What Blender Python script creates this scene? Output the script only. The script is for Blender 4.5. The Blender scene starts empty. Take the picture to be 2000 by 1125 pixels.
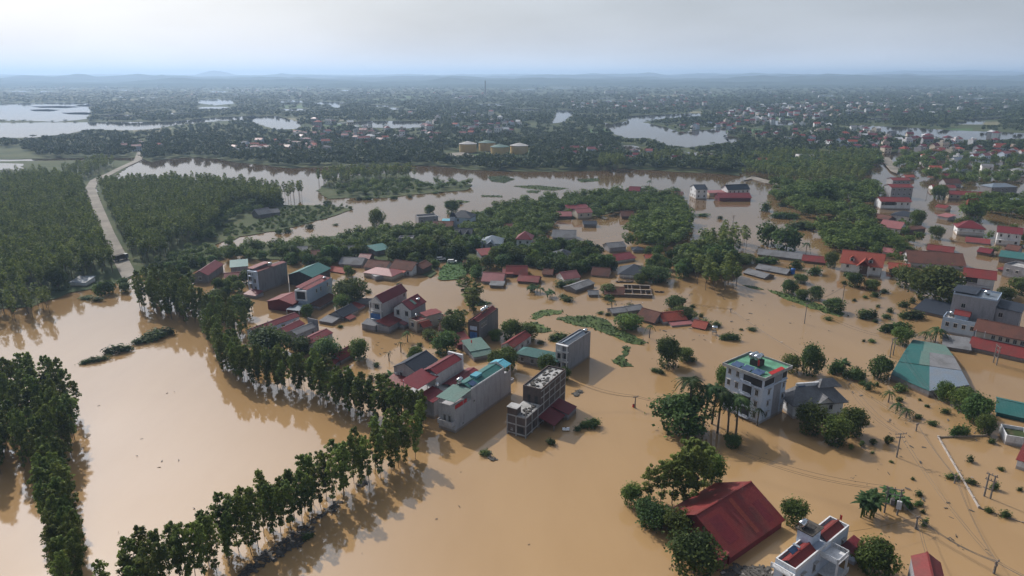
import bpy, math, random
import numpy as np
from mathutils import Vector, Matrix
rad = math.radians
SC = bpy.context.scene
COL = SC.collection

# ------------------------------------------------------------------ camera
FPX, HORIZON, EYE = 1333.0, 147.0, 85.0        # focal length in photo pixels, horizon row, drone height
PITCH = math.atan((562.5 - HORIZON) / FPX)
cp, sp = math.cos(PITCH), math.sin(PITCH)
cam = bpy.data.objects.new('camera', bpy.data.cameras.new('camera'))
COL.objects.link(cam)
cam.location = (0, 0, EYE)
cam.rotation_euler = (rad(90) - PITCH, 0, 0)
cam.data.sensor_width = 36.0
cam.data.lens = 36.0 * FPX / 2000.0
cam.data.clip_start = 1.0
cam.data.clip_end = 80000.0
SC.camera = cam

# ------------------------------------------------------------------ sun and sky
SUN_AZ, SUN_EL = rad(128), rad(38)             # azimuth counted from +X towards +Y
SUN_DIR = Vector((math.cos(SUN_AZ) * math.cos(SUN_EL), math.sin(SUN_AZ) * math.cos(SUN_EL), math.sin(SUN_EL)))
sun = bpy.data.objects.new('sun', bpy.data.lights.new('sun', 'SUN'))
COL.objects.link(sun)
sun.data.energy = 3.6
sun.data.angle = rad(0.6)
sun.data.color = (1.0, 0.94, 0.85)
sun.rotation_euler = SUN_DIR.to_track_quat('Z', 'Y').to_euler()

W = bpy.data.worlds.new('World')
SC.world = W
W.use_nodes = True
nt = W.node_tree
for n in list(nt.nodes): nt.nodes.remove(n)
def wn(t, **kw):
    n = nt.nodes.new(t)
    for k, v in kw.items(): setattr(n, k, v)
    return n
def wl(a, b): nt.links.new(a, b)
out = wn('ShaderNodeOutputWorld')
bg = wn('ShaderNodeBackground'); bg.inputs['Strength'].default_value = 0.10
sky = wn('ShaderNodeTexSky', sky_type='NISHITA')
sky.sun_disc = False
sky.sun_elevation = SUN_EL
sky.sun_rotation = rad(90) - SUN_AZ
sky.air_density = 1.2; sky.dust_density = 4.0; sky.ozone_density = 1.0; sky.altitude = 100
tc = wn('ShaderNodeTexCoord')
# thin cloud deck: pale grey, brighter round the veiled sun
dot = wn('ShaderNodeVectorMath', operation='DOT_PRODUCT'); wl(tc.outputs['Generated'], dot.inputs[0]); dot.inputs[1].default_value = SUN_DIR
mx = wn('ShaderNodeMath', operation='MAXIMUM'); wl(dot.outputs['Value'], mx.inputs[0]); mx.inputs[1].default_value = 0.0
pw = wn('ShaderNodeMath', operation='POWER'); wl(mx.outputs[0], pw.inputs[0]); pw.inputs[1].default_value = 18.0
pw2 = wn('ShaderNodeMath', operation='POWER'); wl(mx.outputs[0], pw2.inputs[0]); pw2.inputs[1].default_value = 2.0
wide = wn('ShaderNodeMath', operation='MULTIPLY_ADD'); wl(pw2.outputs[0], wide.inputs[0]); wide.inputs[1].default_value = 1.5; wide.inputs[2].default_value = 2.2
sep = wn('ShaderNodeSeparateXYZ'); wl(tc.outputs['Generated'], sep.inputs[0])      # pale band of thick air low over the horizon
ab = wn('ShaderNodeMath', operation='ABSOLUTE'); wl(sep.outputs['Z'], ab.inputs[0])
om = wn('ShaderNodeMath', operation='SUBTRACT'); om.inputs[0].default_value = 1.0; wl(ab.outputs[0], om.inputs[1])
hp_ = wn('ShaderNodeMath', operation='POWER'); wl(om.outputs[0], hp_.inputs[0]); hp_.inputs[1].default_value = 40.0
hp2 = wn('ShaderNodeMath', operation='POWER'); wl(om.outputs[0], hp2.inputs[0]); hp2.inputs[1].default_value = 4.0
wide2 = wn('ShaderNodeMath', operation='MULTIPLY_ADD'); wl(hp2.outputs[0], wide2.inputs[0]); wide2.inputs[1].default_value = 4.0; wl(wide.outputs[0], wide2.inputs[2])
low = wn('ShaderNodeMath', operation='MULTIPLY_ADD'); wl(hp_.outputs[0], low.inputs[0]); low.inputs[1].default_value = 5.0; wl(wide2.outputs[0], low.inputs[2])
glow = wn('ShaderNodeMath', operation='MULTIPLY_ADD'); wl(pw.outputs[0], glow.inputs[0]); glow.inputs[1].default_value = 58.0; wl(low.outputs[0], glow.inputs[2])
mp = wn('ShaderNodeMapping'); wl(tc.outputs['Generated'], mp.inputs['Vector']); mp.inputs['Scale'].default_value = (1.8, 1.8, 7.0)
no = wn('ShaderNodeTexNoise'); wl(mp.outputs[0], no.inputs['Vector'])
no.inputs['Scale'].default_value = 1.6; no.inputs['Detail'].default_value = 5.0; no.inputs['Roughness'].default_value = 0.5
cr = wn('ShaderNodeMapRange'); wl(no.outputs['Fac'], cr.inputs['Value'])
cr.inputs['From Min'].default_value = 0.35; cr.inputs['From Max'].default_value = 0.7; cr.inputs['To Min'].default_value = 0.86; cr.inputs['To Max'].default_value = 1.08
gm = wn('ShaderNodeMath', operation='MULTIPLY'); wl(glow.outputs[0], gm.inputs[0]); wl(cr.outputs[0], gm.inputs[1])
cc = wn('ShaderNodeVectorMath', operation='SCALE'); cc.inputs[0].default_value = (0.90, 0.98, 1.12); wl(gm.outputs[0], cc.inputs['Scale'])
mix = wn('ShaderNodeMix', data_type='RGBA'); mix.inputs['Factor'].default_value = 0.72
wl(sky.outputs['Color'], mix.inputs['A']); wl(cc.outputs['Vector'], mix.inputs['B'])
wl(mix.outputs['Result'], bg.inputs['Color']); wl(bg.outputs[0], out.inputs['Surface'])

SC.view_settings.view_transform = 'Standard'
SC.view_settings.look = 'None'
SC.view_settings.exposure = 0.24
SC.view_settings.gamma = 1.0
SC.render.engine = 'CYCLES'
SC.cycles.max_bounces = 6
SC.cycles.diffuse_bounces = 2
SC.cycles.glossy_bounces = 3
SC.cycles.transmission_bounces = 2
SC.cycles.volume_bounces = 0

# ------------------------------------------------------------------ photo pixel -> point of the place
def G(x, y, z=0.0):
    a = (x - 1000.0) / FPX; b = (562.5 - y) / FPX
    dy = cp + b * sp; dz = -sp + b * cp
    t = (z - EYE) / dz
    return Vector((a * t, dy * t, z))
def P(v):
    f = v[1] * cp - (v[2] - EYE) * sp; u = v[1] * sp + (v[2] - EYE) * cp
    return (1000 + FPX * v[0] / f, 562.5 - FPX * u / f)
def depth(x, y):
    v = G(x, y); return v.y * cp + EYE * sp
def height_at(bx, by, ty):
    v = G(bx, by); lo, hi = 0.0, 90.0
    for _ in range(40):
        m = (lo + hi) / 2
        if P((v.x, v.y, m))[1] > ty: lo = m
        else: hi = m
    return lo
def fit(N, by, L, R):
    """near top corner N, its water-line row by, left and right top corners -> origin, yaw, length, width, height"""
    lo, hi = 0.0, 40.0
    for _ in range(40):
        h = (lo + hi) / 2
        v = G(N[0], N[1], h)
        if P((v.x, v.y, 0))[1] < by: lo = h
        else: hi = h
    O = G(N[0], N[1], h); er = G(R[0], R[1], h) - O; el = G(L[0], L[1], h) - O
    if er.length >= el.length:
        yaw = math.atan2(er.y, er.x)
    else:
        yaw = math.atan2(el.y, el.x) - math.pi / 2
    ax = Vector((math.cos(yaw), math.sin(yaw), 0)); ay = Vector((-math.sin(yaw), math.cos(yaw), 0))
    return (O.x, O.y, yaw, max(2.0, er.dot(ax)), max(2.0, el.dot(ay)), max(0.5, h))
def front(x0, y0, x1, y1, yt, dep):
    """front wall's water line from (x0,y0) to (x1,y1), eaves row yt above the left end, depth in metres"""
    A = G(x0, y0); B = G(x1, y1); d = B - A
    return (A.x, A.y, math.atan2(d.y, d.x), d.length, dep, max(0.5, height_at(x0, y0, yt)))

# ------------------------------------------------------------------ mesh helpers
class MB:
    def __init__(s): s.v = []; s.f = []
    def poly(s, pts):
        i = len(s.v); s.v += [tuple(p) for p in pts]; s.f.append(tuple(range(i, i + len(pts)))); return s
    def box(s, x0, y0, z0, x1, y1, z1):
        i = len(s.v)
        s.v += [(x0,y0,z0),(x1,y0,z0),(x1,y1,z0),(x0,y1,z0),(x0,y0,z1),(x1,y0,z1),(x1,y1,z1),(x0,y1,z1)]
        s.f += [tuple(i + k for k in q) for q in ((3,2,1,0),(4,5,6,7),(0,1,5,4),(1,2,6,5),(2,3,7,6),(3,0,4,7))]
        return s
    def slab(s, pts, t):
        """a sheet of thickness t below the polygon pts (counter-clockwise from above)"""
        n = len(pts); i = len(s.v)
        s.v += [tuple(p) for p in pts] + [(p[0], p[1], p[2] - t) for p in pts]
        s.f.append(tuple(range(i, i + n))); s.f.append(tuple(range(i + 2 * n - 1, i + n - 1, -1)))
        for k in range(n):
            j = (k + 1) % n; s.f.append((i + k, i + n + k, i + n + j, i + j))
        return s
    def tube(s, pts, rads, n=6, cap=True):
        i0 = len(s.v); m = len(pts); pts = [Vector(p) for p in pts]
        for k, p in enumerate(pts):
            t = (pts[min(k + 1, m - 1)] - pts[max(k - 1, 0)]).normalized()
            a = t.cross(Vector((0, 0, 1)) if abs(t.z) < .9 else Vector((1, 0, 0))).normalized(); b = t.cross(a)
            r = rads[k] if hasattr(rads, '__len__') else rads
            for q in range(n):
                an = 2 * math.pi * q / n
                s.v.append(tuple(p + a * (r * math.cos(an)) + b * (r * math.sin(an))))
        for k in range(m - 1):
            for q in range(n):
                q2 = (q + 1) % n; a = i0 + k * n
                s.f.append((a + q, a + q2, a + n + q2, a + n + q))
        if cap:
            s.f.append(tuple(i0 + q for q in range(n))[::-1]); s.f.append(tuple(i0 + (m - 1) * n + q for q in range(n)))
        return s
    def mesh(s, name, mat=None):
        me = bpy.data.meshes.new(name); me.from_pydata(s.v, [], s.f); me.update()
        if mat is not None: me.materials.append(mat)
        return me
    def build(s, name, mat, parent=None):
        k = len(s.v) // 8
        if k > 1 and len(s.v) == 8 * k and len(s.f) == 6 * k and name.endswith(('post', 'column', 'opening', 'door', 'flag_pole')):
            for i in range(k):                                    # boxes apart from each other: one part each
                b = MB(); b.v = s.v[8 * i:8 * i + 8]; b.f = [tuple(q - 8 * i for q in f) for f in s.f[6 * i:6 * i + 6]]; o = b.build(name, mat, parent)
            return o
        o = bpy.data.objects.new(name, s.mesh(name, mat)); COL.objects.link(o)
        if parent is not None: o.parent = parent
        return o
def np_mesh(name, V, F, mats, midx=None):
    me = bpy.data.meshes.new(name)
    V = np.asarray(V, np.float32); F = np.asarray(F, np.int32)
    me.vertices.add(len(V)); me.vertices.foreach_set('co', V.ravel())
    me.loops.add(F.size); me.loops.foreach_set('vertex_index', F.ravel())
    me.polygons.add(len(F)); me.polygons.foreach_set('loop_start', np.arange(0, F.size, F.shape[1], dtype=np.int32))
    if midx is not None: me.polygons.foreach_set('material_index', np.asarray(midx, np.int32))
    me.update(calc_edges=True)
    for m in mats: me.materials.append(m)
    return me
def tag(o, label=None, cat=None, group=None, kind=None):
    if label: o['label'] = label
    if cat: o['category'] = cat
    if group: o['group'] = group
    if kind: o['kind'] = kind
    return o
def empty(name, loc, yaw=0.0):
    o = bpy.data.objects.new(name, None); COL.objects.link(o)
    o.location = loc; o.rotation_euler = (0, 0, yaw); o.empty_display_size = 0.5
    return o
def inst(name, me, loc, yaw=0.0, scale=(1, 1, 1), parent=None):
    o = bpy.data.objects.new(name, me); COL.objects.link(o)
    o.location = loc; o.rotation_euler = (0, 0, yaw); o.scale = scale
    if parent is not None: o.parent = parent
    return o

# ------------------------------------------------------------------ materials
def mat(name):
    m = bpy.data.materials.new(name); m.use_nodes = True
    t = m.node_tree; b = t.nodes['Principled BSDF']
    return m, t, b
def mnode(t, ty, **kw):
    n = t.nodes.new(ty)
    for k, v in kw.items(): setattr(n, k, v)
    return n
def ramp_mix(t, fac, a, b):
    m = mnode(t, 'ShaderNodeMix', data_type='RGBA')
    t.links.new(fac, m.inputs['Factor']); m.inputs['A'].default_value = (*a, 1); m.inputs['B'].default_value = (*b, 1)
    return m
def noise(t, scale, detail=4, rough=.55, coord='Object', sc=None):
    c = mnode(t, 'ShaderNodeTexCoord'); n = mnode(t, 'ShaderNodeTexNoise')
    n.inputs['Scale'].default_value = scale; n.inputs['Detail'].default_value = detail; n.inputs['Roughness'].default_value = rough
    src = c.outputs[coord]
    if coord == 'World':
        pass
    if sc:
        mp = mnode(t, 'ShaderNodeMapping'); mp.inputs['Scale'].default_value = sc
        t.links.new(src, mp.inputs['Vector']); src = mp.outputs[0]
    t.links.new(src, n.inputs['Vector'])
    return n
def rng(t, src, a, b, lo=0.0, hi=1.0):
    r = mnode(t, 'ShaderNodeMapRange'); t.links.new(src, r.inputs['Value'])
    for k, v in zip(('From Min', 'From Max', 'To Min', 'To Max'), (a, b, lo, hi)): r.inputs[k].default_value = v
    return r.outputs[0]
def plain(name, c, rough=.8, metal=0.0, var=.25, scale=.7, spec=.3):
    """weathered paint, plaster or metal: base colour broken up by noise"""
    m, t, b = mat(name)
    n = noise(t, scale, 6, .6); n2 = noise(t, scale * 7, 3, .6)
    dark = tuple(x * (1 - var) for x in c); light = tuple(min(1, x * (1 + var * .35)) for x in c)
    mm = ramp_mix(t, rng(t, n.outputs['Fac'], .3, .65), dark, light)
    m2 = mnode(t, 'ShaderNodeMix', data_type='RGBA', blend_type='MULTIPLY'); m2.inputs['Factor'].default_value = 1
    v = mnode(t, 'ShaderNodeCombineColor'); q = rng(t, n2.outputs['Fac'], .3, .7, 1 - var * .5, 1.0)
    for k in ('Red', 'Green', 'Blue'): t.links.new(q, v.inputs[k])
    t.links.new(mm.outputs['Result'], m2.inputs['A']); t.links.new(v.outputs[0], m2.inputs['B'])
    t.links.new(m2.outputs['Result'], b.inputs['Base Color'])
    b.inputs['Roughness'].default_value = rough; b.inputs['Metallic'].default_value = metal
    b.inputs['Specular IOR Level'].default_value = spec
    return m
def plaster(name, c, stain=(.13, .12, .11), amt=.55):
    """wall render with rain streaks and damp patches"""
    m, t, b = mat(name)
    n = noise(t, .9, 6, .65, sc=(1, 1, .22)); n2 = noise(t, 3.5, 4, .6)
    f = rng(t, n.outputs['Fac'], .48, .78, 0, amt)
    mm = ramp_mix(t, f, c, stain)
    f2 = rng(t, n2.outputs['Fac'], .35, .7, .82, 1.06)
    tcz = mnode(t, 'ShaderNodeTexCoord'); sz = mnode(t, 'ShaderNodeSeparateXYZ'); t.links.new(tcz.outputs['Object'], sz.inputs[0])
    jag = mnode(t, 'ShaderNodeMath', operation='MULTIPLY_ADD'); t.links.new(n2.outputs['Fac'], jag.inputs[0]); jag.inputs[1].default_value = -.8; t.links.new(sz.outputs['Z'], jag.inputs[2])
    md = mnode(t, 'ShaderNodeMix', data_type='RGBA'); t.links.new(rng(t, jag.outputs[0], .15, .45, .6, 0), md.inputs['Factor']); t.links.new(mm.outputs['Result'], md.inputs['A']); md.inputs['B'].default_value = (.20, .125, .065, 1); mm = md
    m2 = mnode(t, 'ShaderNodeVectorMath', operation='SCALE'); t.links.new(mm.outputs['Result'], m2.inputs[0]); t.links.new(f2, m2.inputs['Scale'])
    t.links.new(m2.outputs['Vector'], b.inputs['Base Color']); b.inputs['Roughness'].default_value = .9
    b.inputs['Specular IOR Level'].default_value = .2
    return m
def sheet(name, c, worn, pitch=1.0, rough=.45, tile=False, amt=.6):
    """ribbed metal sheet or tile roof; ribs run down the slope, panels differ a little, worn patches"""
    m, t, b = mat(name)
    c0 = mnode(t, 'ShaderNodeUVMap') if False else mnode(t, 'ShaderNodeTexCoord')
    n = noise(t, .28, 6, .62); n2 = noise(t, 2.2, 5, .7)
    f = rng(t, n.outputs['Fac'], .45, .75, 0, amt)
    mm = ramp_mix(t, f, c, worn)
    f2 = rng(t, n2.outputs['Fac'], .3, .75, .72, 1.12)
    wv = mnode(t, 'ShaderNodeTexWave', wave_type='BANDS', bands_direction='X', wave_profile='SIN')
    wv.inputs['Scale'].default_value = 1.0 / pitch; wv.inputs['Distortion'].default_value = .15 if not tile else 1.5
    t.links.new(c0.outputs['UV'], wv.inputs['Vector'])
    f3 = rng(t, wv.outputs['Fac'], 0, 1, .80, 1.06)
    if tile:
        wy = mnode(t, 'ShaderNodeTexWave', wave_type='BANDS', bands_direction='Y', wave_profile='SAW')
        wy.inputs['Scale'].default_value = 1.0 / pitch * .8; t.links.new(c0.outputs['UV'], wy.inputs['Vector'])
        mul = mnode(t, 'ShaderNodeMath', operation='MULTIPLY'); t.links.new(f3, mul.inputs[0]); t.links.new(rng(t, wy.outputs['Fac'], 0, 1, .75, 1.08), mul.inputs[1]); f3 = mul.outputs[0]
    pr = mnode(t, 'ShaderNodeMath', operation='MULTIPLY'); t.links.new(f2, pr.inputs[0]); t.links.new(f3, pr.inputs[1])
    m2 = mnode(t, 'ShaderNodeVectorMath', operation='SCALE'); t.links.new(mm.outputs['Result'], m2.inputs[0]); t.links.new(pr.outputs[0], m2.inputs['Scale'])
    t.links.new(m2.outputs['Vector'], b.inputs['Base Color']); b.inputs['Roughness'].default_value = rough
    b.inputs['Specular IOR Level'].default_value = .12
    bp = mnode(t, 'ShaderNodeBump'); bp.inputs['Strength'].default_value = .35; bp.inputs['Distance'].default_value = .05
    t.links.new(wv.outputs['Fac'], bp.inputs['Height']); t.links.new(bp.outputs[0], b.inputs['Normal'])
    return m
def leaf(name, c, c2, transl=.36):
    """leaves: every leaf spray has its own tone, every plant too"""
    m, t, b = mat(name)
    t.nodes.remove(b)
    geo = mnode(t, 'ShaderNodeNewGeometry'); oi = mnode(t, 'ShaderNodeObjectInfo')
    mm = ramp_mix(t, geo.outputs['Random Per Island'], c, c2)
    h = mnode(t, 'ShaderNodeHueSaturation'); t.links.new(mm.outputs['Result'], h.inputs['Color'])
    t.links.new(rng(t, oi.outputs['Random'], 0, 1, .485, .52), h.inputs['Hue'])
    t.links.new(rng(t, oi.outputs['Random'], 0, 1, .72, 1.3), h.inputs['Value'])
    nz = mnode(t, 'ShaderNodeTexNoise'); nz.inputs['Scale'].default_value = .16; nz.inputs['Detail'].default_value = 3; t.links.new(geo.outputs['Position'], nz.inputs['Vector'])
    h2 = mnode(t, 'ShaderNodeHueSaturation'); t.links.new(h.outputs[0], h2.inputs['Color']); t.links.new(rng(t, nz.outputs['Fac'], .3, .7, .50, 1.36), h2.inputs['Value']); t.links.new(rng(t, nz.outputs['Fac'], .3, .7, .515, .48), h2.inputs['Hue']); h = h2
    d = mnode(t, 'ShaderNodeBsdfPrincipled'); d.inputs['Roughness'].default_value = .65; d.inputs['Specular IOR Level'].default_value = .12
    tr = mnode(t, 'ShaderNodeBsdfTranslucent')
    t.links.new(h.outputs[0], d.inputs['Base Color']); t.links.new(h.outputs[0], tr.inputs['Color'])
    mx = mnode(t, 'ShaderNodeMixShader'); mx.inputs[0].default_value = transl
    t.links.new(d.outputs[0], mx.inputs[1]); t.links.new(tr.outputs[0], mx.inputs[2])
    t.links.new(mx.outputs[0], t.nodes['Material Output'].inputs['Surface'])
    return m

M = {}
M['euc'] = leaf('eucalyptus_leaf', (.074, .104, .022), (.178, .222, .050))
M['broad'] = leaf('broad_leaf', (.046, .076, .016), (.130, .174, .040))
M['dark'] = leaf('dark_leaf', (.036, .066, .018), (.094, .142, .038))
M['bush'] = leaf('bush_leaf', (.030, .052, .016), (.088, .120, .034), .2)
M['palm'] = leaf('palm_leaf', (.020, .045, .014), (.060, .100, .028))
M['banana'] = leaf('banana_leaf', (.030, .075, .022), (.075, .140, .045))
M['bamboo'] = leaf('bamboo_leaf', (.035, .075, .016), (.085, .135, .032))
M['far'] = leaf('far_leaf', (.024, .044, .016), (.085, .115, .040), .15)
M['bark'] = plain('bark', (.16, .13, .10), .9, var=.5, scale=2)
M['bark_pale'] = plain('pale_bark', (.12, .095, .07), .9, var=.5, scale=2)
M['white'] = plaster('white_plaster', (.62, .62, .63), (.25, .24, .23), .5)
M['bluewhite'] = plaster('blue_white_plaster', (.50, .56, .66), (.24, .26, .30), .5)
M['grey'] = plaster('grey_render', (.40, .39, .40), (.20, .19, .19), .7)
M['midgrey'] = plaster('cement_render', (.27, .265, .28), (.12, .115, .12), .7)
M['darkgrey'] = plaster('dark_cement', (.17, .165, .17), (.07, .065, .065), .7)
M['blue'] = plaster('blue_grey_paint', (.33, .41, .52), (.18, .21, .26), .5)
M['beige'] = plaster('beige_plaster', (.46, .40, .33), (.22, .19, .16), .5)
M['yellow'] = plaster('yellow_paint', (.52, .36, .16), (.30, .20, .10), .4)
M['brick'] = plaster('raw_brick', (.105, .080, .072), (.065, .054, .050), .7)
M['concrete'] = plain('concrete', (.38, .37, .36), .9, var=.45, scale=.5)
M['red'] = sheet('red_sheet', (.195, .036, .034), (.115, .046, .038), 1.0, .5, False, .85)
M['maroon'] = sheet('maroon_sheet', (.165, .028, .034), (.11, .032, .034))
M['pink'] = sheet('faded_pink_sheet', (.30, .115, .115), (.22, .10, .095))
M['orange'] = sheet('orange_red_tile', (.33, .075, .05), (.21, .06, .045), .45, .7, True)
M['brown'] = sheet('brown_tile', (.15, .065, .048), (.07, .045, .038), .45, .8, True, .8)
M['slate'] = sheet('dark_slate', (.035, .042, .058), (.05, .055, .07), .5, .6, True, .4)
M['greyroof'] = sheet('grey_cement_sheet', (.20, .20, .21), (.10, .095, .09), .6, .85, False, .8)
M['bluegrey'] = sheet('blue_grey_sheet', (.17, .21, .26), (.22, .20, .17), .8, .5)
M['teal'] = sheet('teal_sheet', (.034, .130, .122), (.075, .14, .13), 1.0, .5)
M['palegreen'] = sheet('pale_green_sheet', (.115, .19, .165), (.15, .175, .15), 1.0, .6)
M['aqua'] = sheet('aqua_sheet', (.10, .36, .46), (.16, .36, .42), 1.0, .5)
M['glass'] = mat('window_glass')[0]
_b = M['glass'].node_tree.nodes['Principled BSDF']; _b.inputs['Base Color'].default_value = (.012, .014, .018, 1); _b.inputs['Roughness'].default_value = .12
M['frame'] = plain('window_frame', (.42, .40, .38), .7, var=.3)
M['wood'] = plain('wood', (.12, .07, .045), .7, var=.5, scale=2)
M['dark_shade'] = plain('painted_dark_shade', (.05, .045, .042), .9, var=.4)  # flat dark tone painted in for shade behind openings; also on plinth and hatch
M['steel'] = plain('polished_steel', (.66, .67, .68), .22, 1.0, .15, 1.5)
M['iron'] = plain('painted_iron', (.16, .15, .15), .6, .3, .4, 3)
M['blue_plastic'] = plain('blue_plastic', (.035, .13, .42), .4, var=.2)
M['red_paint'] = plain('red_paint', (.50, .035, .03), .5, var=.2)
M['green_floor'] = plain('green_roof_paint', (.10, .27, .17), .7, var=.45, scale=.4)
M['solar'] = plain('solar_panel', (.030, .060, .130), .15, var=.2, spec=.6)
M['tarp'] = plain('blue_tarp', (.06, .17, .42), .5, var=.4, scale=1.5)
M['driftwood'] = plain('driftwood', (.105, .095, .085), .95, var=.6, scale=1.5)
M['grass'] = plain('grass_green', (.055, .115, .028), .95, var=.5, scale=.4)
M['field'] = plain('stubble_field', (.16, .15, .075), .95, var=.4, scale=.02)
M['road'] = plain('road_concrete', (.21, .185, .155), .9, var=.35, scale=.08)
M['rubble'] = plain('rubble', (.085, .075, .066), .95, var=.6, scale=1.2)
M['car_white'] = plain('white_car_paint', (.72, .72, .72), .25, var=.08, spec=.5)
M['car_dark'] = plain('dark_truck_paint', (.05, .06, .065), .35, var=.2, spec=.5)
M['rubber'] = plain('rubber', (.02, .02, .02), .9, var=.2)
M['wire'] = plain('cable', (.045, .042, .04), .6, var=.1)
M['pole'] = plain('pole_concrete', (.20, .18, .165), .9, var=.4, scale=1.5)
M['boat'] = plain('boat_wood', (.10, .075, .06), .8, var=.4)
M['porcelain'] = plain('porcelain', (.25, .19, .16), .4, var=.2)

def make_water():
    """turbid water: mirror film over a scattering body; light passes the surface twice, so the mud colour fades at grazing view"""
    m, t, b = mat('muddy_flood_water'); t.nodes.remove(b)
    n = noise(t, .02, 7, .62, sc=(1, .35, 1)); f = rng(t, n.outputs['Fac'], .32, .68)
    mm = ramp_mix(t, f, (.352, .216, .098), (.425, .272, .132))
    b1 = noise(t, .35, 3, .5, sc=(1, .6, 1)); b2 = noise(t, 2.2, 2, .5)
    ad = mnode(t, 'ShaderNodeMath', operation='MULTIPLY_ADD'); t.links.new(b2.outputs['Fac'], ad.inputs[0]); ad.inputs[1].default_value = .25; t.links.new(b1.outputs['Fac'], ad.inputs[2])
    bp = mnode(t, 'ShaderNodeBump'); bp.inputs['Strength'].default_value = .05; bp.inputs['Distance'].default_value = .12
    t.links.new(ad.outputs[0], bp.inputs['Height'])
    fr = mnode(t, 'ShaderNodeFresnel'); fr.inputs['IOR'].default_value = 1.5
    inv = mnode(t, 'ShaderNodeMath', operation='SUBTRACT'); inv.inputs[0].default_value = 1.0; t.links.new(fr.outputs[0], inv.inputs[1])
    pw_ = mnode(t, 'ShaderNodeMath', operation='POWER'); t.links.new(inv.outputs[0], pw_.inputs[0]); pw_.inputs[1].default_value = 2.2
    sc_ = mnode(t, 'ShaderNodeVectorMath', operation='SCALE'); t.links.new(mm.outputs['Result'], sc_.inputs[0]); t.links.new(pw_.outputs[0], sc_.inputs['Scale'])
    d = mnode(t, 'ShaderNodeBsdfDiffuse'); g = mnode(t, 'ShaderNodeBsdfGlossy'); g.inputs['Roughness'].default_value = .06
    t.links.new(sc_.outputs['Vector'], d.inputs['Color']); t.links.new(bp.outputs[0], g.inputs['Normal'])
    mx = mnode(t, 'ShaderNodeMixShader'); t.links.new(fr.outputs[0], mx.inputs[0]); t.links.new(d.outputs[0], mx.inputs[1]); t.links.new(g.outputs[0], mx.inputs[2])
    t.links.new(mx.outputs[0], t.nodes['Material Output'].inputs['Surface'])
    return m
M['water'] = make_water()
def make_land():
    m, t, b = mat('flooded_land')
    n = noise(t, .02, 6, .6); n2 = noise(t, .25, 5, .65)
    a = ramp_mix(t, rng(t, n.outputs['Fac'], .35, .65), (.030, .048, .018), (.075, .085, .036))
    c = ramp_mix(t, rng(t, n2.outputs['Fac'], .55, .75), (0, 0, 0), (.11, .085, .05)); t.links.new(a.outputs['Result'], c.inputs['A'])
    t.links.new(c.outputs['Result'], b.inputs['Base Color']); b.inputs['Roughness'].default_value = .95; b.inputs['Specular IOR Level'].default_value = .1
    return m
M['land'] = make_land()
def make_hill():
    m, t, b = mat('wooded_hill')
    n = noise(t, .01, 8, .7); mm = ramp_mix(t, rng(t, n.outputs['Fac'], .35, .65), (.018, .030, .014), (.05, .066, .03))
    t.links.new(mm.outputs['Result'], b.inputs['Base Color']); b.inputs['Roughness'].default_value = 1; b.inputs['Specular IOR Level'].default_value = 0
    return m
M['hill'] = make_hill()
# ------------------------------------------------------------------ the setting: water, land, roads, hills
R0 = random.Random(7)
def inside(x, y, poly):
    c = False; n = len(poly); j = n - 1
    for i in range(n):
        xi, yi = poly[i][0], poly[i][1]; xj, yj = poly[j][0], poly[j][1]
        if (yi > y) != (yj > y) and x < (xj - xi) * (y - yi) / (yj - yi) + xi: c = not c
        j = i
    return c
def ragged(px, z, step=6.0, amp=1.2, seed=1, closed=True):
    """pixel outline -> ground outline with an uneven shore"""
    r = random.Random(seed); pts = [G(x, y, z) for x, y in px]; outp = []
    for i, a in enumerate(pts if closed else pts[:-1]):
        b = pts[(i + 1) % len(pts)]; L = (b - a).length; st = max(step, L / 40); k = max(1, int(L / st))
        n = Vector((-(b - a).y, (b - a).x, 0)).normalized() if L > 1e-6 else Vector((0, 0, 0))
        for q in range(k):
            outp.append(a.lerp(b, q / k) + n * r.uniform(-1, 1) * amp * min(1, L / 8))
    return outp
def sheet_obj(name, px, z, mt, seed, step=6, amp=1.2, thick=None):
    mb = MB(); pts = ragged(px, z, step, amp, seed)
    if thick: mb.slab(pts[::-1] if poly_area(pts) < 0 else pts, thick)
    else: mb.poly(pts if poly_area(pts) > 0 else pts[::-1])
    return tag(mb.build(name, mt), kind='structure')
def poly_area(p):
    return .5 * sum(p[i][0] * p[(i + 1) % len(p)][1] - p[(i + 1) % len(p)][0] * p[i][1] for i in range(len(p)))

tag(MB().poly([(-22000, -600, 0), (22000, -600, 0), (22000, 24000, 0), (-22000, 24000, 0)]).build('flood_water', M['water']), kind='structure')

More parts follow.
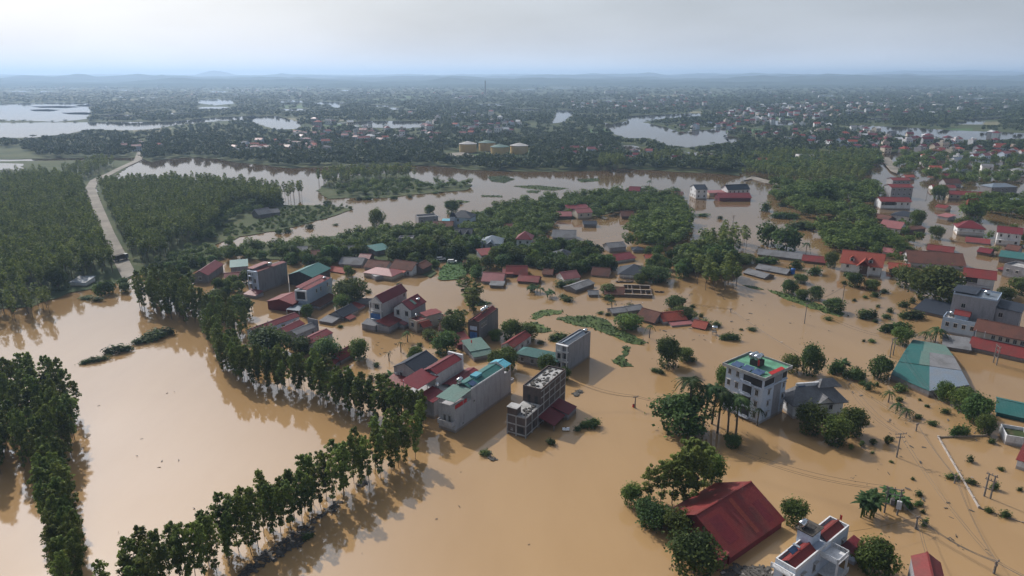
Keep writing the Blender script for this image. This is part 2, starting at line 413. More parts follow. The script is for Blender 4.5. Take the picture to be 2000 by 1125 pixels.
FAR_WATER = [
 [(-60,240),(120,239),(330,238),(420,229),(500,226),(500,232),(420,237),(345,244),(300,252),(240,255),(180,252),(130,262),(60,269),(-60,269)],
 [(-60,203),(60,201),(120,203),(172,201),(178,215),(172,232),(110,238),(60,236),(-60,236)],
 [(480,228),(540,226),(565,233),(592,240),(580,252),(540,253),(500,241)],
 [(543,196),(590,196),(592,200),(548,200)], [(612,198),(670,200),(661,211),(648,208),(640,203)],
 [(655,241),(720,236),(850,237),(842,247),(790,251),(720,249),(690,243)],
 [(1088,215),(1125,216),(1114,228),(1101,238),(1073,242),(1080,235)],
 [(1170,237),(1195,243),(1225,236),(1228,226),(1365,221),(1372,227),(1300,231),(1255,238),(1290,246),(1330,258),(1420,249),(1418,266),(1428,277),(1345,288),(1310,285),(1270,270),(1225,270),(1203,263)],
 [(1207,283),(1240,284),(1270,294),(1250,297),(1215,292)], [(1320,295),(1395,300),(1400,306),(1330,302)],
 [(1640,243),(1700,245),(1790,250),(1870,255),(2060,262),(2060,268),(1950,273),(1870,273),(1800,270),(1740,262),(1690,253)],
 [(1500,236),(1556,236),(1550,244),(1505,245)], [(1690,230),(1740,230),(1738,235),(1695,235)],
 [(390,194),(455,194),(458,202),(420,206),(385,201)], [(-40,318),(40,320),(44,335),(20,343),(-40,345)],
 [(1410,263),(1440,268),(1450,274),(1425,279)], [(780,160),(800,160),(801,163),(782,163)], [(620,166),(684,168),(680,170),(622,169)],
 [(1880,233),(1960,228),(1958,232),(1885,237)], [(1860,238),(1925,236),(1920,243),(1868,243)],
]
_r = random.Random(12)
for _ in range(34):                      # thin flooded strips far out on the plain
    x0_, y0_ = _r.uniform(0, 1950), _r.uniform(160, 226); w_, h_ = _r.uniform(20, 90) * (.5 + (y0_ - 155) / 80), 1.0 + (y0_ - 157) * .045
    FAR_WATER.append([(x0_, y0_), (x0_ + w_ * .6, y0_ - h_ * .3), (x0_ + w_, y0_ + h_ * .2), (x0_ + w_ * .7, y0_ + h_), (x0_ + w_ * .2, y0_ + h_ * .8)])
FAR_FIELDS = []
for _ in range(26):                      # bare fields between the woods
    x0_, y0_ = _r.uniform(0, 1950), _r.uniform(164, 262); w_, h_ = _r.uniform(40, 130), 1.5 + (y0_ - 157) * .05
    FAR_FIELDS.append([(x0_, y0_), (x0_ + w_, y0_ - h_ * .2), (x0_ + w_ * .95, y0_ + h_), (x0_ + w_ * .05, y0_ + h_)])
LAKE_TOP = [(-80,312),(200,308),(268,308),(292,316),(330,310),(370,307),(420,310),(450,316),(520,323),(570,328),(640,326),(690,327),(800,323),(860,325),(890,329),(940,333),(1000,335),(1100,335),(1160,333),(1220,329),(1300,334),(1380,338),(1440,343),(1452,333),(1500,312),(1560,300),(1640,300),(1720,300),(1800,292),(1880,300),(1990,300),(2300,290)]
FAR_LAND = LAKE_TOP + [(2300, 148.6), (-300, 148.6)]
mb = MB()
fl = [G(x, y, .25) for x, y in LAKE_TOP]
fl = ragged(LAKE_TOP, .25, 10, 2.5, 3, False)
fl = [p for p in fl if p.y < 3000]
fl += [Vector((24000, fl[-1].y + 200, .25)), Vector((22000, 24000, .25)), Vector((-22000, 24000, .25)), Vector((-22000, fl[0].y + 200, .25))]
mb.poly(fl); tag(mb.build('land', M['land']), kind='structure')
for i, px in enumerate(FAR_WATER):
    sheet_obj('river', px, .45, M['water'], 20 + i, 12, 3)

for i, px in enumerate(FAR_FIELDS):
    sheet_obj('field', px, .33, M['field' if i % 3 else 'grass'], 300 + i, 12, 2)
LAND = {
 'west_bank': [(-80,316),(200,312.5),(262,314),(225,345),(205,352),(188,360),(178,372),(186,410),(216,478),(245,530),(262,538),(240,548),(200,560),(140,572),(60,600),(-80,606)],
 'east_bank': [(186,352),(250,357),(330,350),(430,353),(545,376),(556,400),(640,402),(690,408),(640,424),(600,437),(540,450),(470,462),(420,478),(440,505),(400,522),(340,545),(268,536),(225,470),(198,410)],
 'islet': [(640,388),(620,372),(640,350),(720,340),(790,336),(812,350),(845,360),(900,354),(920,361),(912,371),(870,374),(800,381),(740,387),(690,386)],
 'village_bank': [(470,482),(560,473),(640,462),(740,447),(830,440),(900,425),(960,406),(1080,390),(1200,378),(1330,374),(1335,398),(1255,416),(1225,408),(1150,425),(1085,428),(1070,455),(1040,478),(1050,520),(985,515),(930,510),(860,512),(845,540),(800,532),(790,510),(720,507),(650,512),(560,508),(480,505)],
}
for i, (k, px) in enumerate(LAND.items()):
    sheet_obj(k, px, .27 + .02 * i, M['land'], 50 + i, 5, 1.5)
ROAD_A = [(240,546),(205,476),(178,412),(164,372),(176,352),(205,340),(225,330),(262,313),(268,296),(281,297),(277,312),(238,330),(212,344),(190,358),(186,368),(200,402),(224,456),(266,534)]
def road(name, px, z):
    pts = [G(x, y, z) for x, y in px]
    if poly_area(pts) < 0: pts = pts[::-1]
    return tag(MB().slab(pts, .6).build(name, M['road']), kind='structure')
road('road', ROAD_A, .55)
road('bridge_road', [(1717,307),(1736,307),(1757,329),(1752,338),(1740,333)], 1.6)
road('embankment_path', [(1452,352),(1470,343),(1500,352),(1560,362),(1558,366),(1495,357),(1468,349)], .8)

# hills: one rolling terrain sheet along the horizon
def hills():
    r = np.random.RandomState(4)
    xs = np.linspace(-15000, 15000, 301); ys = np.linspace(4800, 17500, 90)
    X, Y = np.meshgrid(xs, ys); Z = np.zeros_like(X)
    for wl_, am in ((5200, 10), (2300, 12), (1100, 13), (560, 12), (320, 8)):
        for _ in range(5):
            th = r.uniform(0, math.pi); ph = r.uniform(0, 6.28); w = wl_ * r.uniform(.75, 1.3)
            Z += am / 2.4 * np.sin((X * math.cos(th) + Y * math.sin(th) * 1.4) * 2 * math.pi / w + ph)
    Z = Z + 18 + (Y - 4800) / 12700 * 62
    Z += np.clip((X - 1500) / 9000, 0, 1) * 26 * (Y > 7000)
    def peak(px, d, h, s):
        x0 = (px - 1000) / FPX * d
        return h * np.exp(-(((X - x0) / s) ** 2 + ((Y - d) / (s * 1.2)) ** 2))
    for a in ((190, 8200, 42, 150), (225, 8300, 14, 200), (96, 8200, 34, 160), (345, 8400, 46, 150), (290, 8800, 40, 260), (385, 8800, 30, 200), (440, 14500, 95, 330), (872, 6600, 34, 120),
              (1180, 12500, 45, 500), (1250, 12500, 42, 300), (1350, 12500, 45, 400), (1440, 12000, 34, 300), (1560, 9000, 12, 220), (1610, 9000, 10, 190), (1700, 9400, 24, 300), (1990, 8200, 66, 300), (1880, 16000, 60, 900), (1740, 16500, 60, 800), (2080, 9000, 80, 600)):
        Z += peak(*a)
    for _ in range(90): Z += peak(r.uniform(-200, 2200), r.uniform(7600, 13000), r.uniform(10, 26), r.uniform(90, 190))
    edge = np.clip((Y - 4800) / 1800, 0, 1)
    Z = np.maximum(Z, 0) * edge - (1 - edge) * 4
    V = np.stack([X.ravel(), Y.ravel(), Z.ravel()], 1); nx, ny = len(xs), len(ys)
    I = np.arange(nx * ny).reshape(ny, nx)
    F = np.stack([I[:-1, :-1].ravel(), I[:-1, 1:].ravel(), I[1:, 1:].ravel(), I[1:, :-1].ravel()], 1)
    me = np_mesh('hills', V, F, [M['hill']])
    me.polygons.foreach_set('use_smooth', [True] * len(F))
    return tag(inst('hills', me, (0, 0, 0)), kind='structure')
hills()
# ------------------------------------------------------------------ buildings: kit
SHEETS = {M[k] for k in ('red','maroon','pink','orange','brown','slate','greyroof','bluegrey','teal','palegreen','aqua')}
def roof_uv(me):
    uv = me.uv_layers.new(name='UVMap')
    Z = Vector((0, 0, 1))
    for p in me.polygons:
        n = p.normal
        u = Z.cross(n)
        u = u.normalized() if u.length > 1e-3 else Vector((1, 0, 0))
        v = n.cross(u)
        for li in p.loop_indices:
            c = me.vertices[me.loops[li].vertex_index].co
            uv.data[li].uv = (c.dot(u), c.dot(v))
def sheetpart(mb, name, mt, parent):
    o = mb.build(name, mt, parent); roof_uv(o.data); return o
HOUSES = []          # (root, short name, x, y, radius) for placing and naming the trees beside them
WIN_CACHE = {}
def window(parent, face, L, Wd, u, z, w=1.1, h=1.4, hood=True, kind='window'):
    """window on face S (y=0), W (x=0), E (x=L); u metres along the face; frame mesh > pane"""
    key = (round(w, 2), round(h, 2), hood, kind)
    if key not in WIN_CACHE:
        f = MB(); t = .09
        f.box(-w/2, -.07, 0, -w/2 + t, .02, h).box(w/2 - t, -.07, 0, w/2, .02, h).box(-w/2 + t, -.07, h - t, w/2 - t, .02, h).box(-w/2 + t, -.07, 0, w/2 - t, .02, t)
        f.box(-.03, -.06, t, .03, .02, h - t)
        if hood: f.box(-w/2 - .2, -.5, h + .12, w/2 + .2, .02, h + .22)
        if kind == 'window': f.box(-w/2 - .1, -.18, -.1, w/2 + .1, .02, 0)
        pn = MB().box(-w/2 + t, -.02, t, -.03, .01, h - t).box(.03, -.02, t, w/2 - t, .01, h - t)
        WIN_CACHE[key] = (f.mesh(kind, M['frame']), pn.mesh('pane', M['glass']))
    fm, pm = WIN_CACHE[key]
    loc, yaw = {'S': ((u, 0, z), 0), 'W': ((0, u, z), -math.pi / 2), 'E': ((L, u, z), math.pi / 2), 'N': ((u, Wd, z), math.pi)}[face]
    o = inst(kind, fm, loc, yaw, parent=parent)
    inst('pane', pm, (0, 0, 0), parent=o)
    return o
def gable_roof(L, Wd, h, rise, ov, axis, t=.14, x0=0, y0=0, cover=None):
    """two-slope sheet as one mesh, standing on a block of size L x Wd with eaves at h"""
    mb = MB()
    if axis == 'x':
        k = rise / (Wd / 2); dz = k * ov
        a0, a1 = x0 - ov, x0 + L + ov; m = y0 + Wd / 2
        mb.slab([(a0, y0 - ov, h - dz + t), (a1, y0 - ov, h - dz + t), (a1, m, h + rise + t), (a0, m, h + rise + t)], t)
        mb.slab([(a1, y0 + Wd + ov, h - dz + t), (a0, y0 + Wd + ov, h - dz + t), (a0, m, h + rise + t), (a1, m, h + rise + t)], t)
        mb.box(a0 - .02, m - .16, h + rise + t - .06, a1 + .02, m + .16, h + rise + t + .06)
    else:
        k = rise / (L / 2); dz = k * ov
        a0, a1 = y0 - ov, y0 + Wd + ov; m = x0 + L / 2
        mb.slab([(x0 - ov, a1, h - dz + t), (x0 - ov, a0, h - dz + t), (m, a0, h + rise + t), (m, a1, h + rise + t)], t)
        mb.slab([(x0 + L + ov, a0, h - dz + t), (x0 + L + ov, a1, h - dz + t), (m, a1, h + rise + t), (m, a0, h + rise + t)], t)
        mb.box(m - .16, a0 - .02, h + rise + t - .06, m + .16, a1 + .02, h + rise + t + .06)
    return mb
def hip_roof(L, Wd, h, rise, ov, t=.1, x0=0, y0=0):
    mb = MB(); a0, a1, b0, b1 = x0 - ov, x0 + L + ov, y0 - ov, y0 + Wd + ov
    z = h + t * .5
    if L >= Wd:
        r = (b1 - b0) / 2; p = (a0 + r, (b0 + b1) / 2, h + rise); q = (max(a1 - r, a0 + r + .01), (b0 + b1) / 2, h + rise)
        c = [(a0, b0, z), (a1, b0, z), (a1, b1, z), (a0, b1, z)]
        mb.poly([c[0], c[1], q, p]); mb.poly([c[1], c[2], q]); mb.poly([c[2], c[3], p, q]); mb.poly([c[3], c[0], p])
    else:
        r = (a1 - a0) / 2; p = ((a0 + a1) / 2, b0 + r, h + rise); q = ((a0 + a1) / 2, max(b1 - r, b0 + r + .01), h + rise)
        c = [(a0, b0, z), (a1, b0, z), (a1, b1, z), (a0, b1, z)]
        mb.poly([c[0], c[1], p]); mb.poly([c[1], c[2], q, p]); mb.poly([c[2], c[3], q]); mb.poly([c[3], c[0], p, q])
    mb.box(a0, b0, h - .12, a1, b1, z - .004)
    return mb
def shed_roof(L, Wd, h, rise, ov, low='S', t=.12, x0=0, y0=0):
    a0, a1, b0, b1 = x0 - ov, x0 + L + ov, y0 - ov, y0 + Wd + ov
    z = {(0, 0): h, (1, 0): h, (1, 1): h, (0, 1): h}
    hi = {'S': ((0, 1), (1, 1)), 'N': ((0, 0), (1, 0)), 'W': ((1, 0), (1, 1)), 'E': ((0, 0), (0, 1))}[low]
    for k in hi: z[k] = h + rise
    return MB().slab([(a0, b0, z[0, 0] + t), (a1, b0, z[1, 0] + t), (a1, b1, z[1, 1] + t), (a0, b1, z[0, 1] + t)], t)
def wall_mb(L, Wd, h, gable=None, rise=0, x0=0, y0=0, base=-1.5):
    mb = MB().box(x0, y0, base, x0 + L, y0 + Wd, h)
    if gable == 'x':
        for x, s in ((x0, 1), (x0 + L, -1)):
            tri = [(x, y0 + .01, h), (x, y0 + Wd - .01, h), (x, y0 + Wd / 2, h + rise)]
            b = [(p[0] + .2 * s, p[1], p[2]) for p in tri]
            mb.poly(tri if s < 0 else tri[::-1]); mb.poly(b[::-1] if s < 0 else b)
    elif gable == 'y':
        for y, s in ((y0, 1), (y0 + Wd, -1)):
            tri = [(x0 + .01, y, h), (x0 + L - .01, y, h), (x0 + L / 2, y, h + rise)]
            b = [(p[0], p[1] + .2 * s, p[2]) for p in tri]
            mb.poly(tri if s > 0 else tri[::-1]); mb.poly(b[::-1] if s > 0 else b)
    return mb
def parapet(L, Wd, h, ph=.9, t=.18, x0=0, y0=0):
    mb = MB(); x1, y1 = x0 + L, y0 + Wd
    return mb.box(x0, y0, h, x1, y0 + t, h + ph).box(x0, y1 - t, h, x1, y1, h + ph).box(x0, y0 + t, h, x0 + t, y1 - t, h + ph).box(x1 - t, y0 + t, h, x1, y1 - t, h + ph)
def auto_windows(root, L, Wd, h, faces='SW', step=3.2, floor=3.3, first=None, w=1.1, wh=1.35, seed=1, skip=.12):
    r = random.Random(seed); z0 = h - 2.3 if first is None else first
    zs = []
    z = z0
    while z > .4 and len(zs) < 5: zs.append(z); z -= floor
    for fc in faces:
        run = L if fc in 'SN' else Wd
        n = max(1, int(run / step))
        for k in range(n):
            for z in zs:
                if r.random() < skip: continue
                window(root, fc, L, Wd, (k + .5) * run / n, z, w, wh, True)
def house(spec, label, short, wall='grey', roof='gable_x', rm='red', rise=1.8, ov=.4, cat='house', name='house', group=None, win='SW', wstep=3.4, rim=None, seed=None, phx=.9):
    x, y, yaw, L, Wd, h = spec
    root = empty(name, (x, y, 0), yaw)
    tag(root, label, cat, group)
    g = roof[-1] if roof.startswith('gable') else None
    wall_mb(L, Wd, h, g, rise).build('wall', M[wall], root)
    if g: sheetpart(gable_roof(L, Wd, h, rise, ov, g), 'roof', M[rm], root)
    elif roof == 'hip': sheetpart(hip_roof(L, Wd, h, rise, ov), 'roof', M[rm], root)
    elif roof.startswith('shed'): sheetpart(shed_roof(L, Wd, h, rise, ov, roof[-1]), 'roof', M[rm], root)
    elif roof == 'flat':
        MB().box(.18, .18, h, L - .18, Wd - .18, h + .06).build('roof', M[rm], root)
        parapet(L, Wd, h, phx).build('parapet', M[wall], root)
    if win: auto_windows(root, L, Wd, h, win, wstep, seed=seed or int(abs(x * 7 + y * 3)))
    root['dims'] = 0
    del root['dims']
    c = Vector((math.cos(yaw) * L / 2 - math.sin(yaw) * Wd / 2 + x, math.sin(yaw) * L / 2 + math.cos(yaw) * Wd / 2 + y))
    HOUSES.append((root, short, c.x, c.y, max(L, Wd) / 2, (x, y, yaw, L, Wd)))
    return root, L, Wd, h
def block(root, name, x0, y0, x1, y1, z, mt, z0=-1.5): return MB().box(x0, y0, z0, x1, y1, z).build(name, M[mt], root)
def water_tank(root, x, y, z, ln=1.6, r=.55, upright=False, stand=.5, mt='steel'):
    if upright:
        t = MB().tube([(x, y, z + stand), (x, y, z + stand + .08), (x, y, z + stand + ln), (x, y, z + stand + ln + .2)], [r * .8, r, r, r * .3], 14)
    else:
        t = MB().tube([(x - ln/2 - .12, y, z + stand + r), (x - ln/2, y, z + stand + r), (x + ln/2, y, z + stand + r), (x + ln/2 + .12, y, z + stand + r)], [r * .6, r, r, r * .6], 14)
    o = t.build('water_tank', M[mt], root)
    for p in o.data.polygons: p.use_smooth = len(p.vertices) == 4
    s = MB()
    for dx in (-.45, .45):
        for dy in (-.35, .35): s.box(x + dx - .04, y + dy - .04, z, x + dx + .04, y + dy + .04, z + stand + (.12 if not upright else 0))
    s.box(x - .5, y - .4, z + stand * .6, x + .5, y + .4, z + stand * .6 + .05)
    s.build('tank_stand', M['iron'], o)
    return o
def railing(root, name, x0, y0, x1, y1, z, h=.95, mt='white', gap=.22, solid=False):
    mb = MB(); d = Vector((x1 - x0, y1 - y0, 0)); n = max(1, int(d.length / gap)); hor = abs(d.x) > abs(d.y); e = .05
    if solid:
        mb.box(min(x0, x1) - (0 if hor else e), min(y0, y1) - (e if hor else 0), z, max(x0, x1) + (0 if hor else e), max(y0, y1) + (e if hor else 0), z + h)
    else:
        mb.box(min(x0, x1) - e, min(y0, y1) - e, z + h - .1, max(x0, x1) + e, max(y0, y1) + e, z + h)
        for k in range(n + 1):
            q = (x0 + d.x * k / n, y0 + d.y * k / n); w = .1 if k in (0, n) else .035
            mb.box(q[0] - w, q[1] - w, z, q[0] + w, q[1] + w, z + h - .1)
    return mb.build(name, M[mt], root)
def lean_to(root, name, x0, y0, x1, y1, z, rise, low, rm, wm='midgrey', walls=True, posts=True):
    """low annex under a single-slope sheet"""
    o = None
    if walls:
        mb = MB().box(x0 + .15, y0 + .15, -1.5, x1 - .15, y1 - .15, z - .05)
        o = mb.build(name, M[wm], root)
    elif posts:
        mb = MB()
        for px in (x0 + .2, x1 - .2):
            for py in (y0 + .2, y1 - .2): mb.box(px - .09, py - .09, -1.5, px + .09, py + .09, z)
        mb.build(name + '_post', M[wm], root)
    sheetpart(shed_roof(x1 - x0, y1 - y0, z, rise, 0, low, .1, x0, y0), 'annex_roof', M[rm], o or root)
    return o
def aircon(root, face, L, u, z):
    mb = MB()
    if face == 'W': mb.box(-.42, u - .42, z, -.03, u + .42, z + .6)
    else: mb.box(u - .42, -.42, z, u + .42, -.03, z + .6)
    return mb.build('air_conditioner', M['white'], root)
# ------------------------------------------------------------------ buildings seen close
# --- grey gable house with the dark slate roof
r, L, D, h = house(fit((813.3,727.2), 762.8, (769.4,716), (854,702.7)), 'grey rendered house with a dark slate gable roof and a red lean-to', 'the grey slate-roofed house', 'grey', 'gable_x', 'slate', 2.0, .25, win='')
window(r, 'W', L, D, D*.28, h-2.5, .9, 1.2); window(r, 'W', L, D, D*.68, h-2.3, .9, 1.2)
aircon(r, 'W', L, D*.16, h-2.6); aircon(r, 'W', L, D*.88, h-2.2)
lean_to(r, 'annex', -6.2, -1.2, -.05, D+.3, 1.9, 1.5, 'W', 'red', 'maroon')
# --- two-part house under maroon sheets
s = fit((847,787), 818.5, (822,778), (938,727))
r, L, D, h = house(s, 'tube house with stacked maroon sheet roofs and a front terrace', 'the maroon-roofed tube house', 'midgrey', 'none', 'maroon', win='', wstep=4)
sheetpart(shed_roof(6.0, D, h+.3, .9, .25, 'S', .1, -.4, 0), 'porch_roof', M['maroon'], r)
MB().box(5.9, .12, h, 9.5, D-.12, h+.08).build('terrace', M['concrete'], r)
sheetpart(gable_roof(L-9.5, D-.6, h+.35, .5, .1, 'x', .1, 9.5, .3), 'roof', M['maroon'], r)
parapet(L, D, h, .45, .16).build('parapet', M['midgrey'], r)
tw = min(6.0, D*1.15); hz = h + 3.4
MB().box(-.6, D+.05, -1.5, L*.93, D+tw, h+.6).box(7.5, D+.3, h+.6, L*.9, D+tw, hz+.4).build('tall_wing', M['grey'], r)
sheetpart(shed_roof(8.6, tw, hz-.2, 1.1, .3, 'S', .1, -.8, D), 'terrace_roof', M['maroon'], r)
MB().box(-.5, D+.2, h+.6, -.36, D+.34, hz).box(-.5, D+tw-.3, h+.6, -.36, D+tw-.16, hz+1).box(3.6, D+.2, h+.6, 3.74, D+.34, hz).build('terrace_post', M['white'], r)
railing(r, 'terrace_rail', -.5, D+.15, -.5, D+tw-.1, h+.6, .8, 'white', solid=True)
sheetpart(gable_roof(L*.9-8, tw-.5, hz+.45, 1.0, .2, 'x', .1, 8, D+.4), 'wing_roof', M['maroon'], r)
MB().box(L*.9, D+.2, h+.6, L*.93, D+tw, hz+1.7).build('gable_crest', M['white'], r)
water_tank(r, 6.8, D-.5, h, 1.5, .5, True, .5); window(r, 'W', L, D, D+1.2, h-1.6, .9, 1.2)
window(r, 'W', L, D, D+tw-1.3, h-1.6, .9, 1.2)
# --- long grey tube house with the teal roof
s = fit((888.5,801), 846, (863,799.0), (998,728)); x, y, yaw, L, D, h = s
D = 5.2; fl = h; top = h + 2.6
r, L, D, h = house((x, y, yaw, L, D, h), 'long narrow grey house with teal roof, blue roof hatch and green front canopy', 'the long grey house', 'grey', 'none', 'teal', win='')
MB().box(7.0, 0, h+.003, L-3.4, D, top).build('upper_wall', M['grey'], r)
sheetpart(gable_roof(L-10.4-.3, D-.4, top+.05, .75, .02, 'x', .08, 7.3, .2), 'roof', M['teal'], r)
MB().box(7.0, 0, top, L-3.4, .14, top+.35).build('roof_coping', M['white'], r)
MB().box(L-3.6, .0, top+.1, L-3.4, D, top+.35).poly([(L-3.62, 0, top+.35), (L-3.62, D, top+.35), (L-3.62, D/2, top+1.5)][::-1]).poly([(L-3.42, 0, top+.35), (L-3.42, D, top+.35), (L-3.42, D/2, top+1.5)]).build('gable_crest', M['white'], r)
MB().box(L-.4, 0, h, L-.1, .3, top+.1).box(L-.4, D-.3, h, L-.1, D, top+.1).build('porch_post', M['grey'], r)
sheetpart(gable_roof(3.3, D, top+.1, .8, .12, 'x', .1, L-3.4, 0), 'porch_roof', M['aqua'], r)
railing(r, 'porch_rail', L-3.3, .1, L-.5, .1, h, .9, 'grey', solid=True)
MB().box(L, -.1, 3.0, L+1.5, D, 3.2).box(L, -.1, 3.2, L+1.5, .05, 4.1).box(L+1.4, -.1, 3.2, L+1.5, D, 4.1).build('balcony', M['grey'], r)
sheetpart(shed_roof(7.0, D+.3, top-.3, .5, .15, 'W', .1, -.3, -.15), 'canopy', M['palegreen'], r)
MB().box(0, .05, h, .12, .17, top-.3).box(0, D-.2, h, .12, D-.08, top-.3).box(3.6, .05, h, 3.72, .17, top).build('canopy_post', M['grey'], r)
railing(r, 'terrace_rail', .08, .1, .08, D-.1, h, .8, 'grey', solid=True)
MB().box(.3, .12, h, 5.2, .22, h+1.0).build('red_shelf', M['red_paint'], r)
MB().box(-1.25, .1, 2.2, .0, D-.6, 2.4).box(-1.25, .1, 2.4, -1.13, D-.6, 3.3).box(-1.13, .1, 2.4, 0, .22, 3.3).box(-1.13, D-.72, 2.4, 0, D-.6, 3.3).build('balcony', M['grey'], r)
window(r, 'W', L, D, D*.33, 2.6, .8, 1.9, kind='door'); window(r, 'W', L, D, D*.62, 2.6, .8, 1.9, kind='door')
window(r, 'S', L, D, 8.2, h-1.3, .6, .7, False); window(r, 'S', L, D, 3.2, 1.0, .6, .7, False)
MB().box(11.8, 1.8, top+.75, 14.6, 3.8, top+1.35).build('roof_hatch', M['aqua'], r)
water_tank(r, 7.7, 4.1, top, 1.5, .6, False, .9)
MB().slab([(8.0, .3, top+.55), (10.2, .3, top+.55), (10.2, 1.8, top+1.1), (8.0, 1.8, top+1.1)], .08).build('solar_panel', M['solar'], r)
# --- unfinished brick building
s = fit((1027,817.8), 856.4, (993.5,806), (1103.5,750)); x, y, yaw, L, D, h = s
r = empty('unfinished_building', (x, y, 0), yaw)
tag(r, 'unfinished brick building with bare concrete frame and rubble on its roof', 'building')
hi = h + 3.9; xs = L * .36
MB().box(0, 0, -1.5, L, D, h).box(xs, 0, h+.003, L, D, hi).build('brick_wall', M['brick'], r)
fr = MB()
n = 7
for k in range(n + 1):
    xx = k * L / n
    fr.box(xx - .14, -.1, -1.5, xx + .14, .05, hi if xx > xs - .3 else h)
for z in (.5, h*.55, h - .15): fr.box(0, -.07, z, L, .04, z + .28)
for z in (h + 1.9, hi - .2): fr.box(xs, -.07, z, L, .04, z + .25)
for yy in (0, D * .52, D): fr.box(-.1, yy - .14, -1.5, .04, yy + .14, h)
for z in (.5, h*.55, h - .15): fr.box(-.07, 0, z, .04, D, z + .3)
fr.build('concrete_frame', M['concrete'], r)
MB().box(xs+.2, .2, hi, L-.2, D-.2, hi+.12).build('roof', M['concrete'], r)
parapet(L - xs, D, hi, .55, .2, xs, 0).build('parapet', M['brick'], r)
MB().box(.2, .2, h, xs-.02, D-.2, h+.1).build('terrace', M['concrete'], r)
MB().box(0, D*.5, h, 2.3, D, h+1.9).build('stair_box', M['brick'], r); MB().box(-.2, D*.5-.2, h+1.9, 2.5, D+.2, h+2.05).build('stair_box_roof', M['concrete'], r)
for xx, yy in ((3.2, .1), (0.05, .1)): MB().box(xx-.09, yy-.09, h, xx+.09, yy+.09, h+2.6).build('bare_column', M['concrete'], r)
rb = random.Random(5); mbr = MB()
for _ in range(60):
    q = (rb.uniform(xs+.6, L-.6), rb.uniform(.6, D-.6)); w = rb.uniform(.1, .55)
    mbr.box(q[0]-w, q[1]-w*rb.uniform(.3, 1), hi+.1, q[0]+w, q[1]+w*rb.uniform(.3, 1), hi+.12+rb.uniform(.05, .3))
for _ in range(30):
    q = (rb.uniform(1, xs-.5), rb.uniform(.6, D*.48)); w = rb.uniform(.08, .35)
    mbr.box(q[0]-w, q[1]-w, h+.1, q[0]+w, q[1]+w, h+.12+rb.uniform(.05, .35))
mbr.build('rubble', M['rubble'], r)
MB().box(xs-.06, .9, h+.1, xs-.01, 1.8, h+2.2).box(xs-.06, 3.0, h+.1, xs-.01, 3.8, h+2.2).build('door', M['dark_shade'], r)  # doorways are dark panels on the brick, their shade painted
MB().box(-.05, .6, 1.0, -.01, D*.45, h*.5).box(3.4, -.05, 1.2, 4.6, -.01, h*.5).build('opening', M['dark_shade'], r)  # nothing is cut out; dark panels carry the openings' shade as colour
window(r, 'W', L, D, D*.75, 1.4, .5, .5, False)
lean_to(r, 'shed', 6.5, -4.6, 13.0, -.05, 1.5, 1.3, 'S', 'maroon', 'midgrey', False); lean_to(r, 'shed', 13.2, -5.4, 18.5, -.05, 1.7, 1.2, 'S', 'maroon', 'midgrey')
HOUSES.append((r, 'the unfinished brick building', x + 4, y + 8, 11, s[:5]))
# --- white fronted tall house by the water
r, L, D, h = house(fit((1110.6,677.2), 727, (1087.7,672.2), (1153.6,650)), 'tall grey sided house with ornate white front and blue-grey roof sheet', 'the white-fronted tall house', 'midgrey', 'none', 'bluegrey', win='')
sheetpart(gable_roof(L-2.2, D-.3, h-.1, .9, 0, 'x', .1, .4, .15), 'roof', M['bluegrey'], r)
parapet(L, D, h, .5, .14).build('parapet', M['midgrey'], r)
fr = MB()
for z in (.2, 3.2, 6.3, h+.1): fr.box(-.9, -.05, z, -.02, D+.05, z + .25)
for yy in (0, D*.48, D-.25): fr.box(-.9, yy, .4, -.65, yy + .25, h + .1)
fr.box(-.5, D*.5, .4, -.02, D, h+.1)
fr.build('front_loggia', M['white'], r)
for z in (.45, 3.45): railing(r, 'balcony_rail', -.85, .1, -.85, D*.5, z, .9, 'white')
for z in (.9, 3.9): window(r, 'W', L, D, D*.24, z, 1.1, 1.9, False, 'door')
for z in (1.0, 4.0):
    w_ = window(r, 'W', L, D, D*.74, z, 1.2, 1.7, False); w_.location.x = -.5
water_tank(r, L-1.0, D*.35, h, 1.3, .5, False, .4); MB().box(L-2.0, .2, h, L-.1, D-.2, h+.1).build('roof_deck', M['concrete'], r)
# --- teal hall
r, L, D, h = house(fit((1010,690), 708, (1007,676), (1090,706)), 'low teal hip-roofed hall beside the white-fronted tall house', 'the teal hall', 'midgrey', 'hip', 'teal', 1.7, .5, win='S', name='hall', cat='hall')
# --- narrow red-roofed house behind the hall
house(fit((1002,679), 697, (986,669.5), (1037,655)), 'narrow house with a long red sheet roof behind the teal hall', 'the narrow red-roofed house', 'grey', 'gable_x', 'red', 1.2, .2, win='S')
# --- tall dark house with three tanks
r, L, D, h = house(fit((935.4,631), 670, (914.9,627.5), (972.8,604)), 'tall dark brick house with red roof, three steel tanks and blue glass front', 'the tall dark brick house', 'darkgrey', 'none', 'red', win='')
sheetpart(gable_roof(L-.4, D-.5, h-.1, 1.2, .0, 'x', .1, .2, .25), 'roof', M['red'], r)
parapet(L, D, h, .45, .16).build('parapet', M['brick'], r)
MB().box(-.25, 0, -1.5, -.02, D*.16, h).box(-.25, D*.84, -1.5, -.02, D, h).box(-.25, D*.16, h-1.3, -.02, D*.84, h).box(-.25, D*.16, 3.7, -.02, D*.84, 4.3).build('brick_front', M['brick'], r)
MB().box(-.12, D*.16, 4.3, -.03, D*.84, h-1.3).build('curtain_glass', M['bluewhite'], r)
MB().box(-.12, D*.16, 1.1, -.03, D*.84, 3.7).build('blue_banner', M['tarp'], r)
for k in range(3): water_tank(r, L*.42 + k*1.7, D*.5, h+.7, 1.3, .5, True, .6)
for k in range(3): window(r, 'S', L, D, 2.2 + k*1.5, h-2.2, 1.0, 1.3, False)
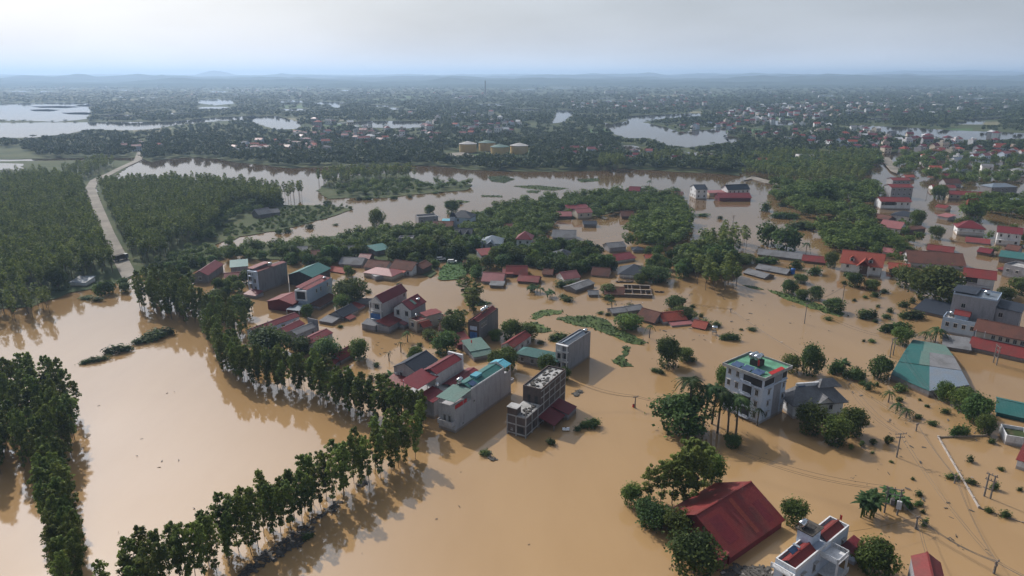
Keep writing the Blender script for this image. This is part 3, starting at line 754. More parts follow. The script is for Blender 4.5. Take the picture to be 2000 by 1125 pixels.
s = front(919.8, 700, 950, 703.5, 685, 6.0)
r, L, D, h = house((s[0], s[1], .45, 6.2, 7.0, 2.4), 'grey-green sheet roofed shed in front of the tall dark brick house', 'the grey-green shed', 'midgrey', 'shed_S', 'palegreen', 1.0, .4, win='', name='shed', cat='shed')
lean_to(r, 'annex', -.3, -3.0, 6.5, -.1, 1.4, .9, 'S', 'palegreen', 'midgrey')
MB().box(1.2, 2.0, 3.2, 1.26, 2.06, 5.2).build('flag_pole', M['iron'], r); MB().box(1.27, 2.02, 4.1, 1.3, 2.9, 5.1).build('flag', M['red_paint'], r)
s = front(895, 683, 914, 687, 672, 6.0)
house((s[0], s[1], .5, 5, 7, 1.7), 'low red roof at the foot of the tall dark brick house', 'the low red annex', 'maroon', 'shed_S', 'red', 1.2, .3, win='', name='shed', cat='shed')
# --- red-roofed tall house with the blue tarpaulin
r, L, D, h = house(fit((746.7,590.8), 640, (727,586), (793.7,567.4)), 'tall grey house with steep red roof and blue tarpaulin on its balcony', 'the tall house with the blue tarpaulin', 'grey', 'gable_x', 'maroon', 2.1, .3, win='')
fr = MB()
for z in (h-6.6, h-3.4, h-.2): fr.box(-1.2, -.05, z, -.02, D+.05, z+.22)
for yy in (0, D-.3): fr.box(-1.2, yy, h-6.6, -.9, yy+.3, h-.2)
fr.poly([(-1.15, 0, h), (-1.15, D, h), (-1.15, D/2, h+1.9)][::-1])
fr.build('front_loggia', M['white'], r)
MB().box(-1.0, .35, h-6.1, -.9, D-.35, h-4.2).build('tarpaulin', M['tarp'], r)
railing(r, 'balcony_rail', -1.1, .3, -1.1, D-.3, h-3.2, .9, 'white')
window(r, 'W', L, D, D*.5, h-3.0, 1.8, 2.0, False, 'door'); window(r, 'S', L, D, L-1.6, h-2.0, 1.2, 1.4, False)
lean_to(r, 'front_annex', -4.5, -5.5, 9.0, -.1, 2.6, 1.3, 'S', 'red', 'midgrey'); lean_to(r, 'front_annex', -5.0, 0, -1.3, D+1, 2.2, .9, 'W', 'greyroof', 'midgrey')
lean_to(r, 'front_annex', 1.0, -8.0, 7.0, -5.7, 1.7, .7, 'S', 'pink', 'midgrey')
# --- neighbour with white gabled front
r, L, D, h = house(fit((802.5,604.5), 640, (772,598.7), (830.8,588.9)), 'white gabled house with arches and a red tiled roof carrying a steel tank', 'the white gabled house', 'midgrey', 'gable_x', 'maroon', 2.3, .35, win='')
MB().box(-.5, 0, -1.5, -.02, D, h-.3).poly([(-.5, 0, h-.3), (-.5, D, h-.3), (-.5, D/2, h+2.1)][::-1]).build('white_front', M['white'], r)
for yy in (D*.22, D*.75): 
    w_ = window(r, 'W', L, D, yy, h-2.5, 1.3, 1.8, True); w_.location.x = -.5
water_tank(r, L*.72, D*.2, h+.7, 1.4, .5, False, .3)
MB().slab([(L*.35, .5, h+.75), (L*.5, .5, h+.75), (L*.5, D*.4, h+2.0), (L*.35, D*.4, h+2.0)], .06).build('skylight', M['palegreen'], r)
# --- flat house with red terraces
r, L, D, h = house(fit((813,629.5), 650, (793.6,624), (866,615)), 'cream house with flat red terrace roofs and a small tiled porch gable', 'the cream terrace house', 'beige', 'flat', 'red', win='S', phx=.4)
sheetpart(shed_roof(L*.6, D*.8, h+.9, .4, .1, 'S', .1, L*.38, .5), 'terrace_roof', M['red'], r)
MB().box(L*.4, .6, h, L*.96, D*.8, h+.9).build('upper_wall', M['beige'], r)
sheetpart(gable_roof(3.4, 3.4, h-1.2, 1.3, .3, 'x', .1, .8, -3.0), 'porch_roof', M['orange'], r)
MB().box(.9, -2.9, -1.5, 1.15, -2.65, h-1.2).box(3.9, -2.9, -1.5, 4.15, -2.65, h-1.2).build('porch_post', M['beige'], r)
window(r, 'W', L, D, D*.5, h-2.3, 1.6, 1.6, True); water_tank(r, 2.2, D*.7, h, 1.2, .45, True, .4)
s = front(858, 651, 894, 655, 636, 7)
house((s[0], s[1], s[2]+.2, s[3], 6, 1.4), 'low dark brown tiled roof half drowned beside the cream terrace house', 'the drowned brown roof', 'midgrey', 'gable_x', 'brown', 1.9, .4, win='')
s = front(846, 636, 868, 629, 621, 7)
house((s[0], s[1], s[2], s[3], 7, 2.4), 'low house with wide red sheet roof behind the cream terrace house', 'the wide red sheet roof', 'white', 'shed_S', 'red', .8, .3, win='')

# --- left group
r, L, D, h = house(fit((502.8,531.9), 573.8, (486,529.5), (559.4,512.5)), 'tall dark cement house with white balconied front and two red roof sheets', 'the tall dark cement house', 'darkgrey', 'none', 'red', win='')
sheetpart(shed_roof(L-.4, D*.45, h+.1, .35, .05, 'S', .1, .2, .1), 'roof', M['red'], r)
sheetpart(shed_roof(L*.55, D*.6, h+1.2, .5, .2, 'W', .1, 0, D*.5), 'upper_roof', M['red'], r)
MB().box(.6, D*.5, h, L*.5, D, h+1.2).build('attic', M['darkgrey'], r)
fr = MB()
for z in (.9, 4.1, 7.2): fr.box(-1.1, -.05, z, -.02, D+.05, z+.22)
for yy in (0, D*.45, D-.25): fr.box(-1.1, yy, -1.5, -.85, yy+.25, h)
fr.box(-.6, 0, 0, -.02, D*.45, h); fr.box(-1.1, 0, h-.3, -.02, D, h+.5)
fr.build('front_loggia', M['bluewhite'], r)
for z in (1.5, 4.7):
    w_ = window(r, 'W', L, D, D*.25, z, 1.0, 1.6, False); w_.location.x = -.6
    railing(r, 'balcony_rail', -1.05, D*.5, -1.05, D-.1, z-.3, .8, 'bluewhite'); window(r, 'W', L, D, D*.72, z-.3, 1.0, 1.9, False, 'door')
water_tank(r, L*.52, D*.3, h+.5, 1.4, .5, False, .4)
lean_to(r, 'front_annex', -6.0, -3.5, -1.2, 3.0, 1.2, .9, 'W', 'maroon', 'midgrey'); MB().box(-12, -1, -.5, -7, 5, .25).build('terrace', M['white'], r)
s = fit((598.8,568), 606, (578,565), (648,542.5))
r, L, D, h = house(s, 'white-edged blue-grey house with red roof strips and an open loggia', 'the blue-grey loggia house', 'blue', 'none', 'red', win='')
sheetpart(shed_roof(L-1, D*.42, h+.05, .4, .0, 'S', .1, .4, .15), 'roof', M['red'], r); sheetpart(shed_roof(L-1, D*.45, h+.55, .4, .1, 'S', .1, .4, D*.55), 'upper_roof', M['red'], r)
MB().box(.2, .2, h-.1, L-.2, D-.2, h+.02).build('roof_deck', M['concrete'], r)
fr = MB().box(-.5, 0, h-.5, -.02, D, h).box(-.5, 0, h-4.0, -.02, .5, h-.5).box(-.5, D-.5, h-4, -.02, D, h-.5).box(-.5, .5, h-4, -.02, D-.5, h-3.6); fr.build('loggia_frame', M['white'], r)
MB().box(-.06, .6, h-3.5, -.02, D-.6, h-.6).build('loggia_shade_panel', M['dark_shade'], r)  # dark sheet on the flat wall paints the loggia's shade
for u, z in ((6.5, h-2.6), (9.5, h-2.8), (14.5, h-2.5), (19, h-2.5)):
    if u < L-1: window(r, 'S', L, D, u, z, .9, 1.5, True)
lean_to(r, 'porch', -6.5, -.4, -.55, D+.3, 1.9, .5, 'W', 'bluegrey', 'white', False)
lean_to(r, 'side_annex', 1.0, -4.5, 15, -.05, 1.3, .9, 'S', 'brown', 'midgrey'); water_tank(r, L-3, D*.3, h, 1.2, .45, False, .3)
s = front(524, 604, 568, 612, 588, 9)
r, L, D, h = house((s[0], s[1], s[2]+.12, s[3], 9, 3.2), 'rust red corrugated shed with a monitor roof left of the blue-grey loggia house', 'the rust red shed', 'maroon', 'gable_y', 'brown', 1.4, .4, win='', name='shed', cat='shed')
for q in r.children:
    if q.name.startswith('roof'): q.data.materials[0] = M['red']
s = fit((609,541), 560, (566,535.5), (644,524))
house(s, 'open sided hall under a big dark teal gable roof', 'the teal-roofed open hall', 'dark_shade', 'gable_x', 'teal', 2.0, .5, win='', name='hall', cat='hall')  # solid box coloured dark to paint the shade under the roof
s = front(670, 627, 700, 612, 616, 6)
r, L, D, h = house((s[0], s[1], s[2], s[3], 6, 1.6), 'small flooded house with a near black gable roof and concrete end', 'the black-roofed flooded house', 'midgrey', 'gable_x', 'slate', 1.7, .3, win='')
lean_to(r, 'annex', -5.5, .5, -.1, 6.5, .9, .6, 'W', 'greyroof', 'darkgrey'); lean_to(r, 'annex', .5, -2.6, 4.5, -.1, .6, .7, 'S', 'red', 'midgrey')
lean_to(r, 'annex', L+.2, 1, L+6, 6, 1.1, .8, 'S', 'red', 'midgrey')
s = front(686, 598, 724, 598, 590, 7)
house((s[0], s[1], s[2]-.1, s[3], 6, 1.2), 'long low shed of grey cement sheet behind the black-roofed house', 'the grey sheet shed', 'darkgrey', 'gable_x', 'greyroof', 1.0, .3, win='', name='shed', cat='shed')
s = fit((405,537), 553, (388,529), (434.7,516))
house(s, 'brown-red gabled house with stained bare walls at the plantation edge', 'the stained red-roofed house', 'darkgrey', 'gable_x', 'maroon', 1.8, .4, win='W')
s = front(440, 549, 461, 552, 541, 6)
house((s[0], s[1], .3, 6, 5, 1.6), 'small red gable roof hidden left of the tall dark cement house', 'the small red gable', 'midgrey', 'gable_x', 'red', 1.3, .4, win='', name='shed', cat='shed')
s = front(452, 536, 478, 537, 524, 8)
house((s[0], s[1], .35, 7, 8, 3.2), 'small teal roofed barn among trees behind the tall dark cement house', 'the small teal barn', 'midgrey', 'shed_S', 'teal', 1.2, .4, win='', name='shed', cat='shed')
# four long roofs by the tree belt
def long_roof(a, b, c, d, by, label, short, rm, wall, ov=.25, rise=.9, end=None):
    s_ = fit(a, by, b, c); s_ = (*s_[:4], max(4.2, s_[4]), s_[5])
    return house(s_, label, short, wall, 'gable_x', rm, rise, ov, win='S', wstep=4.5)
long_roof((498.8,648.8), (486.8,642.8), (584,617.6), None, 668, 'long faded red roof on a narrow row house, farthest of four beside the tree belt', 'the longest red row house', 'maroon', 'bluewhite')
long_roof((558.8,648.3), (544,643), (594,632), None, 665, 'red roofed row house with a steel tank, second of four beside the tree belt', 'the second red row house', 'maroon', 'midgrey')
r, L, D, h = long_roof((579,653.6), (566,650), (620,636.8), None, 672, 'mossy dark grey roof with raised concrete end wall beside the tree belt', 'the mossy row house', 'greyroof', 'midgrey')
MB().box(L, -.3, -1.5, L+.25, D+.3, h+2.2).build('end_wall', M['midgrey'], r)
long_roof((604,671.6), (588,663), (648.8,650), None, 690, 'red roofed row house nearest the flooded street by the tree belt', 'the nearest red row house', 'maroon', 'grey')
r, L, D, h = long_roof((665.6,703), (656,693), (692,687), None, 713, 'small red gable house behind the tree belt with a red lean-to', 'the small red lean-to house', 'red', 'midgrey', rise=1.6)
lean_to(r, 'annex', -5.5, 0, -.1, D, .9, .9, 'W', 'red', 'midgrey')

# --- village middle
def simple(x0, y0, x1, y1, yt, dep, label, short, wall, roof, rm, rise=0, ov=.4, win='S', tilt=0.0, **k):
    s_ = front(x0, y0, x1, y1, yt, dep); s_ = (s_[0], s_[1], s_[2] + tilt, s_[3], s_[4], s_[5])
    return house(s_, label, short, wall, roof, rm, rise, ov, win=win, **k)
r, L, D, h = simple(711, 541, 766, 549, 532, 9, 'long low house with faded pink hip roof at the water edge', 'the pink hip-roofed house', 'beige', 'hip', 'pink', 1.8)
simple(712, 527, 752, 531, 521, 9, 'dim brown tiled gable roof behind the pink hip-roofed house', 'the dim brown gable', 'midgrey', 'gable_x', 'brown', 2.2, win='')
r, L, D, h = simple(764, 534, 804, 540, 522, 8, 'house with brown-red tiled gable, white end wall and pink porch roof', 'the brown-red gabled house', 'white', 'gable_x', 'brown', 2.6, .5)
lean_to(r, 'porch', .5, -2.6, L*.8, -.1, 2.0, .5, 'S', 'orange', 'white', False)
simple(733, 549, 757, 545, 541, 4, 'tiny flat grey hut standing in the flood by the pink house', 'the tiny grey hut', 'midgrey', 'flat', 'concrete', 0, phx=.2, win='')
simple(826, 537, 843, 528, 525, 6, 'small brown gabled hut beside the mud lane', 'the small brown hut', 'brick', 'gable_x', 'brown', 1.6, win='')
r, L, D, h = simple(939, 491, 979, 492, 475, 11, 'pale house with broad blue-grey hip roof and gabled porch', 'the blue-grey hip-roofed house', 'bluewhite', 'hip', 'bluegrey', 3.0, .6)
sheetpart(gable_roof(4.5, 5, h-.4, 2.0, .4, 'y', .1, L*.5-2.25, -2.5), 'porch_roof', M['bluegrey'], r)
MB().box(L*.5-2, -2.3, -1.5, L*.5-1.6, -1.9, h-.4).box(L*.5+1.6, -2.3, -1.5, L*.5+2, -1.9, h-.4).build('porch_post', M['white'], r)
simple(941, 509, 972, 506, 499, 8, 'red sheet roof in front of the blue-grey hip-roofed house', 'the red sheet roof', 'midgrey', 'shed_S', 'red', 1.2, win='')
r, L, D, h = simple(1009, 490, 1037, 491, 467, 9, 'narrow white tower house under a steep red pyramid roof', 'the white tower house', 'white', 'hip', 'maroon', 3.2, .6, wstep=2.6)
MB().box(L*.4, -1.2, 3.3, L, -.02, 3.5).build('balcony', M['white'], r); railing(r, 'balcony_rail', L*.4, -1.15, L, -1.15, 3.5, .8, 'white')
lean_to(r, 'side_annex', L+.1, 0, L+5, 7, 3.0, .8, 'E', 'maroon', 'beige')
r, L, D, h = simple(880, 446, 920, 448, 424, 10, 'pale stone villa with dark slate turrets between the trees', 'the villa with slate turrets', 'bluewhite', 'hip', 'slate', 3.4, .5, wstep=3)
MB().box(.3, -1.6, -1.5, 3.2, -.02, h+.8).build('turret', M['bluewhite'], r); sheetpart(hip_roof(2.9, 1.6, h+.8, 2.2, .3, .1, .3, -1.6), 'turret_roof', M['slate'], r)
r, L, D, h = simple(889, 475, 921, 475, 459, 9, 'cream house with twin dark slate gables', 'the twin-gabled cream house', 'beige', 'gable_x', 'slate', 2.6, .5)
for q in (.28, .74): sheetpart(gable_roof(3.6, 4.5, h-.1, 2.2, .3, 'y', .1, L*q-1.8, -1.2), 'front_gable', M['slate'], r)
simple(846, 452, 884, 452, 442, 9, 'long brown tiled roof below the villa with slate turrets', 'the long brown roof', 'brick', 'gable_x', 'brown', 2.0, win='')
simple(818, 440, 856, 437, 427, 8, 'grey flat house among the lakeside trees', 'the grey lakeside house', 'midgrey', 'flat', 'greyroof', 0)
simple(864, 440, 886, 440, 434, 6, 'small aqua sheet roof beside the villa with slate turrets', 'the small aqua roof', 'midgrey', 'shed_S', 'aqua', .8, win='', name='shed', cat='shed')
simple(990, 540, 1029, 540, 535, 8, 'bright red sheet gable roof over an open porch', 'the bright red porch house', 'dark_shade', 'gable_x', 'red', 2.6, .5)  # solid wall coloured dark for the porch's shade
simple(942, 554, 981, 556, 548, 9, 'faded pink sheet gable roof over a grey shed by the water', 'the faded pink shed', 'midgrey', 'gable_x', 'pink', 2.4, .5, win='', name='shed', cat='shed')
simple(983, 541, 1001, 541, 535, 5, 'small red annex between the pink shed and the bright red porch', 'the small red annex', 'brick', 'shed_S', 'red', .8, win='', name='shed', cat='shed')
simple(1011, 553, 1050, 556, 548, 7, 'low red roofs half sunk below the bright red porch house', 'the half sunk red roofs', 'brick', 'gable_x', 'red', 1.5, win='')
simple(957, 562, 982, 563, 557, 4, 'collapsed grey sheet roof in the water by the pink shed', 'the collapsed grey sheets', 'darkgrey', 'shed_S', 'greyroof', .6, win='', name='shed', cat='shed')
simple(735, 501, 766, 497, 491, 8, 'teal sheet roofed shed in the orchard', 'the teal orchard shed', 'darkgrey', 'shed_S', 'teal', 1.3, win='', name='shed', cat='shed', tilt=.2)
simple(779, 482, 807, 482, 468, 6, 'plain grey box house in the orchard', 'the grey box house', 'midgrey', 'flat', 'concrete', 0)
simple(676, 498, 694, 496, 491, 7, 'small grey pitched roof deep in the orchard', 'the small grey roof', 'midgrey', 'gable_x', 'greyroof', 1.6, win='')
simple(663, 521, 706, 523, 515, 9, 'weathered grey roofs beside the pink hip-roofed house', 'the weathered grey roofs', 'midgrey', 'gable_x', 'greyroof', 2.0, win='')
simple(640, 530, 672, 538, 531, 6, 'collapsed orange-red roof behind the blue-grey loggia house', 'the collapsed red roof', 'brick', 'gable_x', 'orange', 1.2, win='', tilt=.15)
r, L, D, h = simple(506, 428, 531, 424, 419, 8, 'old grey thatch-like farmhouse roof by the plantation', 'the old grey farmhouse', 'darkgrey', 'gable_x', 'greyroof', 2.6, .6, win='')
simple(531, 423, 547, 421, 416, 7, 'small grey farm shed beside the old grey farmhouse', 'the small grey farm shed', 'darkgrey', 'gable_x', 'greyroof', 1.8, win='', name='shed', cat='shed')
# right of the middle
r, L, D, h = simple(1088, 428, 1116, 428, 422, 9, 'dusty red roofed farm buildings on the far bank', 'the dusty red farmhouse', 'brick', 'gable_x', 'pink', 2.0)
simple(1128, 428, 1156, 426, 416, 8, 'pale pink roofed house joined to the dusty red farmhouse', 'the pale pink house', 'beige', 'gable_x', 'pink', 2.0)
simple(1110, 416, 1150, 414, 408, 7, 'long maroon shed roof behind the dusty red farmhouse', 'the long maroon shed', 'brick', 'shed_S', 'maroon', 1.2, win='', name='shed', cat='shed')
simple(1214, 428, 1237, 428, 422, 8, 'brown tiled house with red eaves at the open water', 'the brown house at the water', 'brick', 'gable_x', 'brown', 2.4)
simple(1079, 469, 1124, 470, 463, 11, 'house with a wide mottled grey gable roof', 'the mottled grey roof', 'midgrey', 'gable_x', 'greyroof', 2.8)
simple(1094, 484, 1117, 484, 474, 5, 'small grey flat block below the mottled grey roof', 'the small grey block', 'midgrey', 'flat', 'concrete', 0, win='')
r, L, D, h = simple(1082, 516, 1128, 514, 507, 12, 'dark slate hip roofed house with a red front canopy', 'the dark slate house', 'white', 'hip', 'slate', 3.4, .6)
lean_to(r, 'canopy', 0, -3.2, L*.6, -.1, 2.0, .6, 'S', 'red', 'white', False)
simple(1195, 516, 1240, 509, 510, 10, 'broad maroon sheet roof set among trees', 'the broad maroon roof', 'white', 'gable_x', 'maroon', 1.5, .6)
simple(1190, 494, 1222, 491, 484, 7, 'dull grey roof behind the broad maroon roof', 'the dull grey roof', 'midgrey', 'gable_x', 'greyroof', 1.6, win='')
simple(1237, 494, 1258, 494, 489, 6, 'dark domed shed roof right of the broad maroon roof', 'the dark shed', 'midgrey', 'hip', 'slate', 1.3, win='', name='shed', cat='shed')
simple(1102, 552, 1128, 546, 545, 7, 'small house with a pale pink sheet gable', 'the pale pink gable', 'white', 'gable_x', 'pink', 2.0, tilt=-.2)
simple(1155, 540, 1188, 543, 536, 7, 'brown tiled gable with orange eaves by the flood', 'the brown orange-eaved house', 'beige', 'gable_x', 'brown', 2.4)
r, L, D, h = simple(1210, 543, 1262, 546, 535, 12, 'white walled house under a navy hip roof', 'the navy hip-roofed house', 'white', 'hip', 'slate', 3.2, .7)
for q in (.15, .4, .62): MB().box(L*q-.15, -1.5, -1.5, L*q+.15, -1.2, h).build('porch_post', M['white'], r)
simple(1124, 573, 1160, 560, 566, 6, 'sunken grey ridged roof lying in the water', 'the sunken grey roof', 'darkgrey', 'gable_x', 'greyroof', 1.0, win='')
# roofless brick compartments
s = front(1220, 580, 1273, 582, 575, 13)
r = empty('roofless_brick_house', (s[0], s[1], 0), s[2]); tag(r, 'roofless house of brick room walls standing out of the flood', 'ruin')
L, D = s[3], 13.0; mb = MB()
for yy in (0, D*.5, D): mb.box(0, yy-.15, -1.5, L, yy+.15, 1.25)
for xx in (0, L*.3, L*.62, L): mb.box(xx-.15, -.15, -1.5, xx+.15, D+.15, 1.2)
mb.box(L*.15-.12, D*.5, -1.5, L*.15+.12, D, 1.2).box(L*.8-.12, 0, -1.5, L*.8+.12, D*.5, 1.2)
mb.build('brick_wall', M['brick'], r)
mb = MB()
for yy in (0, D*.5, D): mb.box(-.2, yy-.17, 1.253, L+.2, yy+.17, 1.36)
mb.build('wall_coping', M['beige'], r); HOUSES.append((r, 'the roofless brick house', s[0]+6, s[1]+6, 9, (*s[:3], L, D)))
simple(1182, 579, 1219, 580, 574, 8, 'long dark brown roof joined to the roofless brick house', 'the long dark brown roof', 'brick', 'gable_x', 'brown', 1.8, win='')
simple(1150, 580, 1168, 580, 575, 4, 'tiny grey gable hut in the flood', 'the tiny gable hut', 'darkgrey', 'gable_x', 'greyroof', 1.0, win='', name='shed', cat='shed')
simple(1197, 617, 1226, 614, 611, 5, 'left half of a sunken dark sheet roofed shed', 'the sunken dark shed', 'darkgrey', 'gable_x', 'greyroof', .9, win='', name='shed', cat='shed')
simple(1228, 614, 1256, 610, 607, 5, 'paler grey sunken shed roof beside the sunken dark shed', 'the paler sunken shed', 'darkgrey', 'gable_x', 'greyroof', .9, win='', name='shed', cat='shed')
s = fit((1277,629.5), 634, (1252,617), (1299,619))
house((s[0], s[1], s[2], s[3], s[4], 1.0), 'brown tiled gable roof with grey end wall rising from the flood', 'the brown gable in the flood', 'midgrey', 'gable_y', 'brown', 2.6, .5, win='')
r, L, D, h = simple(1296, 634, 1340, 630, 627, 7, 'white trimmed red tiled roof almost drowned in the flood', 'the white-trimmed red roof', 'white', 'gable_x', 'orange', 1.9, win='')
lean_to(r, 'porch', 1.5, -3.2, L+1.5, -.1, .5, .4, 'S', 'pink', 'white')
simple(1352, 640, 1376, 645, 637, 5, 'small bright red tiled gable just above the water', 'the small bright red gable', 'brick', 'gable_x', 'orange', 1.6, win='', name='shed', cat='shed')
# raised steel tank on legs standing in the water
r = empty('tank_on_stand', G(1395, 653)); tag(r, 'small steel water tank on tall legs standing in the flood', 'tank stand')
water_tank(r, 0, 0, 1.0, 1.6, .6, False, .9)
MB().box(-.8, -.6, .9, .8, .6, 1.0).box(-.7, -.5, -1, -.6, -.4, .9).box(.6, -.5, -1, .7, -.4, .9).box(-.7, .4, -1, -.6, .5, .9).box(.6, .4, -1, .7, .5, .9).build('stand', M['iron'], r)

# --- upper right of the middle
r, L, D, h = house(fit((1360,370), 389, (1348.5,365), (1382.7,370)), 'white two-storey house with dark slate roof at the bend of the water', 'the white slate-roofed house', 'white', 'gable_x', 'slate', 2.4, .4, wstep=3)
r, L, D, h = simple(1405, 393, 1466, 393, 386, 12, 'sprawling maroon roofed house with a dark slate attic', 'the sprawling maroon house', 'maroon', 'gable_x', 'maroon', 2.4, .6)
simple(1421, 383, 1463, 381, 371, 9, 'white gabled house with dark slate roof behind the sprawling maroon house', 'the dark slate attic house', 'white', 'gable_x', 'slate', 3.0)
simple(1385, 383, 1420, 382, 377, 6, 'long low pinkish shed left of the sprawling maroon house', 'the low pinkish shed', 'beige', 'shed_S', 'pink', .8, win='', name='shed', cat='shed')
r, L, D, h = simple(1228, 384, 1248, 385, 372, 8, 'small two-storey house with a red roof among lakeside trees', 'the small red lakeside house', 'midgrey', 'gable_x', 'maroon', 2.4)
simple(1286, 385, 1330, 388, 380, 9, 'brown and red tiled farmhouse by the lake', 'the brown lakeside farmhouse', 'beige', 'gable_x', 'brown', 2.4)
simple(1480, 501, 1566, 511, 496, 8, 'long grey barn roof with pale ridge standing in the flood', 'the long grey barn', 'darkgrey', 'gable_x', 'greyroof', 1.8, .5, win='', name='barn', cat='barn')
simple(1567, 513, 1612, 518, 508, 8, 'bright red barn roof joined to the long grey barn', 'the bright red barn', 'brick', 'gable_x', 'red', 1.7, .5, win='', name='barn', cat='barn')
simple(1452, 535, 1492, 546, 532, 7, 'grey sloping cement roof nearly under water, nearer of two', 'the nearer grey slab roof', 'darkgrey', 'gable_x', 'greyroof', 1.2, win='', name='shed', cat='shed')
simple(1476, 527, 1535, 538, 524, 7, 'grey sloping cement roof nearly under water, farther of two', 'the farther grey slab roof', 'darkgrey', 'gable_x', 'greyroof', 1.3, win='', name='shed', cat='shed')
r, L, D, h = simple(1641, 531, 1718, 541, 511, 12, 'white villa with big orange-red tiled roof and two dormers', 'the villa with dormers', 'white', 'gable_x', 'orange', 4.2, .8, wstep=4)
for q in (.25, .72):
    d_ = MB().box(L*q-.9, .9, h+.3, L*q+.9, 2.6, h+1.9); o = d_.build('dormer', M['white'], r)
    sheetpart(gable_roof(1.8, 2.2, h+1.9, .9, .2, 'y', .08, L*q-.9, .8), 'dormer_roof', M['orange'], o); MB().box(L*q-.5, .84, h+.8, L*q+.5, .88, h+1.7).build('pane', M['glass'], o)
sheetpart(gable_roof(5.0, 6.0, h-.2, 2.6, .5, 'y', .1, L*.42, -2.6), 'porch_roof', M['orange'], r)
MB().box(L*.42+.1, -2.4, -1.5, L*.42+.6, -2.0, h-.2).box(L*.42+4.4, -2.4, -1.5, L*.42+4.9, -2.0, h-.2).build('porch_post', M['white'], r); MB().box(L*.42+1, -.06, .4, L*.42+4, -.02, h-.6).build('door', M['wood'], r)
simple(1736, 530, 1776, 534, 524, 8, 'low orange-red tiled outbuilding right of the villa with dormers', 'the orange-red outbuilding', 'brick', 'gable_x', 'orange', 1.8, win='', name='outbuilding', cat='outbuilding')
simple(1775, 521, 1882, 529, 511, 16, 'very wide brown-red roof at the street corner', 'the wide brown corner roof', 'grey', 'gable_x', 'brown', 3.6, .7)
simple(1811, 490, 1860, 496, 487, 8, 'long red sheet roof over a white house at the street corner', 'the long red corner house', 'white', 'gable_x', 'red', 1.8, .5)
r, L, D, h = simple(1877, 572, 1936, 580, 539, 10, 'house with an open top floor under a red sheet roof', 'the open-topped red-roofed house', 'white', 'none', 'red', win='')
r2 = r
for q in r.children: pass
MB().box(0, 0, h-3.2, L, D, h-3.0).build('floor_slab', M['concrete'], r)
sheetpart(gable_roof(L, D, h+.1, 2.2, .6, 'x', .1), 'roof', M['red'], r); lean_to(r, 'canopy', .5, -3.0, L-1, -.1, h-4.6, .5, 'S', 'red', 'white', False)
MB().box(.5, -.06, h-2.8, L*.45, -.02, h-.3).build('bay_shade_panel', M['dark_shade'], r); railing(r, 'balcony_rail', .2, -.4, L*.5, -.4, h-3.0, .8, 'white')  # bay is a flat dark panel, its inner shade painted
r, L, D, h = simple(1719, 408, 1777, 409, 393, 10, 'white two-storey house with red roof and open balcony', 'the white balcony house', 'white', 'gable_x', 'red', 2.0, .6)
MB().box(.5, -.06, h-2.6, L*.5, -.02, h-.4).build('bay_shade_panel', M['dark_shade'], r)  # dark panel on the wall paints the balcony's inner shade
simple(1738, 432, 1783, 438, 419, 10, 'dark slate roofed house with a red topped terrace', 'the dark slate terrace house', 'white', 'hip', 'slate', 2.4, .5)
simple(1717, 452, 1756, 458, 441, 9, 'white house with a patched pink tile roof', 'the patched pink roof', 'white', 'gable_x', 'pink', 3.0, .5)
simple(1764, 459, 1806, 455, 450, 6, 'long brown garden wall roofed with tiles by the street', 'the brown tiled wall', 'brick', 'gable_x', 'brown', .8, win='')
r, L, D, h = house(fit((1890,400), 430, (1866,401), (1913.6,398.4)), 'four-storey tower house crowned by a red pyramid roof', 'the four-storey tower', 'beige', 'hip', 'orange', 3.6, .3, wstep=3)
r, L, D, h = simple(1868, 459, 1920, 463, 444, 11, 'white villa with a tall red hip roof and corner balcony', 'the red hip-roofed villa', 'white', 'hip', 'maroon', 3.4, .8, wstep=3)
MB().box(-1.6, -1.6, 2.4, L, -.02, 2.6).build('balcony', M['white'], r); railing(r, 'balcony_rail', -1.5, -1.55, L, -1.55, 2.6, .8, 'white')
simple(1886, 474, 1932, 479, 472, 8, 'low red sheet roof with a white gable below the red hip-roofed villa', 'the low red sheet roof', 'white', 'shed_S', 'red', 1.0, win='')
r, L, D, h = simple(1944, 478, 1990, 483, 453, 11, 'pale villa with many columns and a broken red roofline', 'the columned villa', 'white', 'gable_x', 'maroon', 2.2, .6, wstep=2.6)
for q in range(6): MB().box(.4+q*1.6, -1.6, 3.2, .65+q*1.6, -1.35, h).build('column', M['white'], r)
MB().box(0, -1.7, 3.0, L*.8, -.02, 3.2).build('balcony', M['white'], r)
simple(1852, 388, 1924, 391, 379, 9, 'row of shops under two long red roofs', 'the row of red-roofed shops', 'beige', 'gable_x', 'red', 1.8, .6)
simple(1822, 372, 1866, 373, 366, 8, 'white house with a long red roof beside the junction', 'the red-roofed junction house', 'white', 'gable_x', 'red', 1.5)
simple(1846, 366, 1876, 366, 358, 9, 'brown-red tall gable behind the junction house', 'the brown-red tall gable', 'midgrey', 'gable_x', 'brown', 3.0)
simple(1738, 388, 1780, 388, 366, 10, 'grey cement house stepped with two red top roofs by the flooded street', 'the stepped grey house', 'midgrey', 'gable_x', 'red', 1.5)
simple(1742, 366, 1776, 366, 352, 9, 'narrow grey house with a red roof sheet behind the stepped grey house', 'the narrow grey red-topped house', 'midgrey', 'gable_x', 'red', 1.4)
simple(1934, 383, 1984, 382, 366, 11, 'dark grey villa with bluish flat roofs', 'the dark grey villa', 'darkgrey', 'hip', 'bluegrey', 2.2)
simple(1950, 512, 2010, 520, 501, 10, 'teal sheet roofed shed at the right edge', 'the teal edge shed', 'darkgrey', 'shed_S', 'teal', 1.0, win='', name='shed', cat='shed')
simple(1956, 540, 2010, 552, 519, 10, 'grey unfinished block at the right edge', 'the grey edge block', 'midgrey', 'flat', 'concrete', 0)

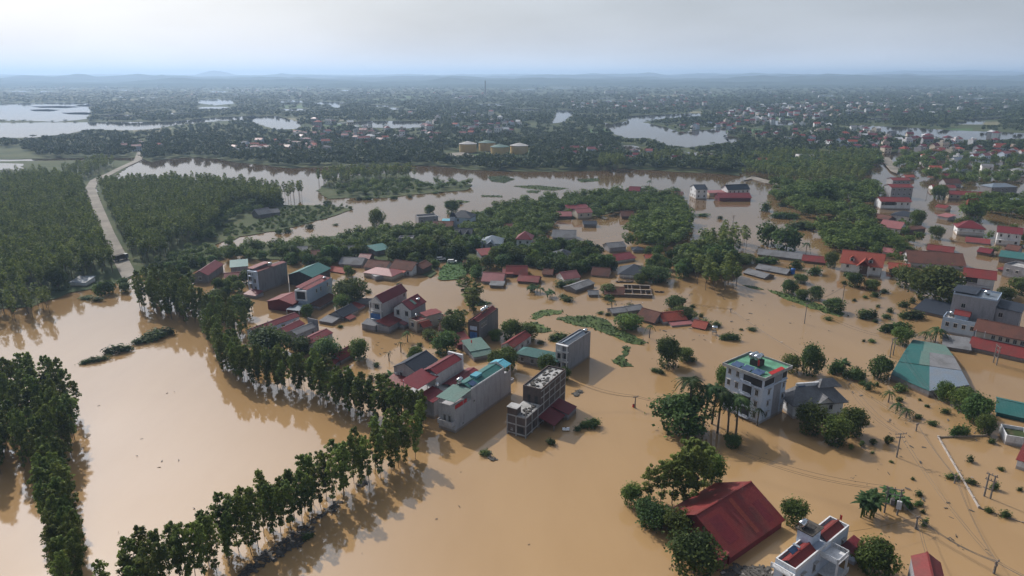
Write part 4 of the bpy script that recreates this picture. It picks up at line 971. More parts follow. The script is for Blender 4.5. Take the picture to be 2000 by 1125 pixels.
# --- grey blocks on the right
r, L, D, h = simple(1848, 643, 1932, 660, 574, 11, 'big blank grey cement block with stepped roof terraces', 'the big grey block', 'blue', 'flat', 'bluegrey', 0, win='', phx=.5)
for q in r.children:
    if q.name.startswith('wall'): q.data.materials[0] = M['midgrey']
sheetpart(shed_roof(L*.52, D, h+.6, .5, .3, 'N', .12, -.2, 0), 'roof_sheet', M['slate'], r)
MB().box(0, .3, h, L*.5, .4, h+.6).build('roof_lattice', M['concrete'], r)
block(r, 'wing', L+.02, .8, L+6.8, D, h-2.6, 'midgrey'); sheetpart(shed_roof(7.0, D, h-2.55, .5, .3, 'E', .12, L, .5), 'wing_roof', M['slate'], r)
for u, z in ((L*.28, h-4.3), (L*.28, h-7.6), (L*.85, h-8.2)): window(r, 'S', L, D, u, z, 1.3, 1.6, False)
w_ = window(r, 'S', L, D, L+1.6, h-5.4, 1.3, 1.6, False); w_.location.y = .8
w_ = window(r, 'S', L, D, L+1.4, h-9.0, 1.3, 1.6, False); w_.location.y = .8
water_tank(r, L*.72, D*.5, h+.1, 1.5, .6, False, .4)
r, L, D, h = simple(1836, 648, 1900, 661, 622, 7, 'weathered grey two-storey house with hooded windows and roof tank', 'the weathered grey house', 'blue', 'flat', 'concrete', 0, win='', phx=.7)
for k in range(4): window(r, 'S', L, D, 1.6 + k*(L-2.4)/3, h-2.4, 1.1, 1.5, True)
water_tank(r, 2.2, 3.0, h, 1.5, .55, False, 1.2)
sheetpart(gable_roof(4, 3.2, h+2.2, 1.0, .4, 'x', .1, L-6.5, 1), 'stair_roof', M['red'], r); MB().box(L-6.4, 1.1, h, L-2.6, 4.1, h+2.2).build('stair_box', M['blue'], r)
r, L, D, h = simple(1899, 676, 2035, 706, 643, 8, 'long rendered building with old brown tile roof and a red sheet awning', 'the long tile-roofed building', 'beige', 'gable_x', 'brown', 2.4, .7, win='', name='building', cat='building')
for k in range(7): window(r, 'S', L, D, 5.0 + k*(L-6)/6.5, h-2.3, 1.1, 1.5, True)
for q in (.15, 2.6): MB().box(q, -.7, -1, q+.18, -.5, h).build('post', M['white'], r)
lean_to(r, 'awning', -.5, -5.5, L+1, -.75, 1.3, 2.2, 'S', 'red', 'darkgrey', True)
simple(1842, 682, 1893, 690, 676, 7, 'grey patchwork cement sheet roof left of the red awning', 'the patchwork grey roof', 'darkgrey', 'shed_S', 'greyroof', 1.6, win='', name='shed', cat='shed')
simple(1785, 609, 1846, 623, 604, 11, 'dark grey low roofs left of the big grey block', 'the low dark roofs', 'darkgrey', 'shed_S', 'slate', 1.8, win='', name='shed', cat='shed')
# --- teal warehouse
s = fit((1815,762), 772, (1740,730), (1893,752)); A = G(1815, 765, 1.8); B = G(1893, 753, 1.8); C = G(1740, 732, 1.8); E = G(1783, 663, 2.0)
r = empty('warehouse', (A.x, A.y, 0)); tag(r, 'large warehouse roof of patched teal and grey sheets standing in the flood', 'warehouse')
def loc(v, z): return (v.x - A.x, v.y - A.y, z)
F_ = G(1846, 674, 2.0)
p0, p1, p2, p3 = loc(A, 2.0), loc(B, 2.0), loc(F_, 2.0), loc(E, 2.0); p4 = loc(C, 2.0)
def lerp3(a, b, t, z=None): q = tuple(a[i] + (b[i] - a[i]) * t for i in range(3)); return q if z is None else (q[0], q[1], z)
wl_ = MB(); o_ = [p4, p0, p1, p2, p3]; n_ = len(o_)
for i in range(n_):
    a_, b_ = o_[i], o_[(i + 1) % n_]; wl_.poly([(a_[0], a_[1], -1.5), (b_[0], b_[1], -1.5), (b_[0], b_[1], 1.8), (a_[0], a_[1], 1.8)])
wl_.build('wall', M['darkgrey'], r)
# bays across: patches of different sheets, each stepped a little
uL = lambda t: lerp3(p4, p3, t); uR = lambda t: lerp3(p1, p2, t)
def bay(t0, t1, a0, a1, mt, dz):
    q = []
    for t_, a_ in ((t0, a0), (t0, a1), (t1, a1), (t1, a0)):
        if t_ == 0:
            if a_ <= .5: v = lerp3(p4, p0, a_ * 2)
            else: v = lerp3(p0, p1, a_ * 2 - 1)
        else: v = lerp3(uL(t_), uR(t_), a_)
        hgt_ = 2.0 + dz + (.7 * (1 - abs(t_ - .62) / .62) if t_ < .62 else .7 * (1 - t_) / .38)
        q.append((v[0], v[1], hgt_))
    sheetpart(MB().slab(q, .1), 'roof_panel', M[mt], r)
bay(0, .3, 0, .5, 'teal', 0); bay(0, .3, .5, 1, 'bluegrey', .02)
bay(.3, .64, 0, .33, 'teal', .15); bay(.3, .64, .33, .5, 'palegreen', .17); bay(.3, .64, .5, 1, 'greyroof', .13)
bay(.64, 1, 0, .36, 'teal', .0); bay(.64, 1, .36, 1, 'palegreen', .05)
HOUSES.append((r, 'the teal warehouse', A.x + 8, A.y + 14, 16, None))
r, L, D, h = simple(1945, 812, 2060, 838, 804, 10, 'green sheet hall with rust stained roof at the right edge', 'the green edge hall', 'teal', 'gable_x', 'teal', 1.6, .4, win='', name='hall', cat='hall')
r, L, D, h = simple(1983, 915, 2050, 937, 898, 7, 'white walled red roofed hut at the right edge', 'the red edge hut', 'white', 'shed_S', 'red', 1.6, .3, win='')
r, L, D, h = simple(1962, 868, 2010, 876, 856, 6, 'small white building with plants on its flat top at the right edge', 'the planted white building', 'white', 'flat', 'land', 0, win='')

# --- four-storey building
s = fit((1492,741), 829, (1420.5,713.5), (1539,719)); x, y, yaw, L, D, h = s
r, L, D, h = house(s, 'four-storey pale blue building with green roof deck, solar panels and steel tanks', 'the four-storey building', 'bluewhite', 'none', 'green_floor', win='', name='apartment_building', cat='building')
MB().box(-.8, -.8, h, L+.8, D+.8, h+.25).build('roof_slab', M['concrete'], r)
parapet(L+1.6, D+1.6, h+.25, .55, .2, -.8, -.8).build('parapet', M['concrete'], r)
MB().box(-.58, -.58, h+.253, L+.58, D+.58, h+.29).build('roof_deck', M['green_floor'], r)
MB().box(L*.48, -.06, -1, L*.78, -.012, h-.02).build('stair_strip', M['midgrey'], r)
MB().box(-.06, D*.28, .8, -.012, D*.52, h-3.2).build('loggia_shade_panel', M['dark_shade'], r)  # dark sheet on the facade paints the shade behind the balconies
MB().box(-.05, .3, h-2.5, -.012, D*.52, h-.5).box(.3, -.05, h-2.3, L*.45, -.012, h-.6).box(L*.8, -.05, h-2.3, L-.2, -.012, h-.6).build('top_gallery_painted_opening', M['dark_shade'], r)  # gallery shade painted as dark panels on the solid wall
MB().box(-.35, -.05, h-2.9, -.02, D*.52, h-2.5).box(-.3, -.3, h-2.9, L+.02, -.02, h-2.6).box(-.3, -.3, h-2.6, .1, .1, h).build('gallery_beam', M['bluewhite'], r)
for k in range(4): MB().box(-1.0, D*.26, .6+k*3.1, -.02, D*.56, .8+k*3.1).build('balcony', M['bluewhite'], r); railing(r, 'balcony_rail', -.95, D*.27, -.95, D*.55, .8+k*3.1, .75, 'bluewhite')
for k in range(4):
    z = 1.0 + k*3.1
    if z < h-1.2:
        window(r, 'W', L, D, D*.9, z+.3, .9, 1.6, True); window(r, 'W', L, D, D*.68, z+.3, .9, 1.6, True)
        if k < 3: window(r, 'W', L, D, D*.14, z+.3, .9, 1.6, True); window(r, 'S', L, D, L*.28, z+.3, .9, 1.4, True); window(r, 'S', L, D, L*.9, z+.3, .9, 1.4, True)
for k in range(3): 
    for j in range(2): MB().slab([(.2+j*1.35, 1.2+k*3.0+.1, h+.55), (1.45+j*1.35, 1.2+k*3.0+.1, h+.95), (1.45+j*1.35, 1.2+k*3.0+2.7, h+.95), (.2+j*1.35, 1.2+k*3.0+2.7, h+.55)], .06).build('solar_panel', M['solar'], r)
MB().box(L*.42, D*.42, h+.3, L*.66, D*.66, h+1.9).build('tank_plinth', M['dark_shade'], r)
water_tank(r, L*.52, D*.5, h+1.9, 2.6, .75, False, .15); water_tank(r, L*.52, D*.63, h+1.9, 2.6, .75, False, .15)
MB().slab([(L*.2, -.7, h+.9), (L*.75, -.7, h+.9), (L*.75, .3, h+1.15), (L*.2, .3, h+1.15)], .06).build('red_awning', M['red_paint'], r)
MB().box(2.9, D*.36, h+.3, 2.96, D*.36+.06, h+3.4).build('flag_pole', M['iron'], r); MB().box(2.97, D*.36-.5, h+1.6, 3.0, D*.36, h+3.2).build('flag', M['red_paint'], r)
# --- slate villa beside it
s = fit((1552,789.5), 818, (1521.5,771), (1648,782)); x, y, yaw, L, D, h = s
r, L, D, h = house((x, y, yaw, L, D, h), 'white villa with grey shingled mansard skirts and a sunken roof terrace', 'the slate-skirted villa', 'white', 'none', 'slate', win='S', wstep=5)
rh = h + 3.7; i1, i2 = 3.2, 2.6
mb = MB(); c0 = [(-.9, -.9, h-.1), (L+.9, -.9, h-.1), (L+.9, D+.9, h-.1), (-.9, D+.9, h-.1)]; c1 = [(i1*.55, i1, rh), (L-i2, i1, rh), (L-i2, D-i2, rh), (i1*.55, D-i2, rh)]
for k in range(4): j = (k+1) % 4; mb.poly([c0[k], c0[j], c1[j], c1[k]])
mb.box(-.9, -.9, h-.3, L+.9, D+.9, h-.104)
o = sheetpart(mb, 'shingle_roof', M['greyroof'], r)
MB().box(i1*.55+.2, i1+.2, rh-1.0, L*.6, D-i2-.2, rh-.9).build('terrace', M['rubble'], r); parapet(L-i2-i1*.55, D-i2-i1, rh-1.0, 1.6, .2, i1*.55, i1).build('parapet', M['white'], r)
sheetpart(hip_roof(L*.42, D*.5, rh-.3, 1.8, .3, .1, L*.55, D*.3), 'ridge_roof', M['greyroof'], r)
sheetpart(gable_roof(4.6, 4.0, h+.3, 1.7, .3, 'y', .1, L*.4, -1.5), 'front_gable', M['greyroof'], r)
MB().poly([(L*.4+.1, -1.3, h+.3), (L*.4+4.5, -1.3, h+.3), (L*.4+2.3, -1.3, h+1.9)]).build('gable_front', M['white'], r)
MB().slab([(2.2, D*.45, rh-.2), (4.2, D*.45, rh-.2), (4.2, D*.62, rh+.3), (2.2, D*.62, rh+.3)], .06).build('solar_panel', M['solar'], r); water_tank(r, 3.6, D*.7, rh-.9, 1.2, .35, False, .5)
window(r, 'W', L, D, D*.55, h-2.4, .9, 1.5, True)
block(r, 'wing', L*.62, D, L-.5, D+5, h-1.2, 'white'); sheetpart(hip_roof(L*.38, 5, h-1.15, 2.0, .5, .1, L*.62, D), 'wing_roof', M['greyroof'], r)
# --- big red hall
V1 = G(1361.6, 1015.7, 6.6); 
s = fit((1425,1085), 1103, (1310,996), (1528,1014)); x, y, yaw, L, D, h = s
r, L, D, h = house(s, 'very large red sheet roofed hall standing in the flood', 'the big red hall', 'maroon', 'gable_x', 'red', 4.3, .4, win='', name='hall', cat='hall')
lean_to(r, 'annex', -3.2, 0, -.1, D*.35, 1.6, 1.0, 'W', 'red', 'maroon')
k_ = 4.3 / (D / 2); zz = lambda y_: h + .165 + k_ * y_
for (x0_, x1_, y0_, y1_, mt_) in ((1.4, 4.6, 1.2, 6.0, 'maroon'), (L*.52, L*.52+1.1, .4, D*.46, 'orange'), (L*.78, L*.78+2.1, .6, D*.3, 'maroon')):
    sheetpart(MB().slab([(x0_, y0_, zz(y0_)), (x1_, y0_, zz(y0_)), (x1_, y1_, zz(y1_)), (x0_, y1_, zz(y1_))], .02), 'roof_patch', M[mt_], r)
MB().tube([(L*.8, D*.5-.5, h+4.2), (L*.8, D*.5-.5, h+5.6)], .05, 6).build('roof_pipe', M['steel'], r)
# --- white villa at the bottom edge
s = fit((1553.5,1119), 1168, (1515.5,1095), (1658,1032)); x, y, yaw, L, D, h = s
r, L, D, h = house(s, 'ornate white villa with two red roof decks and a blue-striped water tank', 'the ornate white villa', 'bluewhite', 'none', 'red', win='', wstep=4)
parapet(L, D, h, .7, .25).build('parapet', M['white'], r)
for a_, b_ in ((.5, L*.42), (L*.62, L-.6)): sheetpart(gable_roof(b_-a_, D-1.0, h+.1, .9, .0, 'x', .1, a_, .5), 'roof', M['red'], r)
MB().box(L*.42, D*.45, h, L*.6, D+.6, h+2.6).build('stair_tower', M['bluewhite'], r); MB().box(L*.42-.3, D*.45-.3, h+2.6, L*.6+.3, D+.9, h+2.8).build('stair_tower_roof', M['rubble'], r); MB().box(L*.47, D*.6, h+2.803, L*.57, D*.9, h+2.86).build('roof_hatch', M['dark_shade'], r)
water_tank(r, L*.46, D+.1, h+2.8, 1.5, .6, False, .3, 'steel')
MB().box(L*.45, -3.2, h-.9, L*.66, -.02, h-.7).build('balcony', M['white'], r); railing(r, 'balcony_rail', L*.45, -3.1, L*.66, -3.1, h-.7, .9, 'white'); railing(r, 'balcony_rail', L*.45, -3.1, L*.45, -.1, h-.7, .9, 'white'); railing(r, 'balcony_rail', L*.66, -3.1, L*.66, -.1, h-.7, .9, 'white')
MB().box(L*.45, -3.4, h-4.4, L*.68, -.02, h-4.2).build('lower_balcony', M['white'], r); railing(r, 'balcony_rail', L*.45, -3.3, L*.68, -3.3, h-4.2, .9, 'white')
MB().box(L*.45, -3.2, -1.5, L*.45+.3, -2.9, h-.9).box(L*.66-.3, -3.2, -1.5, L*.66, -2.9, h-.9).build('porch_column', M['white'], r)
for u in (2.6, L*.36, L*.72, L*.9): window(r, 'S', L, D, u, h-3.2, 1.0, 1.8, True)
window(r, 'W', L, D, D*.35, h-3.4, 1.6, 2.2, False, 'door')
MB().box(-1.3, -.1, h-.5, -.02, D+.1, h-.3).build('front_cornice', M['white'], r); railing(r, 'front_balustrade', -1.2, 0, -1.2, D, h-.3, .8, 'white')
MB().slab([(2.4, D*.55, h+1.2), (4.4, D*.55, h+1.2), (4.4, D*.8, h+1.7), (2.4, D*.8, h+1.7)], .06).build('solar_panel', M['solar'], r); MB().tube([(4.5, D*.5, h+1.7), (4.5, D*.85, h+1.7)], .22, 10).build('heater_drum', M['steel'], r)
lean_to(r, 'side_porch', L*.86, -3.0, L+2.5, -.1, h-3.4, .8, 'S', 'maroon', 'bluewhite')
MB().box(L-.9, D*.4, h+.7, L-.86, D*.4+.04, h+2.6).build('flag_pole', M['iron'], r); MB().box(L-.86, D*.4-.35, h+1.5, L-.83, D*.4, h+2.5).build('flag', M['red_paint'], r)
# --- red roof at the bottom right corner
A = G(1781, 1083, 6.0); B = G(1837, 1096, 6.0); d_ = B - A
yw = math.atan2(d_.y, d_.x); house((A.x + math.sin(yw) * 13.5, A.y - math.cos(yw) * 13.5, yw, d_.length, 13.5, 5.6), 'red sheet gabled roof with dark end parapets at the bottom corner', 'the bottom corner roof', 'midgrey', 'gable_y', 'red', 1.4, .1, win='')
# --- tiny metal roof hut left
simple(138, 560, 168, 560, 552, 7, 'pale shiny sheet roof on a hut at the left shore', 'the shiny-roofed hut', 'white', 'shed_S', 'bluegrey', .7, win='', name='hut', cat='hut')

# --- smaller houses between the ones above
MORE = [
 (1826,410,1846,413,404,7,'little red roofed shop front by the flooded street','the little red shop','beige','gable_x','red',1.3), (1830,428,1850,432,421,7,'low pinkish shop roof below the little red shop','the low pinkish shop','midgrey','shed_S','pink',1.0),
 (1656,392,1684,394,386,7,'grey flat house half hidden in the right wood','the hidden grey house','midgrey','gable_x','greyroof',1.4), (1702,430,1732,436,424,8,'long brown tiled roof left of the patched pink roof','the long brown tiles','brick','gable_x','brown',1.8),
 (1722,497,1742,500,491,6,'tiny pink gable between trees behind the villa with dormers','the tiny pink gable','beige','gable_x','pink',1.4), (1752,506,1772,509,500,6,'small red shed left of the wide brown corner roof','the small red corner shed','brick','shed_S','red',.8),
 (1874,344,1902,345,336,9,'dark slate villa with red annex in the upper flooded quarter','the upper slate villa','midgrey','hip','slate',2.2), (1916,338,1938,339,325,9,'white two-storey villa standing in upper floodwater','the upper white villa','white','gable_x','greyroof',2.0),
 (1958,338,1975,338,333,6,'small grey hut by the upper floodwater','the upper grey hut','midgrey','flat','concrete',0), (1978,345,2004,346,333,9,'pale house at the right edge by the upper floodwater','the pale edge house','white','hip','greyroof',2.0),
 (1768,352,1786,352,346,7,'red roofed house at the foot of the bridge road','the bridge-foot house','midgrey','gable_x','orange',1.5), (1815,336,1838,337,328,8,'white house with orange roof left of the upper slate villa','the orange-roofed upper house','beige','gable_x','orange',1.8),
 (1840,350,1858,350,344,7,'grey house with maroon roof above the junction house','the maroon upper house','midgrey','gable_x','maroon',1.6), (1890,412,1906,414,404,6,'small red annex at the shops','the small red shop annex','beige','shed_S','red',.7),
 (1970,402,1998,404,392,9,'dark grey house among trees at the right edge','the dark tree-edge house','darkgrey','hip','bluegrey',1.8), (1962,494,1986,498,486,7,'brown gable behind the teal edge shed','the brown edge gable','midgrey','gable_x','brown',1.8),
 (1908,497,1932,501,491,7,'low maroon roof across the street from the long red corner house','the low maroon street roof','brick','gable_x','maroon',1.4), (1948,530,1964,534,525,6,'small red lean-to roof by the grey edge block','the red edge lean-to','brick','shed_S','red',.8),
 (1690,318,1712,318,311,8,'grey villa left of the bridge road','the bridge villa','midgrey','gable_x','greyroof',2.0), (1560,312,1590,312,304,10,'pale block house beyond the right wood','the pale block beyond the wood','white','flat','concrete',0),
 (1600,322,1620,322,316,8,'red roofed house at the far side of the right wood','the far-side red house','beige','gable_x','red',1.8), (1480,318,1498,318,312,8,'orange roofed cottage beyond the lake','the orange cottage beyond the lake','beige','gable_x','orange',1.8),
 (606,505,626,504,499,7,'brown roof deep in the orchard','the deep brown orchard roof','brick','gable_x','brown',1.6), (700,512,720,513,506,7,'dull maroon roof at the orchard edge','the dull maroon orchard roof','brick','gable_x','maroon',1.7),
 (580,497,600,496,491,7,'grey sheet roof in the orchard behind the tall dark cement house','the grey orchard roof','midgrey','gable_x','greyroof',1.5), (842,482,862,481,476,7,'low red roof among trees left of the blue-grey hip-roofed house','the low orchard red roof','brick','gable_x','orange',1.6),
 (1050,472,1068,473,467,6,'small brown roof right of the white tower house','the small brown tower-side roof','brick','gable_x','brown',1.5), (952,441,974,441,435,7,'grey tiled roofs among trees right of the villa with slate turrets','the grey tiled roofs','midgrey','gable_x','greyroof',1.6),
 (984,449,1000,449,444,6,'brown hut among trees behind the white tower house','the brown hut behind','brick','gable_x','brown',1.5), (1140,444,1165,444,438,7,'low dark roof beside the wide brown pond','the low pond roof','darkgrey','gable_x','slate',1.3),
 (1262,512,1280,512,506,6,'small orange roof behind the navy hip-roofed house','the small orange roof','brick','gable_x','orange',1.4), (1148,520,1168,520,514,6,'small grey gable between the dark slate house and the brown orange-eaved house','the small grey between-gable','midgrey','gable_x','greyroof',1.5),
 (1060,540,1078,541,535,6,'low brown hut below the dark slate house','the low brown hut','brick','gable_x','brown',1.4), (905,522,922,522,517,6,'small brown outhouse by the green field','the small brown outhouse','brick','gable_x','brown',1.3),
]
for a in MORE: simple(*a, win='S' if a[8] in ('white', 'beige') else '')
# ------------------------------------------------------------------ plants: templates (unit height, foliage cards + trunk)
RS = np.random.RandomState(11)
def cards(C, size, rs, up=.35, aspect=1.5, outward=None):
    """one small bent leaf spray per centre"""
    n = len(C); N = rs.normal(size=(n, 3)); N[:, 2] = np.abs(N[:, 2]) + up
    if outward is not None: N += outward * .9
    N /= np.linalg.norm(N, axis=1, keepdims=True)
    A = np.cross(N, rs.normal(size=(n, 3))); A /= np.linalg.norm(A, axis=1, keepdims=True) + 1e-9
    B = np.cross(N, A); s = (size * rs.uniform(.6, 1.35, n))[:, None] if np.ndim(size) == 0 else (size * rs.uniform(.7, 1.3, n))[:, None]
    a = A * s * .5 * aspect; b = B * s * .5
    k = rs.uniform(.3, .9, (n, 1))
    V = np.stack([C - a, C - b * k + N * s * .08, C + a, C + b + N * s * .05], 1).reshape(-1, 3)
    F = np.arange(4 * n).reshape(n, 4)
    return V, F
def ell(n, c, r, rs, shell=.55):
    d = rs.normal(size=(n, 3)); d /= np.linalg.norm(d, axis=1, keepdims=True)
    q = shell + (1 - shell) * rs.uniform(0, 1, (n, 1)) ** .5
    return np.array(c) + d * q * np.array(r), d
def trunk_np(path, r0, r1, n=5):
    m = MB(); k = len(path); m.tube(path, [r0 + (r1 - r0) * i / (k - 1) for i in range(k)], n, cap=False); return m
def join_np(parts):
    V, F, I, o = [], [], [], 0
    for v, f, m in parts:
        v = np.asarray(v, float).reshape(-1, 3); f = np.asarray(f); V.append(v); F.append(f + o); I += [m] * len(f); o += len(v)
    return np.concatenate(V), np.concatenate(F), I
def euc_geo(seed, n=1150, cs=.033):
    """slender plantation eucalyptus: bare stem, narrow airy crown in the upper half with loose tufts lower down"""
    rs = np.random.RandomState(seed); cen = []; outw = []
    lean = rs.uniform(-.03, .03, 2); nl = 30
    for i in range(nl):
        t = .36 + .61 * (max(0, i + rs.uniform(-.5, .5)) / nl) ** .8
        w = .155 * math.sin(min(1, (t - .26) / .30) * math.pi / 2) * (1 if t < .70 else 1 - ((t - .70) / .31) ** 2.0 * .80)
        an = i * 2.4 + rs.uniform(-.6, .6); off = w * rs.uniform(.25, 1.0)
        c = (lean[0] * t + off * math.cos(an), lean[1] * t + off * math.sin(an), t)
        k = rs.uniform(.22, .46) * (.5 + .5 * w / .135); q, d = ell(int(n / nl * rs.uniform(.5, 1.5) * (.5 if t < .48 else 1)) + 2, c, (w * k + .012, w * k + .012, .034), rs, .2); cen.append(q); outw.append(d)
    for i in range(9):
        t = rs.uniform(.14, .40); an = rs.uniform(0, 6.28); c = (.045 * math.cos(an), .045 * math.sin(an), t)
        q, d = ell(max(2, n // 40), c, (.05, .05, .04), rs, .2); cen.append(q); outw.append(d)
    C = np.concatenate(cen); V, F = cards(C, cs, rs, .3, 1.5, np.concatenate(outw))
    path = [(lean[0] * t, lean[1] * t, t) for t in (-.12, .3, .6, .95)]
    tm = trunk_np(path, .0085, .003)
    return (V, F), (np.array(tm.v), np.array(tm.f))
def broad_geo(seed, n=800, cs=.11, lobes=9, flat=1.0, w=.52):
    """bushy broadleaf: several unequal lobes with gaps between them"""
    rs = np.random.RandomState(seed); cen = []; outw = []
    for i in range(lobes):
        an = 6.28 * i / lobes * 2.4 + rs.uniform(-.4, .4); ra = w * rs.uniform(.15, .62) * (0 if i == 0 else 1)
        z = .58 + .24 * flat * (1 - (ra / w) ** 1.4) * rs.uniform(.6, 1.1) - (.26 if i % 3 == 2 else 0) * (ra / w)
        r = w * rs.uniform(.34, .58)
        q, d = ell(int(n / lobes * rs.uniform(.6, 1.4)), (ra * math.cos(an), ra * math.sin(an), min(z, .8)), (r, r, r * .62 * flat + .05), rs, .62); cen.append(q); outw.append(d)
    q, d = ell(n // 6, (0, 0, .34), (w * .62, w * .62, .26), rs, .7); cen.append(q); outw.append(d)
    C = np.concatenate(cen); D_ = np.concatenate(outw); j = rs.uniform(size=len(C)) < .14; C[j] += D_[j] * rs.uniform(.02, .13, (j.sum(), 1)); C += rs.normal(size=C.shape) * .012
    zm = C[:, 2].max(); C[:, 2] *= 1 / zm
    k = C[:, 2] > .02; V, F = cards(C[k], cs, rs, .3, 1.3, D_[k])
    tm = trunk_np([(0, 0, -.2), (.01, 0, .2), (0, .01, .6)], .035, .012)
    for a in (0.3, 2.4, 4.4):
        j = MB().tube([(0, 0, .3), (.16 * math.cos(a), .16 * math.sin(a), .5), (.3 * math.cos(a), .3 * math.sin(a), .68)], [.018, .012, .006], 4, cap=False)
        o = len(tm.v); tm.v += j.v; tm.f += [tuple(q + o for q in f) for f in j.f]
    V5 = np.array(tm.v); F5 = [f for f in tm.f]
    return (V, F), (V5, np.array([f if len(f) == 4 else f for f in F5 if len(f) == 4]))
def bush_geo(seed, n=420, cs=.13):
    rs = np.random.RandomState(seed); cen = []; outw = []
    for i in range(6):
        a = rs.uniform(0, 6.28); ra = rs.uniform(0, .34); r = rs.uniform(.18, .34)
        q, d = ell(n // 6, (ra * math.cos(a), ra * math.sin(a), rs.uniform(.2, .55)), (r, r, r * 1.1), rs, .5); cen.append(q); outw.append(d)
    C = np.concatenate(cen); D_ = np.concatenate(outw); j = rs.uniform(size=len(C)) < .5; C[j] += D_[j] * rs.uniform(.03, .30, (j.sum(), 1)); k = C[:, 2] > .0; C = C[k]; D_ = D_[k]; C[:, 2] /= C[:, 2].max()
    return cards(C, cs, rs, .3, 1.4, D_)
def low_geo(seed, n, cs, kind):
    rs = np.random.RandomState(seed)
    if kind == 'euc':
        t = .42 + .56 * rs.uniform(0, 1, n); w = .13 * np.where(t < .75, np.minimum(1, (t - .34) / .25), 1 - ((t - .75) / .27) ** 1.7 * .8)
        a = rs.uniform(0, 6.28, n); ra = w * np.sqrt(rs.uniform(.1, 1, n)); C = np.stack([ra * np.cos(a), ra * np.sin(a), t], 1); d = np.stack([np.cos(a), np.sin(a), a * 0 + .3], 1)
    else:
        L = 5; cen = []; dd = []
        for i in range(L):
            a = rs.uniform(0, 6.28); ra = rs.uniform(0, .36); r = rs.uniform(.2, .34)
            q, d = ell(n // L, (ra * math.cos(a), ra * math.sin(a), rs.uniform(.45, .74)), (r, r, r * .7), rs, .6); cen.append(q); dd.append(d)
        C = np.concatenate(cen); d = np.concatenate(dd)
    V, F = cards(C, cs, rs, .35, 1.25, d)
    return V, F
EUC = [euc_geo(s) for s in range(100, 112)]
EUC_M = [(np_mesh('crown', *g[0], [M['euc']]), np_mesh('trunk', *g[1], [M['bark_pale']])) for g in EUC]
BR = [broad_geo(s) for s in range(200, 206)]
BR_M = [(np_mesh('crown', *g[0], [M['broad' if i % 2 else 'dark']]), np_mesh('trunk', *g[1], [M['bark']])) for i, g in enumerate(BR)]
BRH = [broad_geo(s, 3600, .05, 13) for s in range(210, 213)]
BRH_M = [(np_mesh('crown', *g[0], [M['broad' if i != 1 else 'dark']]), np_mesh('trunk', *g[1], [M['bark']])) for i, g in enumerate(BRH)]
BAM_M = [(np_mesh('crown', *broad_geo(s, 900, .085, 10)[0], [M['bamboo']]), BR_M[0][1]) for s in (230, 231)]
EUH_M = []
for s_ in (240, 241, 242):
    g = euc_geo(s_, 1500, .03); EUH_M.append((np_mesh('crown', *g[0], [M['euc']]), np_mesh('trunk', *g[1], [M['bark_pale']])))
BU_M = [np_mesh('bush', *bush_geo(s), [M['bush' if i % 2 else 'dark']]) for i, s in enumerate(range(300, 306))]
for i, g in enumerate(BU_M): pass
def single(cg, tg, m1, m2):
    V, F, I = join_np([(cg[0], cg[1], 0), (tg[0], tg[1], 1)]); return np_mesh('tree', V, F, [m1, m2], I)
BR_S = [single(broad_geo(s, 1000, .09)[0], broad_geo(s, 60, .1)[1], M['broad' if s % 2 else 'dark'], M['bark']) for s in range(250, 256)]

TR = random.Random(99)
def near_house(x, y):
    best = None
    for r, s, hx, hy, rr, fp in HOUSES:
        d = math.hypot(x - hx, y - hy) - rr * .7
        if best is None or d < best[0]: best = (d, s, hx, hy)
    return best
LABELS = {}
def where(x, y):
    d, s, hx, hy = near_house(x, y)
    dx, dy = x - hx, y - hy
    rel = ('behind' if dy > 0 else 'in front of') if abs(dy) > abs(dx) else ('right of' if dx > 0 else 'left of')
    return rel, s
def unique_group(base, label):
    """plants nothing tells apart share one label and one group"""
    return base + ' ' + label.split(' ', 1)[1] if False else 'alike: ' + label
def place_tree(kind, x, y, hm, wm, meshes, label=None, group=None, name=None, single_mesh=False):
    cm = TR.choice(meshes); yaw = TR.uniform(0, 6.28)
    wn_ = {'euc': .27, 'broad': 1.04}.get(kind, 1.04)
    sx = wm / wn_
    if single_mesh:
        o = inst(name, cm, (x, y, -.24 * hm), yaw, (sx, sx, hm * 1.24)); tag(o, label, 'tree', group); return o
    r = empty(name, (x, y, 0), yaw); tag(r, label, 'tree', group)
    if kind == 'euc': r.rotation_euler = (TR.gauss(0, .035), TR.gauss(0, .035), yaw)
    dz = 0
    if kind == 'broad': dz = -.22 * hm; hm *= 1.22
    inst('crown', cm[0], (0, 0, dz), 0, (sx, sx, hm), r); inst('trunk', cm[1], (0, 0, dz), 0, (sx * (1 if kind == 'broad' else .9), sx * (1 if kind == 'broad' else .9), hm), r)
    return r
def dims(px, py, w, h):
    return w * depth(px, py) / FPX, height_at(px, py, py - h)
def hand_tree(px, py, w, h, label, kind='broad', meshes=None, name='broadleaf_tree'):
    wm, hm = dims(px, py, w, h); v = G(px, py)
    return place_tree(kind, v.x, v.y, hm, wm, meshes or BRH_M, label, None, name)
TAKEN = []
